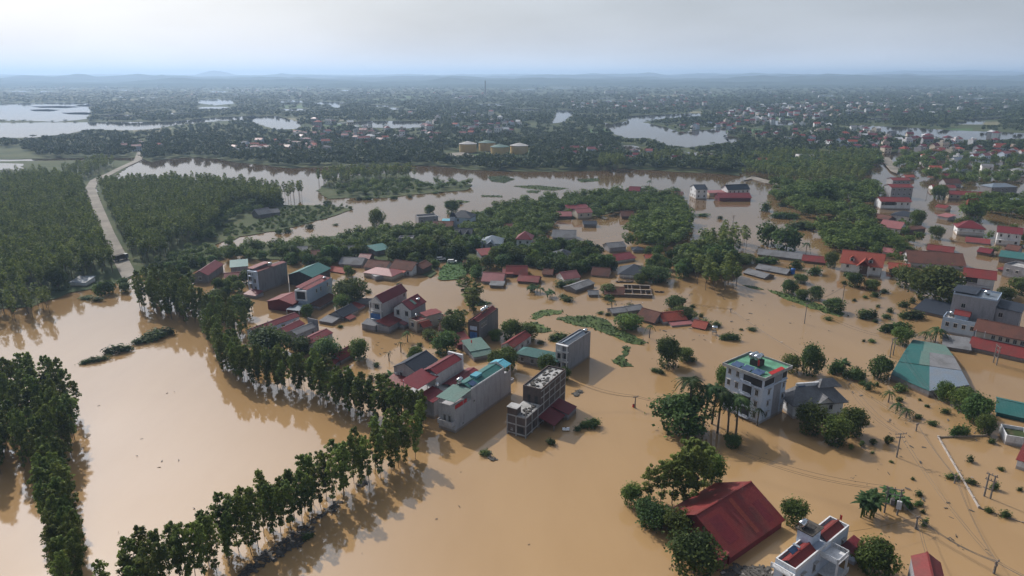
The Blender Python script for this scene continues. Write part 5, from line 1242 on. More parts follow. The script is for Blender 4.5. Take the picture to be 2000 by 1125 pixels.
HAND = [
 (1330,840,125,74,'huge spreading dark tree left of the four-storey building',BRH_M),
 (1580,845,64,62,'dense round tree in front of the slate-skirted villa, left one',BRH_M),
 (1628,866,58,58,'dark round tree nearest the water before the slate-skirted villa',BRH_M),
 (1663,848,56,56,'round glossy tree at the right corner of the slate-skirted villa',BRH_M),
 (1581,730,52,62,'tall leafy tree behind the slate-skirted villa',BRH_M),
 (1546,726,42,36,'lower bush-like tree between the four-storey building and the tall leafy tree',BRH_M),
 (1410,762,34,52,'green tree pressed against the left side of the four-storey building',BRH_M),
 (1430,872,40,26,'rounded bush tree in the water below the palms',BRH_M),
 (1548,1022,58,50,'compact leafy tree at the right corner of the big red hall',BRH_M),
 (1354,1118,118,80,'big leafy tree at the front left corner of the big red hall',BRH_M),
 (1324,1048,66,56,'dark tree leaning on the left eave of the big red hall',BRH_M),
 (1272,1022,84,44,'low spreading tree reaching out over the water left of the big red hall',BRH_M),
 (1233,986,48,44,'small round tree at the far left of the big red hall clump',BRH_M),
 (1390,945,62,64,'dark tree behind the back corner of the big red hall',BRH_M),
 (1708,1118,86,66,'round bright tree standing alone at the bottom right of the ornate white villa',BRH_M),
 (872,690,60,46,'perfectly round dark tree in front of the cream terrace house',BRH_M),
 (990,722,54,48,'bushy tree in front of the teal hall',BRH_M), (1068,732,38,44,'dark tree by the front of the white-fronted tall house',BRH_M),
 (1102,742,28,28,'small yellow-green tree at the foot of the white-fronted tall house',BRH_M),
 (998,662,46,42,'dark tree right of the tall dark brick house',BRH_M), (1030,664,50,34,'broad tree behind the narrow red-roofed house',BRH_M),
 (968,664,30,22,'small tree tucked at the foot of the tall dark brick house',BRH_M), (884,656,54,46,'leafy trees left of the tall dark brick house',BRH_M),
 (838,662,34,20,'low bush tree in front of the cream terrace house',BRH_M), (925,655,26,26,'small tree beside the wide red sheet roof',BRH_M),
 (684,590,74,50,'big round dark tree right of the blue-grey loggia house',BRH_M), (667,606,38,34,'lower round tree beside the black-roofed flooded house',BRH_M), (600,618,26,26,'small tree at the corner of the blue-grey loggia house',BRH_M),
 (524,694,96,58,'large pale green tree in front of the longest red row house',BRH_M), (590,690,50,34,'dark tree in front of the mossy row house',BRH_M), (637,706,66,48,'leafy tree at the corner of the nearest red row house',BRH_M), (702,702,40,44,'dark tree standing by the small red lean-to house',BRH_M),
 (750,752,30,24,'yellow-green bush tree left of the grey slate-roofed house',BRH_M), (813,710,36,36,'slanting tree behind the grey slate-roofed house',BRH_M),
 (972,722,44,42,'dark bushy tree between the long grey house and the teal hall',BRH_M),
 (737,442,34,38,'single dark tree standing in the lake before the orchard',BRH_M), (840,420,24,22,'dense tree on the lake shore left of the umbrella tree',BRH_M), (883,418,34,30,'flat airy umbrella tree on the lake shore',BRH_M),
 (1826,588,108,74,'huge spreading tree right of the wide brown corner roof',BRH_M), (1769,560,60,44,'dark tree at the water beside the huge spreading tree',BRH_M),
 (1961,588,36,30,'round tree alone on the flooded street by the big grey block',BRH_M), (1994,575,50,36,'tree at the right edge across the flooded street',BRH_M),
 (1759,672,44,36,'dark tree at the left corner of the teal warehouse',BRH_M), (1719,738,50,46,'dense green tree left of the teal warehouse',BRH_M),
 (1843,782,36,40,'grey-green tree at the front corner of the teal warehouse',BRH_M), (1880,800,56,46,'dark tree right of the front corner of the teal warehouse',BRH_M), (1905,822,62,56,'large bushy tree left of the green edge hall',BRH_M), (1921,846,40,40,'lower tree in front of the green edge hall',BRH_M),
 (1304,716,54,62,'drooping grey-green tree standing in open water',BRH_M), (1337,704,34,28,'small bright tree beside the drooping grey-green tree',BRH_M),
 (1226,640,62,28,'domed dark tree half sunk by the brown gable in the flood',BRH_M), (1320,600,46,24,'domed tree far out in the flood beside the roofless house',BRH_M), (1335,620,56,20,'wide low tree behind the white-trimmed red roof',BRH_M),
 (1190,572,40,18,'dark leafy clump over the long dark brown roof',BRH_M), (1453,514,48,20,'dark domed tree in front of the long grey barn',BRH_M), (1628,608,44,28,'dark tree at the end of the weed strip',BRH_M), (1592,584,32,28,'round dark tree on the weed strip',BRH_M), (1540,572,36,28,'dark tree at the left end of the weed strip',BRH_M), (1565,583,28,20,'smaller tree in the middle of the weed strip',BRH_M), (1563,552,32,18,'low tree behind the weed strip',BRH_M),
 (1668,560,36,30,'round tree in front of the villa with dormers',BRH_M), (1702,566,32,22,'small round tree between the villa with dormers and the water',BRH_M), (1622,522,30,34,'pale round tree left of the villa with dormers',BRH_M),
 (1898,430,56,44,'bushy tree in front of the four-storey tower',BRH_M), (1880,452,40,30,'dark tree at the street before the four-storey tower',BRH_M), (1790,440,30,34,'dark tree at the street beside the dark slate terrace house',BRH_M), (1828,466,32,28,'round tree at the street corner',BRH_M), (1834,388,34,30,'round tree at the left end of the row of shops',BRH_M),
 (1280,548,70,30,'broad dark tree right of the navy hip-roofed house',BRH_M), (1250,552,30,20,'small tree in front of the navy hip-roofed house',BRH_M),
 (115,568,38,52,'lone bright conical tree at the left shore',BRH_M), (880,532,0,0,'',None),
]
for px, py, w, h, lab, ms in HAND:
    if not ms: continue
    hand_tree(px, py, w, h, lab, meshes=ms); v = G(px, py); TAKEN.append((v.x, v.y, w * depth(px, py) / FPX * .45))
BAMB = [(1500,478,48,46,'tall feathery bamboo clump, left of two by the open water'), (1535,490,60,50,'wide feathery bamboo clump, right of two by the open water'), (1600,400,60,50,'bright bamboo clump at the edge of the right wood'), (1290,300,0,0,'')]
for px, py, w, h, lab in BAMB:
    if w: hand_tree(px, py, w, h, lab, meshes=BAM_M, name='bamboo_clump'); v = G(px, py); TAKEN.append((v.x, v.y, w * depth(px, py) / FPX * .45))
EUH = [(1264,985,28,78,'thin airy tree at the left of the big red hall clump'), (1290,982,30,86,'second airy tree behind the big red hall'), (1312,984,40,100,'tall bright tree left in the big red hall clump'), (1335,988,44,112,'tall tree in the middle of the big red hall clump'), (1357,980,44,124,'tallest tree of the big red hall clump'), (1345,962,40,104,'tall tree behind the big red hall clump'), (1374,962,36,92,'tall tree at the right of the big red hall clump')]
for px, py, w, h, lab in EUH: hand_tree(px, py, w, h, lab, 'euc', EUH_M, 'slender_tree')
for px, py, w, h, lab in ((878,628,14,24,'small conical tree in open water, left of three'), (893,630,13,26,'small conical tree in open water, middle of three'), (906,628,13,24,'small conical tree in open water, right of three'), (925,612,24,52,'tall dark slender tree at the tip of the weeds'), (917,604,20,44,'second slender tree at the tip of the weeds'), (908,580,22,42,'slender tree below the green field'), (930,588,20,36,'slender tree by the collapsed grey sheets')):
    hand_tree(px, py, w * 1.15, h, lab, 'euc', EUH_M, 'slender_tree')

# ------------------------------------------------------------------ eucalyptus plantations and flooded rows
def scatter(poly, spacing, seed, jit=.38, rows=None):
    """ground points inside a pixel outline, near-regular rows"""
    r = random.Random(seed); g = [G(x, y) for x, y in poly]
    x0, x1 = min(p.x for p in g), max(p.x for p in g); y0, y1 = min(p.y for p in g), max(p.y for p in g)
    outp = []; y = y0; k = 0
    while y <= y1:
        x = x0 + (spacing / 2 if k % 2 else 0)
        while x <= x1:
            q = (x + r.uniform(-jit, jit) * spacing, y + r.uniform(-jit, jit) * spacing)
            if inside(q[0], q[1], [(p.x, p.y) for p in g]): outp.append(q)
            x += spacing
        y += spacing * .9; k += 1
    return outp
def along(line, step, off, seed, jit=.5):
    r = random.Random(seed); g = [G(x, y) for x, y in line]; outp = []
    for a, b in zip(g, g[1:]):
        d = b - a; n = Vector((-d.y, d.x, 0)).normalized(); k = max(1, int(d.length / step))
        for i in range(k):
            p = a + d * ((i + r.uniform(-.25, .25)) / k) + n * (off + r.uniform(-jit, jit)); outp.append((p.x, p.y))
    return outp
EU = []      # x, y, height, label key
ROW = [(200,1250),(240,1222),(330,1172),(426,1122),(510,1068),(591,1020),(687,966),(760,926),(826,890)]
for off, st, sd in ((0, 2.3, 1), (2.7, 2.3, 2), (5.2, 3.6, 3)):
    EU += [(x, y, TR.uniform(10.0, 12.8) * TR.choice([1, 1, 1, 1.08, .84]), 'row') for x, y in along(ROW, st, off, sd) if TR.random() > .05]
BELT = [(404,700),(428,728),(452,739),(510,765),(560,772),(600,779),(668,808),(720,826),(770,842),(820,858),(842,846),(832,828),(780,813),(725,797),(670,780),(600,752),(560,747),(510,738),(460,712),(436,692),(412,684)]
EU += [(x, y, TR.uniform(9.5, 13), 'belt') for x, y in scatter(BELT, 2.7, 5)]
EU += [(x, y, TR.uniform(6.5, 10.5), 'corner') for x, y in scatter([(382,640),(392,622),(420,612),(462,618),(482,640),(478,668),(440,668),(404,694),(396,665)], 3.8, 6)]
GROVE = [(-60,775),(40,762),(110,768),(150,790),(164,830),(160,872),(146,905),(118,925),(60,938),(-60,945)]
EU += [(x, y, TR.uniform(10.5, 14.5), 'grove') for x, y in scatter(GROVE, 3.9, 7)]
for off, st, sd in ((0, 2.2, 8), (2.6, 2.5, 9)):
    EU += [(x, y, TR.uniform(10.5, 13.5), 'dense') for x, y in along([(96,948),(102,1010),(112,1070),(124,1130),(136,1195)], st, off, sd)]
EU += [(x, y, TR.uniform(11.5, 14.5), 'flooded') for x, y in scatter([(262,600),(300,580),(360,580),(392,592),(402,622),(388,640),(340,634),(300,622)], 4.2, 10)]
ELAB = {'row': 'slender eucalyptus in the diagonal row along the flooded track', 'belt': 'slender eucalyptus in the curved belt beside the red row houses', 'corner': 'eucalyptus in the leafy corner above the curved belt',
        'grove': 'slender eucalyptus in the flooded grove at the lower left edge', 'dense': 'eucalyptus in the dense line running off the lower left edge', 'flooded': 'tall bare-stemmed eucalyptus standing in water at the end of the road'}
EGRP = {'row': 'diagonal row of eucalyptus', 'belt': 'curved belt of eucalyptus', 'corner': 'leafy corner eucalyptus', 'grove': 'lower left eucalyptus grove', 'dense': 'dense eucalyptus line', 'flooded': 'flooded eucalyptus by the road'}
vis = [e for e in EU if -60 < P((e[0], e[1], 6))[0] < 2060 and P((e[0], e[1], e[2]))[1] < 1180]
vis.sort(key=lambda e: math.hypot(e[0], e[1]))
REST_EU = vis[300:]
for x, y, h, k in vis[:300]:
    place_tree('euc', x, y, h, h * TR.uniform(.19, .26), EUC_M, ELAB[k], EGRP[k], 'eucalyptus')
def mass(name, pts, geos, trunk, mats, kind='stuff', zbase=0.0):
    """many small far trees as one object; pts: x, y, height, width, template index"""
    pts = np.asarray(pts, float); Vs, Fs, Is, o = [], [], [], 0; rs = np.random.RandomState(5)
    for gi, g in enumerate(geos):
        sel = pts[pts[:, 4].astype(int) == gi]
        if not len(sel): continue
        V, F = g; a = rs.uniform(0, 6.28, len(sel)); c, s = np.cos(a)[:, None], np.sin(a)[:, None]
        X = (V[None, :, 0] * c - V[None, :, 1] * s) * sel[:, 3:4] + sel[:, 0:1]
        Y = (V[None, :, 0] * s + V[None, :, 1] * c) * sel[:, 3:4] + sel[:, 1:2]
        Z = V[None, :, 2] * sel[:, 2:3] + zbase
        Vs.append(np.stack([X, Y, Z], -1).reshape(-1, 3)); n = len(V)
        Fs.append((F[None] + (np.arange(len(sel)) * n)[:, None, None]).reshape(-1, 4) + o); Is.append(np.zeros(len(sel) * len(F), int)); o += len(sel) * n
    if trunk is not None:
        V, F = trunk
        X = V[None, :, 0] * 1.0 + pts[:, 0:1]; Y = V[None, :, 1] * 1.0 + pts[:, 1:2]; Z = V[None, :, 2] * pts[:, 2:3] * .8
        Vs.append(np.stack([X, Y, Z], -1).reshape(-1, 3)); n = len(V)
        Fs.append((F[None] + (np.arange(len(pts)) * n)[:, None, None]).reshape(-1, 4) + o); Is.append(np.ones(len(pts) * len(F), int))
    me = np_mesh(name, np.concatenate(Vs), np.concatenate(Fs), mats, np.concatenate(Is))
    return tag(inst(name, me, (0, 0, 0)), kind=kind)
tk = MB().tube([(0, 0, -.02), (0, 0, .75)], [.13, .06], 4, cap=False); TRK = (np.array(tk.v), np.array(tk.f))
LOWE = [low_geo(s, 150, .062, 'euc') for s in range(400, 406)]
LOWB = [low_geo(s, 110, .17, 'broad') for s in range(410, 416)]
LOWO = [low_geo(s, 320, .10, 'broad') for s in range(430, 436)]
LOWF = [low_geo(s, 26, .36, 'broad') for s in range(420, 426)]
pl = [(x, y, h, h * .85, 6 + TR.randrange(6)) for x, y, h, k in REST_EU]
def on_road(x, y): 
    q = P((x, y, 0)); return inside(q[0], q[1], ROAD_A)
WEST = [(-80,372),(60,366),(120,362),(160,366),(170,400),(184,440),(205,486),(232,532),(190,540),(150,552),(60,585),(-80,592)]
EAST = [(196,374),(250,372),(330,368),(420,370),(500,380),(545,388),(552,400),(540,410),(480,404),(430,420),(430,440),(400,470),(360,478),(330,500),(290,520),(262,510),(236,462),(208,400)]
pl += [(x, y, TR.uniform(10, 15), TR.uniform(11, 15), TR.randrange(6)) for x, y in scatter(WEST, 4.3, 21) + scatter(EAST, 4.3, 22)]
pl += [(x, y, TR.uniform(8, 12), TR.uniform(11, 14), TR.randrange(6)) for x, y in scatter([(-80,592),(40,590),(90,600),(118,606),(60,628),(-80,640)], 5.0, 23)]
pl += [(x, y, TR.uniform(10, 14), TR.uniform(12, 16), TR.randrange(6)) for x, y in scatter([(618,362),(650,350),(740,344),(806,346),(812,352),(760,356),(690,362),(650,368)], 5.5, 24) + scatter([(556,388),(575,384),(596,382),(598,388),(575,394),(556,398)], 6, 25)]
pl += [(x, y, TR.uniform(12, 15), TR.uniform(12, 15), TR.randrange(6)) for x, y in scatter([(1168,326),(1218,324),(1220,334),(1170,336)], 5, 26)]
pl += [(x, y, TR.uniform(8, 12), TR.uniform(11, 14), TR.randrange(6)) for x, y in scatter([(-80,350),(60,345),(130,350),(160,358),(100,362),(-80,368)], 7.5, 27) + scatter([(120,345),(160,330),(200,320),(225,325),(200,338),(170,352)], 6, 28)]
pl += [(x, y, TR.uniform(8, 12), TR.uniform(13, 17), TR.randrange(6)) for x, y in scatter([(1340,545),(1380,530),(1430,532),(1450,548),(1440,562),(1400,572),(1360,566)], 4.6, 29) + scatter([(1380,492),(1410,470),(1440,468),(1462,482),(1452,500),(1400,506)], 6, 30) + scatter([(1240,312),(1300,306),(1440,318),(1430,334),(1300,330)], 8, 33) + scatter([(1440,318),(1510,303),(1640,302),(1715,308),(1700,335),(1560,340),(1460,336)], 10.5, 34, .5) + scatter([(1450,345),(1500,338),(1600,340),(1690,345),(1690,362),(1600,365),(1480,362)], 7, 31)]
pl = [p for p in pl if not on_road(p[0], p[1]) and not (p[0] > 150 and p[1] > 480 and math.sin(p[0] * .07) * math.sin(p[1] * .04 + p[0] * .02) > .35)]
mass('eucalyptus_plantation', pl, LOWE + [g[0] for g in EUC[:6]], TRK, [M['euc'], M['bark_pale']])

# ------------------------------------------------------------------ broadleaf trees of the village and the woods
def free(x, y, pad):
    for r, s, hx, hy, rr, fp in HOUSES:
        d = math.hypot(x - hx, y - hy)
        if d < rr + 22:
            if fp is None:
                if d < rr + pad: return False
                continue
            ca, sa = math.cos(fp[2]), math.sin(fp[2]); dx, dy = x - fp[0], y - fp[1]
            u, v = dx * ca + dy * sa, -dx * sa + dy * ca
            if -pad < u < fp[3] + pad and -pad < v < fp[4] + pad: return False
            # keep the front towards the drone open: trees there would hide the whole house
            if -1 < u < fp[3] + 1 and -pad - 2.0 < v < 0: return False
    return all(math.hypot(x - a, y - b) > c for a, b, c in TAKEN)
STREET = [(1770,345),(1800,345),(1830,400),(1850,440),(1885,470),(1935,510),(1990,560),(1930,560),(1880,490),(1830,470),(1800,420)]
REG = [  # outline, spacing, height range, seed
 ([(432,486),(560,482),(640,473),(740,456),(830,446),(905,432),(960,412),(1080,390),(1200,380),(1330,378),(1335,402),(1255,420),(1225,412),(1150,432),(1080,434),(1068,460),(1035,480),(1055,520),(985,515),(925,512),(850,508),(790,512),(720,510),(650,515),(560,512),(480,512),(420,505)], 5.4, (4.5, 9), 41),
 ([(1235,445),(1275,420),(1330,408),(1345,440),(1340,480),(1290,510),(1240,500),(1225,470)], 6.0, (7, 11), 42),
 ([(1336,500),(1370,470),(1420,500),(1440,530),(1400,545),(1350,535)], 7.0, (7, 10), 43),
 ([(1470,372),(1540,362),(1640,362),(1710,366),(1722,400),(1715,430),(1690,455),(1700,490),(1650,492),(1620,470),(1575,455),(1555,420),(1520,395)], 7.2, (6, 12), 44),
 ([(1600,455),(1660,440),(1720,450),(1760,470),(1760,500),(1700,500),(1640,500),(1605,480)], 6.6, (6, 10), 45),
 ([(1880,395),(1930,392),(2010,395),(2010,425),(1960,425),(1910,415)], 8.0, (7, 10), 46),
 ([(1740,318),(1850,325),(1990,330),(1990,345),(1900,352),(1830,352),(1760,345)], 15.0, (7, 11), 47),
 ([(1005,560),(1035,553),(1060,560),(1050,575),(1015,575)], 8.0, (2.5, 4), 48),
 ([(1030,490),(1085,480),(1150,490),(1190,510),(1185,530),(1120,535),(1060,535),(1030,520)], 5.4, (4.5, 8), 49),
 ([(386,600),(430,585),(480,598),(500,615),(470,625),(400,628)], 7.5, (5, 8), 50),
 ([(660,364),(720,358),(790,356),(830,362),(900,358),(918,364),(880,372),(800,380),(740,386),(650,382)], 8.0, (4, 8), 51),
 ([(430,440),(500,440),(560,405),(640,402),(692,406),(640,422),(600,436),(540,448),(470,460),(440,480)], 4.2, (2.0, 3.4), 52),
 ([(300,520),(360,490),(430,486),(470,500),(420,520),(350,540)], 4.8, (3, 5.5), 53),
 ([(1430,318),(1500,302),(1640,300),(1720,306),(1720,328),(1690,344),(1560,344),(1470,336)], 7.8, (6, 11), 55),
 ([(1760,300),(1880,306),(1990,310),(1990,326),(1860,320),(1770,322)], 12, (7, 11), 56),
 ([(1640,500),(1700,500),(1760,505),(1780,530),(1770,545),(1735,540)], 9, (4, 7), 57),
 ([(560,512),(700,512),(712,530),(690,545),(600,530)], 6.0, (4, 7), 58), ([(770,512),(850,508),(850,540),(830,535),(790,525)], 6.5, (4, 7), 59),
 ([(912,515),(985,515),(988,535),(940,530),(928,548)], 6.5, (4, 7.5), 60), ([(1000,498),(1080,498),(1085,540),(1052,548),(1030,510)], 5.4, (4, 7), 61),
 ([(1128,498),(1195,505),(1204,545),(1122,548),(1085,520)], 5.4, (4, 7), 62), ([(1240,498),(1330,500),(1345,545),(1290,552),(1262,520)], 7, (4, 7), 63), ([(420,560),(480,545),(492,560),(470,580),(430,590)], 6.5, (4, 7), 64),
 ([(400,372),(546,384),(556,402),(480,420),(430,440),(420,470),(380,480),(400,430)], 5.5, (5, 8), 65),
 ([(1928,470),(2005,445),(2005,490),(1945,500)], 9, (5, 8), 66), ([(1738,440),(1800,452),(1800,480),(1745,480)], 7.5, (5, 8), 67), ([(1800,346),(1990,346),(1990,362),(1930,362),(1840,358)], 10, (6, 9), 68), ([(1690,470),(1760,480),(1790,500),(1740,512),(1690,500)], 8, (5, 8), 69),
 ([(160,560),(220,552),(250,562),(240,590),(190,585),(150,578)], 8.0, (3, 6), 54),
]
BL = []
for poly, spc, hr, sd in REG:
    for x, y in scatter(poly, spc, sd, .45):
        if not free(x, y, 2.2): continue
        q = P((x, y, 0))
        if inside(q[0], q[1], STREET) or on_road(x, y): continue
        if sd in (41, 49) and TR.random() < .12: continue
        if sd in (42, 44, 45, 55) and math.sin(x * .055 + 1) * math.sin(y * .05 + x * .02) > .42: continue
        h = TR.uniform(*hr); BL.append((x, y, h, h * TR.uniform(.85, 1.35), sd))
BL.sort(key=lambda e: math.hypot(e[0], e[1]))
NB = 230
SIZES = ['small', 'middling', 'tall']
for x, y, h, w, sd in BL[:NB]:
    rel, s = where(x, y)
    hs = 'low' if h < 4.6 else ('tall' if h > 8 else 'bushy')
    lab = f'{hs} {"spreading" if w > h * 1.12 else "leafy"} tree {rel} {s}'
    if len(lab.split()) > 16: lab = f'{hs} tree {rel} {s}'
    place_tree('broad', x, y, h, w, BR_S, lab, 'trees like: ' + lab, 'broadleaf_tree', True)
rest = [(x, y, h, w, TR.randrange(6)) for x, y, h, w, sd in BL[NB:]]
mass('orchard_trees', rest, LOWO, None, [M['broad']], zbase=-.6)

# ------------------------------------------------------------------ shrubs whose tops stand out of the flood
BUSH = [(300,662,44,18),(318,655,36,16),(284,668,34,12),(231,688,42,14),(186,706,40,10),(1306,616,24,10),(1352,600,16,6),(1370,619,12,8),(1378,636,28,14),(1398,638,22,10),(1426,664,32,16),(1448,645,9,4),(1468,645,20,7),(1353,706,18,9),(1280,726,18,8),(1290,730,14,10),(1189,586,24,12),(1232,606,26,14),(1172,613,15,6),(1188,616,14,6),(1497,514,40,14),(1553,526,28,18),(1593,536,30,18),(1690,614,28,10),(1617,625,16,8),(1496,412,26,18),(1535,426,44,14),(1567,446,50,14),(1529,403,18,12),(1407,428,15,7),(1372,422,30,6),(1345,418,14,6),(1690,582,14,6),(1668,588,12,5),(1766,600,22,14),(1782,593,16,13),(1738,610,16,11),(1695,622,34,18),(1732,622,18,10),(1782,622,44,16),(1763,619,16,9),(1710,630,14,7),(1749,648,48,22),(1687,667,10,5),(1703,668,16,7),(1671,735,30,18),(1635,728,34,26),(1669,742,34,24),(1686,752,20,10),(1697,762,16,12),(1759,764,30,16),(1712,754,12,8),(1757,784,16,10),(1794,817,20,8),(1820,830,26,10),(1847,807,24,10),(1811,795,12,6),(1796,782,10,4),(1875,850,34,22),(1938,866,20,10),(1739,860,14,8),(1704,885,10,4),(1741,903,10,4),(1894,902,18,12),(1862,936,24,12),(1896,945,24,10),(1954,918,16,7),(1992,958,14,7),(1783,937,8,6),(1794,968,18,9),(1795,987,20,10),(1778,996,14,14),(1802,1002,14,8),(1806,1026,20,14),(1932,1000,20,10),(1962,1010,24,13),(1943,956,18,16),(1075,868,26,12),(1152,834,40,18),(1128,842,18,10),(948,888,24,10),(600,1052,26,10),(1092,663,38,14),(1056,672,16,8),(884,742,0,0),(735,716,16,10),(725,742,20,12),(820,676,14,8),(1095,560,30,12),(1118,556,20,10),(1100,582,20,8),(1108,588,26,10),(780,560,18,8),(720,572,14,7),(745,612,0,0),(1435,532,14,8),(1573,540,0,0),(935,590,20,8),(1655,540,20,10),(1648,555,16,8),(1710,580,22,10),(1728,572,18,9),(835,705,16,8),(857,690,14,6),(665,640,12,6),(168,584,26,8),(190,588,30,9),(640,398,22,8),(560,454,20,10),(545,456,18,12),(605,446,22,10),(655,440,14,4),(900,398,12,6),(770,388,18,7),(700,390,20,7),(720,390,24,8),(800,386,14,6),(850,378,14,5),(1715,600,12,6)]
bi = 0
for px, py, w, h in BUSH:
    if not w: continue
    wm, hm = dims(px, py, w, h * 1.1); v = G(px, py); rel, s = where(v.x, v.y)
    sz = 'tiny' if wm < 2 else ('small' if wm < 4 else 'broad')
    lab = f'{sz} shrub top out of the flood {rel} {s}'
    if len(lab.split()) > 16: lab = f'{sz} shrub top {rel} {s}'
    o = inst('shrub', BU_M[bi % 6], (v.x, v.y, -.05), TR.uniform(-.5, .5), (wm * TR.uniform(.8, 1.05), wm * TR.uniform(.45, .8), max(.5, hm))); tag(o, lab, 'shrub', 'shrubs like: ' + lab); bi += 1
    if w > 30:
        for k in (-1, 1):
            c = inst('foliage', BU_M[(bi + k) % 6], (k * .38, .12 * k, 0), 1.0, (.55, .55, .8), parent=o)
for px, py, w, h in ((1662,877,8,9),(1682,871,9,10),(1705,868,11,10),(1732,866,13,14)):
    wm, hm = dims(px, py, w, h); v = G(px, py)
    o = place_tree('euc', v.x, v.y, hm / .62, wm, EUC_M, 'small dark conical tree in the row right of the slate-skirted villa', 'small conical trees', 'conifer'); o.location.z = -hm * .5

# ------------------------------------------------------------------ palms and bananas
def frond(mb, p, az, L, droop, w, rs, seg=6, leaflets=False):
    d = Vector((math.cos(az), math.sin(az), 0)); s = Vector((-math.sin(az), math.cos(az), 0)); prev = None
    up = rs.uniform(.25, .7)
    for i in range(seg + 1):
        t = i / seg; q = Vector(p) + d * (L * t) + Vector((0, 0, L * (up * t - droop * t * t)))
        ww = w * (math.sin(math.pi * min(1, .12 + t * .95)) ** .6) * (1 if i < seg else .15)
        a, b, c = q - s * ww + Vector((0, 0, -ww * .45)), q, q + s * ww + Vector((0, 0, -ww * .45))
        if prev:
            if leaflets:
                for side, (u0, u1) in ((0, (prev[0], a)), (1, (prev[2], c))):
                    m0 = prev[1].lerp(b, .0); m1 = prev[1].lerp(b, .55); tip = u0.lerp(u1, .7) + d * .15
                    mb.poly([m0, m1, tip]); m2 = prev[1].lerp(b, .5); m3 = prev[1].lerp(b, 1.0); mb.poly([m2, m3, u1 + d * .25])
            else:
                mb.poly([prev[0], prev[1], b, a]); mb.poly([prev[1], prev[2], c, b])
        prev = (a, b, c)
def palm(px, py, h, L, label, nf=34, royal=True, name='palm_tree'):
    v = G(px, py); hm = height_at(px, py, py - h); rs = random.Random(int(px * 3 + py)); r = empty(name, (v.x, v.y, 0), rs.uniform(0, 6)); tag(r, label, 'palm')
    hm *= .86; lx, ly = rs.uniform(-.05, .05) * hm, rs.uniform(-.05, .05) * hm; rt = .24 if royal else .16
    MB().tube([(0, 0, -1), (lx * .3, ly * .3, hm * .4), (lx, ly, hm * .85), (lx, ly, hm)], [rt * 1.3, rt, rt * .85, rt * .5], 8).build('trunk', M['bark_pale'], r)
    mb = MB()
    for i in range(nf): frond(mb, (lx, ly, hm), i * 2.4 + rs.uniform(-.3, .3), L * 1.2 * rs.uniform(.8, 1.1), rs.uniform(.8, 1.7), L * .22, rs, 6, True)
    mb.build('fronds', M['palm'], r)
palm(1347,838,112,3.6,'tallest royal palm left of the four-storey building'); palm(1372,842,100,3.4,'royal palm behind the tallest royal palm')
palm(1401,846,96,3.4,'royal palm in the middle of the flooded garden'); palm(1421,850,86,3.2,'royal palm near the wall of the four-storey building'); palm(1437,852,88,3.2,'bright royal palm in front of the four-storey building'); palm(1390,828,84,3.2,'royal palm farthest back in the flooded garden')
palm(1478,832,38,1.6,'small slim palm at the corner of the four-storey building', 11, False)
palm(1826,668,30,3.4,'coconut palm with long fronds right of the teal warehouse', 18, False); palm(1806,664,18,2.4,'smaller palm beside the coconut palm', 13, False)
palm(1735,786,22,2.0,'thin palm in the garden before the teal warehouse', 12, False); palm(1752,802,16,2.0,'short palm beside the thin garden palm', 12, False); palm(1769,816,18,2.2,'short palm nearest the garden pole', 12, False); palm(1698,762,16,1.6,'short palm left in the flooded garden strip', 11, False)
palm(1268,660,28,1.7,'lone thin palm in front of the brown gable in the flood', 12, False); palm(796,668,24,2.0,'flooded palm in front of the cream terrace house', 10, False); palm(1573,504,34,2.6,'bare tall palm-like tree in open water', 10, False, 'palm_tree'); palm(783,688,0.1+22,1.2,'thin leafless-looking palm in the flooded street', 7, False); palm(1268,365,14,2.6,'palm among the lakeside trees', 12, False); palm(760,705,18,1.0,'small dead palm in the flooded street', 6, False); palm(1195,605,22,1.5,'dark palm beside the sunken dark shed', 10, False)
def banana(px, py, h, n, label, spread=1.6):
    v = G(px, py); hm = height_at(px, py, py - h); rs = random.Random(int(px + py)); r = empty('banana_plant', (v.x, v.y, 0)); tag(r, label, 'banana plant'); mb = MB(); st = MB()
    for k in range(n):
        x, y = rs.uniform(-spread, spread), rs.uniform(-spread, spread) * .7; hh = hm * rs.uniform(.45, .75); st.tube([(x, y, -.5), (x, y, hh)], [.16, .09], 6)
        for i in range(9): frond(mb, (x, y, hh), rs.uniform(0, 6.28), rs.uniform(1.5, 2.5), rs.uniform(.3, .9), .5, rs, 5)
    mb.build('leaves', M['banana'], r); st.build('stems', M['bamboo'], r)
banana(1692,1004,46,11,'big clump of banana plants left of the transformer poles', 2.0); banana(1748,982,26,8,'banana plants behind the transformer poles', 1.6)
banana(1045,570,16,6,'banana clump in the water below the half sunk red roofs', 3.0); banana(1070,580,14,4,'fallen banana clump right of the first banana clump', 2.4); banana(770,735,0.1+8,3,'small banana tuft by the flooded street', .8); banana(1640,720,20,3,'small banana clump in the flooded garden strip', 1.2)

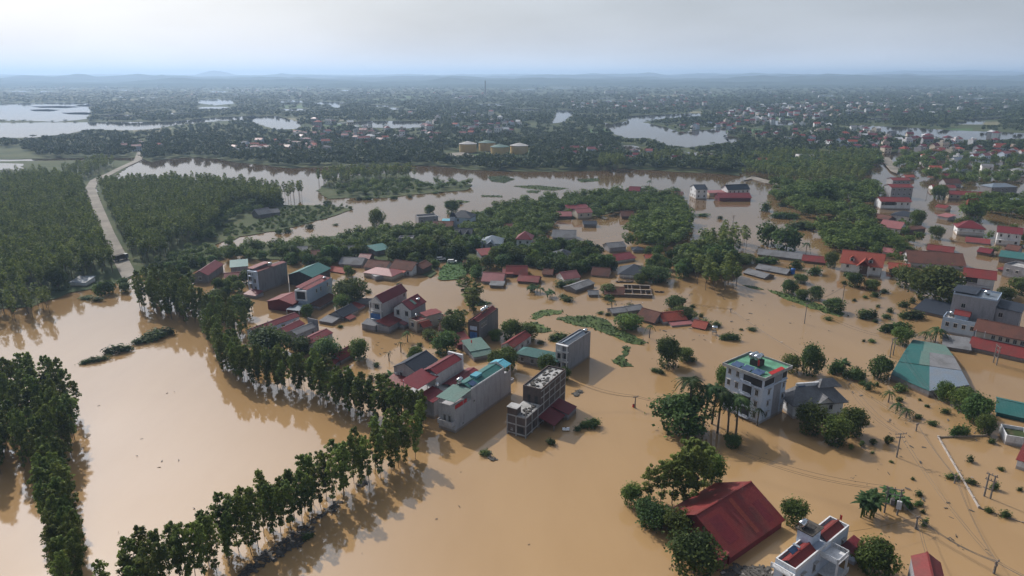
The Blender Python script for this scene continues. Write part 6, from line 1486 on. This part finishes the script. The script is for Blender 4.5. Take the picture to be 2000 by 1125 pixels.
# ------------------------------------------------------------------ floating weed, field, debris
def weed(pxs, mt, seed, zt=.12):
    mb = MB(); rs = np.random.RandomState(seed); VV = []; 
    for px in pxs:
        pts = ragged(px, zt, 1.2, .7, seed); pts = pts if poly_area(pts) > 0 else pts[::-1]; mb.slab(pts, .2)
        g = [(p.x, p.y) for p in pts]; x0, x1 = min(p[0] for p in g), max(p[0] for p in g); y0, y1 = min(p[1] for p in g), max(p[1] for p in g)
        n = int((x1 - x0) * (y1 - y0) * 1.4); q = np.stack([rs.uniform(x0 - 1, x1 + 1, n), rs.uniform(y0 - 1, y1 + 1, n)], 1)
        VV += [(a, b, zt + rs.uniform(0, .25)) for a, b in q if inside(a + rs.normal() * .5, b + rs.normal() * .5, g)]
    V, F = cards(np.array(VV), .75, rs, .8, 1.3)
    return mb, V, F
WEEDS = [[(1085,622),(1110,617),(1150,616),(1180,622),(1200,638),(1235,655),(1262,668),(1250,674),(1222,668),(1195,655),(1160,640),(1120,634)], [(1195,705),(1215,690),(1218,676),(1230,678),(1228,690),(1218,698),(1226,708),(1238,716),(1215,716)],
 [(1040,612),(1062,604),(1098,606),(1095,613),(1062,616),(1048,624),(1038,622)], [(1020,632),(1050,628),(1078,646),(1060,650),(1030,646)], [(1075,664),(1092,652),(1110,656),(1100,668),(1080,668)],
 [(1500,566),(1525,570),(1560,580),(1600,594),(1650,612),(1640,618),(1590,604),(1540,586)], [(1450,556),(1480,560),(1492,566),(1470,563)], [(914,588),(950,588),(962,592),(930,598)],
 [(952,345),(985,343),(1005,350),(985,357),(960,354)], [(1002,363),(1050,362),(1110,368),(1080,372),(1030,368)], [(1128,350),(1168,348),(1170,353),(1135,356)], [(940,381),(980,382),(980,385),(945,384)], [(892,390),(918,393),(910,396),(890,394)], [(1030,372),(1056,372),(1050,377),(1030,376)]]
mb, V, F = weed(WEEDS, None, 3)
o = mb.build('floating_weed', M['bush'], None); tag(o, kind='stuff')
V2, F2, I2 = join_np([(V, F, 0)]); c = inst('weed_leaves', np_mesh('weed_leaves', V2, F2, [M['bush']]), (0, 0, 0)); tag(c, kind='stuff')
mb, V, F = weed([[(858,528),(872,514),(905,512),(915,530),(900,543),(858,546)], [(300,522),(330,505),(372,500),(380,512),(340,530)]], None, 4, .4)
o = inst('grass', np_mesh('grass', V, F, [M['bamboo']]), (0, 0, 0)); tag(o, kind='stuff')
sheet_obj('green_field', [(856,528),(872,513),(906,511),(916,530),(900,544),(858,547)], .3, M['grass'], 91, 3, .8)
mb = MB(); mb2 = MB(); rs = random.Random(8)
def debris(px, n, s0, s1):
    g = [G(x, y) for x, y in px]; gg = [(p.x, p.y) for p in g]; x0, x1 = min(p[0] for p in gg), max(p[0] for p in gg); y0, y1 = min(p[1] for p in gg), max(p[1] for p in gg); k = 0
    while k < n:
        x, y = rs.uniform(x0, x1), rs.uniform(y0, y1)
        if not inside(x, y, gg): continue
        a = rs.uniform(0, 3.14); L = rs.uniform(s0, s1); w = L * rs.uniform(.06, .4); d = Vector((math.cos(a), math.sin(a), 0)); e = Vector((-d.y, d.x, 0)); c = Vector((x, y, rs.uniform(.03, .25)))
        t = mb2 if rs.random() < .05 else mb
        if t is mb2: L *= .5; w = L * .6
        t.slab([c - d * L - e * w, c + d * L - e * w + Vector((0, 0, rs.uniform(-.05, .15))), c + d * L + e * w, c - d * L + e * w], .06); k += 1
debris([(460,1125),(500,1092),(545,1060),(590,1030),(630,1000),(660,980),(668,992),(640,1008),(612,1022),(606,1050),(580,1070),(540,1090),(500,1115),(470,1135)], 260, .12, 1.1)
debris([(696,945),(712,938),(716,946),(700,952)], 50, .2, .8); debris([(1118,768),(1134,762),(1138,766),(1124,775)], 50, .3, 1.0); debris([(940,884),(955,882),(968,898),(960,900)], 40, .2, .8); debris([(1410,1118),(1440,1104),(1490,1106),(1512,1118),(1505,1140),(1415,1140)], 260, .2, .9)
debris([(240,890),(900,890),(1100,1110),(700,1120)], 14, .1, .4); debris([(180,720),(400,720),(380,1000),(200,1050)], 6, .1, .35); debris([(1280,520),(1650,560),(1680,780),(1300,700)], 60, .15, .7); debris([(1650,760),(1900,820),(1950,1100),(1700,1000)], 60, .15, .6); debris([(1200,560),(1350,640),(1300,660),(1180,600)], 50, .2, .8); debris([(760,640),(880,660),(820,720),(700,720)], 30, .15, .6)
for (a, b), bend in ((((1270,690),(1490,905)), 14), (((1560,660),(1700,860)), 8), (((1660,930),(1900,1090)), 10)):
    A_, B_ = G(*a), G(*b); nn = Vector((-(B_ - A_).y, (B_ - A_).x, 0)).normalized()
    for k in range(26):
        t_ = rs.random(); c_ = A_.lerp(B_, t_) + nn * (bend * .3 * math.sin(t_ * 3.1) + rs.gauss(0, 1.2)); L_ = rs.uniform(.05, .22); d_ = Vector((rs.uniform(-1, 1), rs.uniform(-1, 1), 0)).normalized() * L_; e_ = Vector((-d_.y, d_.x, 0)) * .5
        mb.slab([c_ - d_ - e_ + Vector((0, 0, .05)), c_ + d_ - e_ + Vector((0, 0, .05)), c_ + d_ + e_ + Vector((0, 0, .05)), c_ - d_ + e_ + Vector((0, 0, .05))], .04)
o = mb.build('floating_debris', M['driftwood'], None); tag(o, kind='stuff'); o = mb2.build('floating_litter', M['white'], None); tag(o, kind='stuff')
debris_done = True
# ------------------------------------------------------------------ poles, wires, walls, vehicles, boats
def pole(px, py, ty, label, arms=1, yaw=0.0, w=1.8, name='utility_pole', r0=.16, lean=0):
    v = G(px, py); h = height_at(px, py, ty); r = empty(name, (v.x, v.y, 0), yaw); tag(r, label, 'utility pole')
    MB().tube([(0, 0, -1.5), (lean * .5, 0, h * .5), (lean, 0, h)], [r0 * 1.25, r0, r0 * .75], 8).build('pole', M['pole'], r)
    for k in range(arms):
        z = h - .25 - k * .9; a = MB().box(lean - w/2 * (1 if k == 0 else .75), -.12, z, lean + w/2 * (1 if k == 0 else .75), -.2 + .2, z + .12).build('crossarm', M['iron'], r)
        for q in (-.46, -.22, .22, .46):
            MB().tube([(lean + q * w * (1 if k == 0 else .75), -.06, z + .12), (lean + q * w * (1 if k == 0 else .75), -.06, z + .42)], [.05, .09], 6).build('insulator', M['porcelain'], a)
    return r, Vector((v.x, v.y, h))
PT = {}
PT['a'] = pole(1751,893,846,'rusty pole with two crossarms alone in the open flood', 2, .1, 2.8)[1]
PT['b'] = pole(1789,842,828,'short pole behind the two-arm pole in the garden strip', 1, .5, 1.0)[1]
PT['c'] = pole(1240,797,774,'short dark pole with a red box in the flood by the huge spreading tree', 1, .4, 1.6)[1]
PT['d'] = pole(1788,1033,1009,'stubby striped pole carrying bundled wires below the transformer', 1, .5, 1.4, r0=.2)[1]
PT['e'] = pole(1941,1120,1096,'stubby pole where many wires meet at the bottom right', 2, .5, 1.4, r0=.2)[1]
PT['f'] = pole(1864,944,930,'short pole at the middle of the white garden wall', 1, .6, 1.2)[1]
PT['g'] = pole(1571,632,592,'thin tall pole in the wide flood beyond the slate-skirted villa', 1, .3, 1.8, r0=.13)[1]
PT['h'] = pole(1645,590,558,'thin pole near the villa with dormers', 1, .3, 1.6, r0=.13)[1]
PT['i'] = pole(1431,442,421,'slim pole with two arms in the far open water', 2, .2, 2.2, r0=.15)[1]
PT['j'] = pole(1427,610,603,'pole top barely above the flood by the domed tree', 1, .4, 1.2)[1]
PT['k'] = pole(1485,368,356,'slim pole on the embankment path', 1, 0, 1.6)[1]
PT['l'] = pole(1812,372,352,'slim pole at the end of the flooded bridge', 1, .2, 1.6)[1]
for k, (px, py, ty) in enumerate(((1738,697,661), (1744,694,660))):
    PT['m%d' % k] = pole(px, py, ty, ('left' if k == 0 else 'right') + ' of two paired concrete poles left of the teal warehouse', 1, .4, 1.2)[1]
def hframe(pa, pb, ta, label, tr=True):
    A = G(*pa); B = G(*pb); d = B - A; L = d.length; h = height_at(pa[0], pa[1], ta); r = empty('transformer_platform' if tr else 'double_pole', A, math.atan2(d.y, d.x)); tag(r, label, 'transformer' if tr else 'utility pole')
    for x in (0, L): MB().tube([(x, 0, -1.5), (x, 0, h)], [.2, .14], 8).build('pole', M['pole'], r)
    for z in (h - .3, h - 1.6, h * .35):
        a = MB().box(-.5, -.1, z, L + .5, .06, z + .14).build('crossarm', M['iron'], r)
        if z > h * .5:
            for x in (-.3, L * .5, L + .3): MB().tube([(x, 0, z + .14), (x, 0, z + .55)], [.06, .1], 6).build('insulator', M['porcelain'], a)
    if tr:
        t = MB().box(L * .32, -.45, h * .35 + .15, L * .62, .45, h * .35 + 1.3).build('transformer', M['iron'], r)
        for k in range(3): MB().tube([(L * (.37 + .1 * k), 0, h * .35 + 1.3), (L * (.37 + .1 * k), 0, h * .35 + 1.8)], [.09, .05], 6).build('bushing', M['porcelain'], t)
        MB().box(L - .5, -.75, h * .3, L + .35, -.2, h * .3 + 1.7).build('meter_cabinet', M['white'], r)
    return A, B, h
TA, TB, TH = hframe((1727,1001), (1752,1006), 951, 'two-pole transformer platform with a white meter cabinet beside banana plants')
hframe((1922,969), (1934,974), 924, 'two-pole switch frame tangled with shrubs beyond the white garden wall', False)
hframe((1940,708), (1946,713), 673, 'two-legged pole in front of the red sheet awning', False)
MB_ = MB()
r = empty('red_barrel', G(1237, 795)); tag(r, 'red plastic drum tied to the short dark pole in the flood', 'drum'); MB().tube([(0, 0, -.2), (0, 0, .8)], [.3, .3], 10).build('body', M['red_paint'], r); MB().tube([(0, 0, .8), (0, 0, .86)], [.27, .2], 10).build('lid', M['rubber'], r)
WI = [0]
def wire(a, b, sag, label, rr=.03, group=None):
    n = 14; pts = [a.lerp(b, i / n) - Vector((0, 0, sag * 4 * (i / n) * (1 - i / n))) for i in range(n + 1)]
    o = MB().tube(pts, rr, 4).build('power_line', M['wire'], None); tag(o, label, 'cable', group); return o
def span(a, b, n, sag, what, rr=.03, spread=.5):
    d = (b - a); s = Vector((-d.y, d.x, 0)).normalized()
    for k in range(n):
        o = s * (spread * (k - (n - 1) / 2)) + Vector((0, 0, -.22 * (k % 2)))
        wire(a + o, b + o, sag * (1 + .15 * k), f'sagging cable in the span {what}', rr, 'cables ' + what)
L_ = lambda px, py, h: G(px, py, h)
span(PT['c'], L_(1095, 730, 8.2), 3, 1.2, 'from the red drum pole to the white-fronted tall house')
span(PT['c'], L_(1420, 800, 5.0), 3, .8, 'from the red drum pole to the four-storey building')
span(PT['d'], PT['e'], 4, .8, 'between the two stubby bottom poles', .035, .25)
span(Vector((TB.x, TB.y, TH * .6)), PT['d'], 2, .3, 'from the transformer to the striped pole')
span(PT['e'], L_(2060, 1150, 4.5), 3, .3, 'leaving the frame from the bottom right pole', .035, .3)
span(Vector((TA.x, TA.y, TH - .3)), L_(1440, 880, 5.0), 3, 1.2, 'from the transformer towards the palms', .03, .8)
span(PT['a'], PT['e'], 2, 1.4, 'from the two-arm pole to the bottom right pole', .03, .9)
span(PT['a'], L_(1655, 745, 5.0), 3, 1.5, 'from the two-arm pole past the slate-skirted villa', .03, .9)
span(PT['b'], PT['f'], 2, .5, 'from the short garden pole to the white wall', .03, .4); span(PT['f'], PT['e'], 2, 1.0, 'from the white wall pole to the bottom right pole', .03, .4)
span(PT['b'], L_(1650, 735, 4.0), 2, .8, 'from the short garden pole to the upper garden', .03, .4)
span(PT['m0'], L_(1840, 790, 3.5), 3, 1.0, 'over the teal warehouse', .03, .8)
span(PT['m1'], PT['g'], 2, 2.0, 'from the paired poles across the wide flood', .03, .6)
span(PT['g'], PT['h'], 2, .8, 'between the two thin poles in the wide flood', .03, .6)
span(PT['j'], L_(1340, 590, 1.4), 2, .4, 'low over the flood left of the pole top', .03, .4); span(PT['j'], L_(1560, 688, 1.8), 2, .6, 'low over the flood right of the pole top', .03, .4)
span(PT['d'], L_(1640, 1040, 4.0), 1, .5, 'from the striped pole to the ornate white villa'); span(PT['d'], L_(1812, 1085, 5.6), 2, .3, 'from the striped pole to the bottom corner roof')
# white garden wall
A, B, C_, D_ = G(1832, 855), G(1911, 992), G(1925, 852), G(2040, 1035)
def wall_run(a, b, h, label, mt='white', t=.22):
    d = b - a; r = empty('garden_wall', a, math.atan2(d.y, d.x)); tag(r, label, 'wall'); L = d.length
    MB().box(0, -t/2, -1.5, L, t/2, h).build('wall', M[mt], r); m = MB(); n = max(2, int(L / 3.2))
    for k in range(n + 1): m.box(k * L / n - .18, -t/2 - .06, -1.5, k * L / n + .18, t/2 + .06, h + .12)
    m.build('pier', M[mt], r)
wall_run(A, B, .45, 'long white garden wall top running down the flood at the right'); wall_run(A + Vector((.4, 0, 0)), C_, .4, 'short pale garden wall top joining the long white wall at its far corner', 'beige'); wall_run(B + Vector((.4, -.4, 0)), D_, .12, 'thin dark wall top almost under water at the lower right', 'midgrey', .14)
# vehicles
def vehicle(px, py, yaw, kind, label):
    v = G(px, py, .57); r = empty('truck' if kind == 'truck' else 'car', v, yaw); tag(r, label, kind)
    if kind == 'truck':
        MB().box(-3.4, -1.2, .9, 1.4, 1.2, 2.9).build('cargo_box', M['rubble'], r); MB().box(1.5, -1.1, .7, 3.3, 1.1, 2.6).build('cab', M['car_dark'], r); MB().box(2.3, -1.02, 1.7, 3.33, 1.02, 2.4).build('windscreen', M['glass'], r); MB().box(-3.4, -1.0, .6, 3.2, 1.0, .9).build('chassis', M['iron'], r); R_ = .5; xs_ = (-2.3, 2.3)
    else:
        b = MB().box(-2.2, -.88, .35, 2.2, .88, .95); b.slab([(-1.9, -.8, 1.55), (.7, -.8, 1.55), (.7, .8, 1.55), (-1.9, .8, 1.55)], .1); b.build('body', M['car_white'], r)
        g = MB(); lo = [(-2.1, -.84, .95), (1.35, -.84, .95), (1.35, .84, .95), (-2.1, .84, .95)]; hi_ = [(-1.85, -.74, 1.45), (.6, -.74, 1.45), (.6, .74, 1.45), (-1.85, .74, 1.45)]
        for k in range(4): j = (k+1) % 4; g.poly([lo[k], lo[j], hi_[j], hi_[k]])
        g.build('window_glass', M['glass'], r); R_ = .34; xs_ = (-1.4, 1.4)
    for x in xs_:
        for y in (-.9, .9): MB().tube([(x, y - .12, R_ - .02), (x, y + .12, R_ - .02)], R_, 12).build('wheel', M['rubber'], r)
vehicle(237, 508, 1.2, 'truck', 'dark cargo truck parked at the drowned end of the road'); vehicle(172, 401, 1.35, 'car', 'pale car on the plantation road beyond the truck'); vehicle(883, 513, .1, 'car', 'white car on the mud lane beside the green field'); vehicle(861, 508, .3, 'car', 'second pale car half hidden under trees by the mud lane')
def boat(px, py, yaw, L, label):
    v = G(px, py); r = empty('boat', (v.x, v.y, 0), yaw); tag(r, label, 'boat'); w = L * .13; mb = MB()
    ring = lambda z, k: [(-L/2*k, -w*.6*k, z), (L*.25*k, -w*k, z), (L/2*k, 0, z + .15), (L*.25*k, w*k, z), (-L/2*k, w*.6*k, z)]
    a, b = ring(.45, 1), ring(-.1, .8)
    for k in range(5): j = (k+1) % 5; mb.poly([b[k], b[j], a[j], a[k]])
    c = ring(.4, .9); d = ring(.12, .8)
    for k in range(5): j = (k+1) % 5; mb.poly([a[k], a[j], c[j], c[k]]); mb.poly([c[k], c[j], d[j], d[k]])
    mb.poly(d); mb.build('hull', M['boat'], r); MB().box(-L*.1, -w*.8, .36, L*.05, w*.8, .42).box(-L*.38, -w*.55, .36, -L*.28, w*.55, .42).build('thwart', M['wood'], r)
boat(1221, 551, .05, 8.5, 'long flat boat moored before the navy hip-roofed house'); boat(1288, 571, -.2, 4.2, 'small dark boat right of the roofless brick house'); boat(1721, 1064, .7, 2.2, 'tiny dark boat adrift below the transformer platform')
# water drum floating, blue tank by the barns
r = empty('blue_water_barrel', G(1548, 535)); tag(r, 'bright blue plastic water tank beside the sloping grey roofs', 'water tank'); MB().tube([(0, 0, -.5), (0, 0, 2.4), (0, 0, 2.7)], [.9, .9, .4], 14).build('body', M['blue_plastic'], r); MB().tube([(0, 0, 2.7), (0, 0, 2.8)], [.42, .36], 12).build('lid', M['rubber'], r)
r = empty('floating_tank', G(1105, 841)); tag(r, 'white cylindrical tank floating beside the unfinished brick building', 'water tank'); t = MB().tube([(-1, 0, .35), (-.9, 0, .35), (.9, 0, .35), (1, 0, .35)], [.3, .5, .5, .3], 14).build('body', M['steel'], r); MB().tube([(0, 0, .84), (0, 0, .95)], [.18, .18], 8).build('cap', M['rubber'], r)

# ------------------------------------------------------------------ oil depot, chimney, factory
def storage(px, py, w, label, rm):
    v = G(px, py); R_ = w / 2 * depth(px, py) / FPX; h = R_ * .95; r = empty('storage_tank', (v.x, v.y + R_, 0)); tag(r, label, 'storage tank')
    o = MB().tube([(0, 0, 0), (0, 0, h)], [R_, R_], 32).build('shell', M['yellow'], r)
    MB().tube([(0, 0, h), (0, 0, h + .3)], [R_ * .98, R_ * .98], 32).build('rim', M['iron'], r); MB().tube([(0, 0, h + .303), (0, 0, h + .45), (0, 0, h + R_ * .32)], [R_ * 1.06, R_ * 1.06, .3], 32).build('roof', M[rm], r)
storage(913, 299, 34, 'round yellow storage tank with a pale roof, farthest left', 'concrete'); storage(951, 296, 33, 'round yellow storage tank with a grey-green roof behind the others', 'palegreen'); storage(976, 306, 36, 'round yellow storage tank with a grey-green roof, nearest the lake', 'palegreen'); storage(1014, 303, 35, 'round yellow storage tank with a pale roof, farthest right', 'concrete')
r = empty('chimney', G(948, 188)); tag(r, 'tall thin factory chimney on the plain near the horizon', 'chimney'); hc = height_at(948, 188, 158); MB().tube([(0, 0, -1), (0, 0, hc)], [3.0, 2.2], 12).build('stack', M['darkgrey'], r); MB().tube([(0, 0, hc), (0, 0, hc + 1)], [2.5, 2.5], 12).build('rim', M['iron'], r)
mb = MB(); mb.slab([G(860, 300, .9), G(905, 297, .9), G(930, 306, .9), G(905, 316, .9), G(868, 312, .9)][::-1], .3); o = mb.build('depot_yard', M['road'], None); tag(o, kind='structure')
mb = MB(); q = [G(925, 301, .7), G(1040, 296, .7), G(1040, 306, .7), G(935, 310, .7)]; mb.slab(q if poly_area(q) > 0 else q[::-1], .2); o = mb.build('depot_lawn', M['bamboo'], None); tag(o, kind='structure')

# ------------------------------------------------------------------ far houses
FR = random.Random(77); KEEP = []
FWALL = ['white', 'white', 'beige', 'midgrey', 'bluewhite', 'grey']; FROOF = ['orange', 'maroon', 'brown', 'greyroof', 'bluegrey', 'red', 'pink', 'slate']
def far_geo(L, D, h, kind, rise):
    w = wall_mb(L, D, h, 'x' if kind == 'gable' else None, rise, -L/2, -D/2); n0 = len(w.f)
    if kind == 'gable': rf = gable_roof(L, D, h, rise, .5, 'x', .15, -L/2, -D/2)
    elif kind == 'hip': rf = hip_roof(L, D, h, rise, .5, .1, -L/2, -D/2)
    else: rf = MB().box(-L/2 + .3, -D/2 + .3, h, L/2 - .3, D/2 - .3, h + .1); w.box(-L*.3, -D*.2, h, L*.05, D*.2, h + 2.2)
    g = MB(); k = max(2, int(L / 3))
    for z in ([.9] if h < 5 else [.9, 4.1] if h < 8.5 else [.9, 4.1, 7.3]):
        for i in range(k): u = -L/2 + (i + .5) * L / k; g.box(u - .55, -D/2 - .05, z, u + .55, -D/2 - .01, z + 1.4)
    V, F, I = [], [], []
    for m, b in ((0, w), (1, rf), (2, g)):
        o = len(V); V += b.v; F += [tuple(q + o for q in f) for f in b.f]; I += [m] * len(b.f)
    return V, F, I
FARM = []
for k in range(30):
    kind = FR.choice(['gable', 'gable', 'hip', 'flat']); L, D, h = FR.uniform(7, 13), FR.uniform(7, 10), FR.choice([4.5, 6.5, 7.5, 7.5, 10.5]); V, F, I = far_geo(L, D, h, kind, FR.uniform(1.6, 3))
    wc = FR.choice(FWALL); rc = FR.choice(FROOF); me = bpy.data.meshes.new('distant_house'); me.from_pydata(V, [], F); me.polygons.foreach_set('material_index', I); me.update()
    for m in (M[wc], M[rc], M['glass']): me.materials.append(m)
    roof_uv(me); FARM.append((me, wc, rc, kind, h))
WN = {'white': 'white', 'beige': 'cream', 'midgrey': 'grey', 'bluewhite': 'pale', 'grey': 'light grey'}; RN = {'orange': 'orange-red', 'maroon': 'dark red', 'brown': 'brown', 'greyroof': 'grey', 'bluegrey': 'blue-grey', 'red': 'red', 'pink': 'pink', 'slate': 'slate'}
TOWN = [  # outline, count, place
 ([(440,292),(520,284),(600,282),(650,290),(640,300),(560,300),(450,300)], 34, 'in the village above the lake'), ([(560,262),(700,258),(860,262),(870,278),(720,285),(590,280)], 42, 'in the middle village'),
 ([(870,246),(1000,240),(1005,262),(900,270)], 26, 'behind the storage tanks'), ([(1090,296),(1140,290),(1260,304),(1330,316),(1300,326),(1180,318),(1100,306)], 20, 'on the far lake shore'),
 ([(200,288),(270,282),(320,292),(310,305),(250,296)], 9, 'at the plantation road'), ([(1380,226),(1500,216),(1640,212),(1680,226),(1600,238),(1500,246),(1400,246)], 70, 'in the dense town'),
 ([(1300,258),(1360,240),(1430,248),(1480,266),(1400,262)], 16, 'by the wide lake'), ([(1500,250),(1620,258),(1700,275),(1740,290),(1650,300),(1540,285),(1480,268)], 36, 'in the right village'),
 ([(1760,290),(1860,290),(2000,300),(2000,312),(1880,325),(1800,318)], 30, 'beyond the bridge'), ([(1110,200),(1240,196),(1360,202),(1350,216),(1200,216)], 34, 'in the pale far town'),
]
nfar = 0; REST_T = []
def in_far_water(x, y): return any(inside(x, y, w) for w in FAR_WATER)
for poly, n, place in TOWN:
    k = 0; tries = 0
    xs0, xs1 = min(p[0] for p in poly), max(p[0] for p in poly); ys0, ys1 = min(p[1] for p in poly), max(p[1] for p in poly)
    while k < n and tries < 4000:
        tries += 1; px, py = FR.uniform(xs0, xs1), FR.uniform(ys0, ys1)
        if not inside(px, py, poly) or in_far_water(px, py): continue
        v = G(px, py)
        if any(math.hypot(v.x - a, v.y - b) < 13 for a, b in KEEP): continue
        KEEP.append((v.x, v.y)); k += 1; me, wc, rc, kind, h = FR.choice(FARM); nfar += 1
        st = 'low' if h < 5 else 'tall' if h > 9 else 'two-storey'
        lab = f'{st} {WN[wc]} house with {RN[rc]} {"flat" if kind == "flat" else kind} roof {place}'
        o = inst('distant_house', me, (v.x, v.y, .2), FR.gauss(.1, .35), (.8, .8, .8)); tag(o, lab, 'house', 'houses like: ' + lab)
# the rest of the far towns, mere specks, as one mass
V, F, I, o_ = [], [], [], 0
SP = [([(1380,228),(1480,210),(1700,205),(1720,225),(1600,240),(1480,248)], 130), ([(1090,205),(1250,186),(1400,190),(1400,215),(1150,220)], 70), ([(1500,190),(2000,185),(2000,225),(1700,232)], 80), ([(60,175),(600,170),(640,195),(300,200)], 30), ([(560,240),(900,225),(1040,230),(1000,265),(700,285)], 45), ([(1540,240),(1990,276),(1990,300),(1700,300)], 50), ([(880,186),(950,184),(950,196),(890,198)], 8), ([(0,160),(2000,160),(2000,190),(0,190)], 60)]
for poly, n in SP:
    xs0, xs1 = min(p[0] for p in poly), max(p[0] for p in poly); ys0, ys1 = min(p[1] for p in poly), max(p[1] for p in poly); k = t = 0
    while k < n and t < 9000:
        t += 1; px, py = FR.uniform(xs0, xs1), FR.uniform(ys0, ys1)
        if not inside(px, py, poly) or in_far_water(px, py): continue
        v = G(px, py)
        if any(math.hypot(v.x - a, v.y - b) < 11 for a, b in KEEP): continue
        k += 1; KEEP.append((v.x, v.y)); L, D, h = FR.uniform(7, 12), FR.uniform(6, 9), FR.choice([5, 6, 7, 8, 11]); kd = FR.choice(['gable', 'hip', 'flat']); a = FR.uniform(-.5, .7); vv, ff, ii = far_geo(L, D, h, kd, 2.4); m = FR.choice([0, 0, 1, 2]); rm = FR.choice([3, 3, 4, 5, 0])
        c, s = math.cos(a), math.sin(a); V += [(x * c - y * s + v.x, x * s + y * c + v.y, z) for x, y, z in vv]; F += [tuple(q + o_ for q in f) for f in ff]; I += [m if q == 0 else rm if q == 1 else 6 for q in ii]; o_ = len(V)
me = bpy.data.meshes.new('distant_town'); me.from_pydata(V, [], F); me.polygons.foreach_set('material_index', I); me.update()
for k in ('white', 'beige', 'midgrey', 'maroon', 'greyroof', 'orange', 'glass'): me.materials.append(M[k])
roof_uv(me); tag(inst('distant_town', me, (0, 0, .2)), kind='stuff')
# long pale works hall near the chimney, white blocks in the town
for px, py, w, h, label in ((915, 193, 36, 6, 'long pale factory hall below the thin chimney'), (1190, 186, 17, 9, 'big white block standing above the far town'), (1162, 205, 10, 9, 'narrow white block left in the far town'), (1250, 196, 12, 6, 'low white block right in the far town'), (1690, 226, 40, 5, 'long orange-red hall in the dense town'), (1835, 211, 16, 7, 'white block on the far right plain')):
    v = G(px, py); wm, hm = dims(px, py, w, h); r = empty('distant_block', (v.x, v.y, .2)); tag(r, label, 'building'); D = min(wm, 16)
    MB().box(-wm/2, 0, -1, wm/2, D, hm).build('wall', M['white' if 'orange' not in label else 'beige'], r); sheetpart(MB().box(-wm/2 - .5, -.5, hm, wm/2 + .5, D + .5, hm + .6), 'roof', M['concrete' if 'orange' not in label else 'orange'], r)
    g = MB(); k = int(max(3, wm / 5))
    for z in range(1, int(hm / 3.6) + 1):
        for i in range(k): u = -wm/2 + (i + .5) * wm / k; g.box(u - 1, -.06, z * 3.6 - 2.4, u + 1, -.01, z * 3.6 - .8)
    if g.f: g.build('window', M['glass'], r)

# ------------------------------------------------------------------ far trees, one mass per distance
FT = np.random.RandomState(31); kp = np.array(KEEP); hp = np.array([(h[2], h[3]) for h in HOUSES])
FIELDS = [[(-60,290),(40,290),(60,300),(120,318),(60,330),(-60,316)], [(205,335),(290,300),(280,295),(265,296),(205,340)], [(860,296),(1040,292),(1040,310),(870,318)], [(560,300),(0,0),(0,0)], [(1010,240),(1050,238),(1050,244),(1010,246)]] + FAR_FIELDS
def far_trees(n, y0, y1, wmin, k_, geos, name, power=1.0):
    pts = []
    while len(pts) < n:
        px = FT.uniform(-30, 2030); py = y0 + (y1 - y0) * FT.uniform(0, 1) ** power
        lim = np.interp(px, [q[0] for q in LAKE_TOP], [q[1] for q in LAKE_TOP])
        if py > lim - 1.5 or in_far_water(px, py) or any(inside(px, py, f) for f in FIELDS): continue
        hh = FT.uniform(6, 11) * (1.25 if FT.uniform() < .15 else 1); up = P((*G(px, py)[:2], hh * .75))[1]
        if in_far_water(px, up) or in_far_water(px, (py + up) / 2):
            if FT.uniform() < .93: continue
            hh *= .35
        v = G(px, py); d = math.hypot(v.x, v.y); w = max(wmin, k_ * d) * FT.uniform(.7, 1.35)
        dd = kp - np.array([v.x, v.y]); near = (np.abs(dd[:, 0]) < 5 + w * .1) & (dd[:, 1] > -5) & (dd[:, 1] < 6)
        if near.any(): continue
        if (np.hypot(hp[:, 0] - v.x, hp[:, 1] - v.y) < 9).any(): continue
        pts.append((v.x, v.y, hh, w, FT.randint(6)))
    mass(name, pts, geos, None, [M['far']], zbase=.2)
far_trees(5200, 232, 343, 7.5, .0, LOWB, 'far_woods', .8)
far_trees(9500, 186, 243, 8.5, .0062, LOWF, 'farther_woods')
far_trees(4200, 158, 188, 9, .0058, LOWF, 'horizon_woods')

# ------------------------------------------------------------------ air
top_ = max(v.co.z for v in bpy.data.objects['hills'].data.vertices) + 12
hz = MB().box(-24500, -900, -3, 24500, 24500, top_).build('haze', None); tag(hz, kind='stuff')
hm_ = bpy.data.materials.new('haze'); hm_.use_nodes = True; t = hm_.node_tree
for n in list(t.nodes): t.nodes.remove(n)
oo = t.nodes.new('ShaderNodeOutputMaterial'); pv = t.nodes.new('ShaderNodeVolumePrincipled')
pv.inputs['Color'].default_value = (.53, .73, 1.0, 1); pv.inputs['Density'].default_value = 1.35e-4; pv.inputs['Anisotropy'].default_value = 0.3
t.links.new(pv.outputs[0], oo.inputs['Volume']); hz.data.materials.append(hm_)

print('haze top', top_)
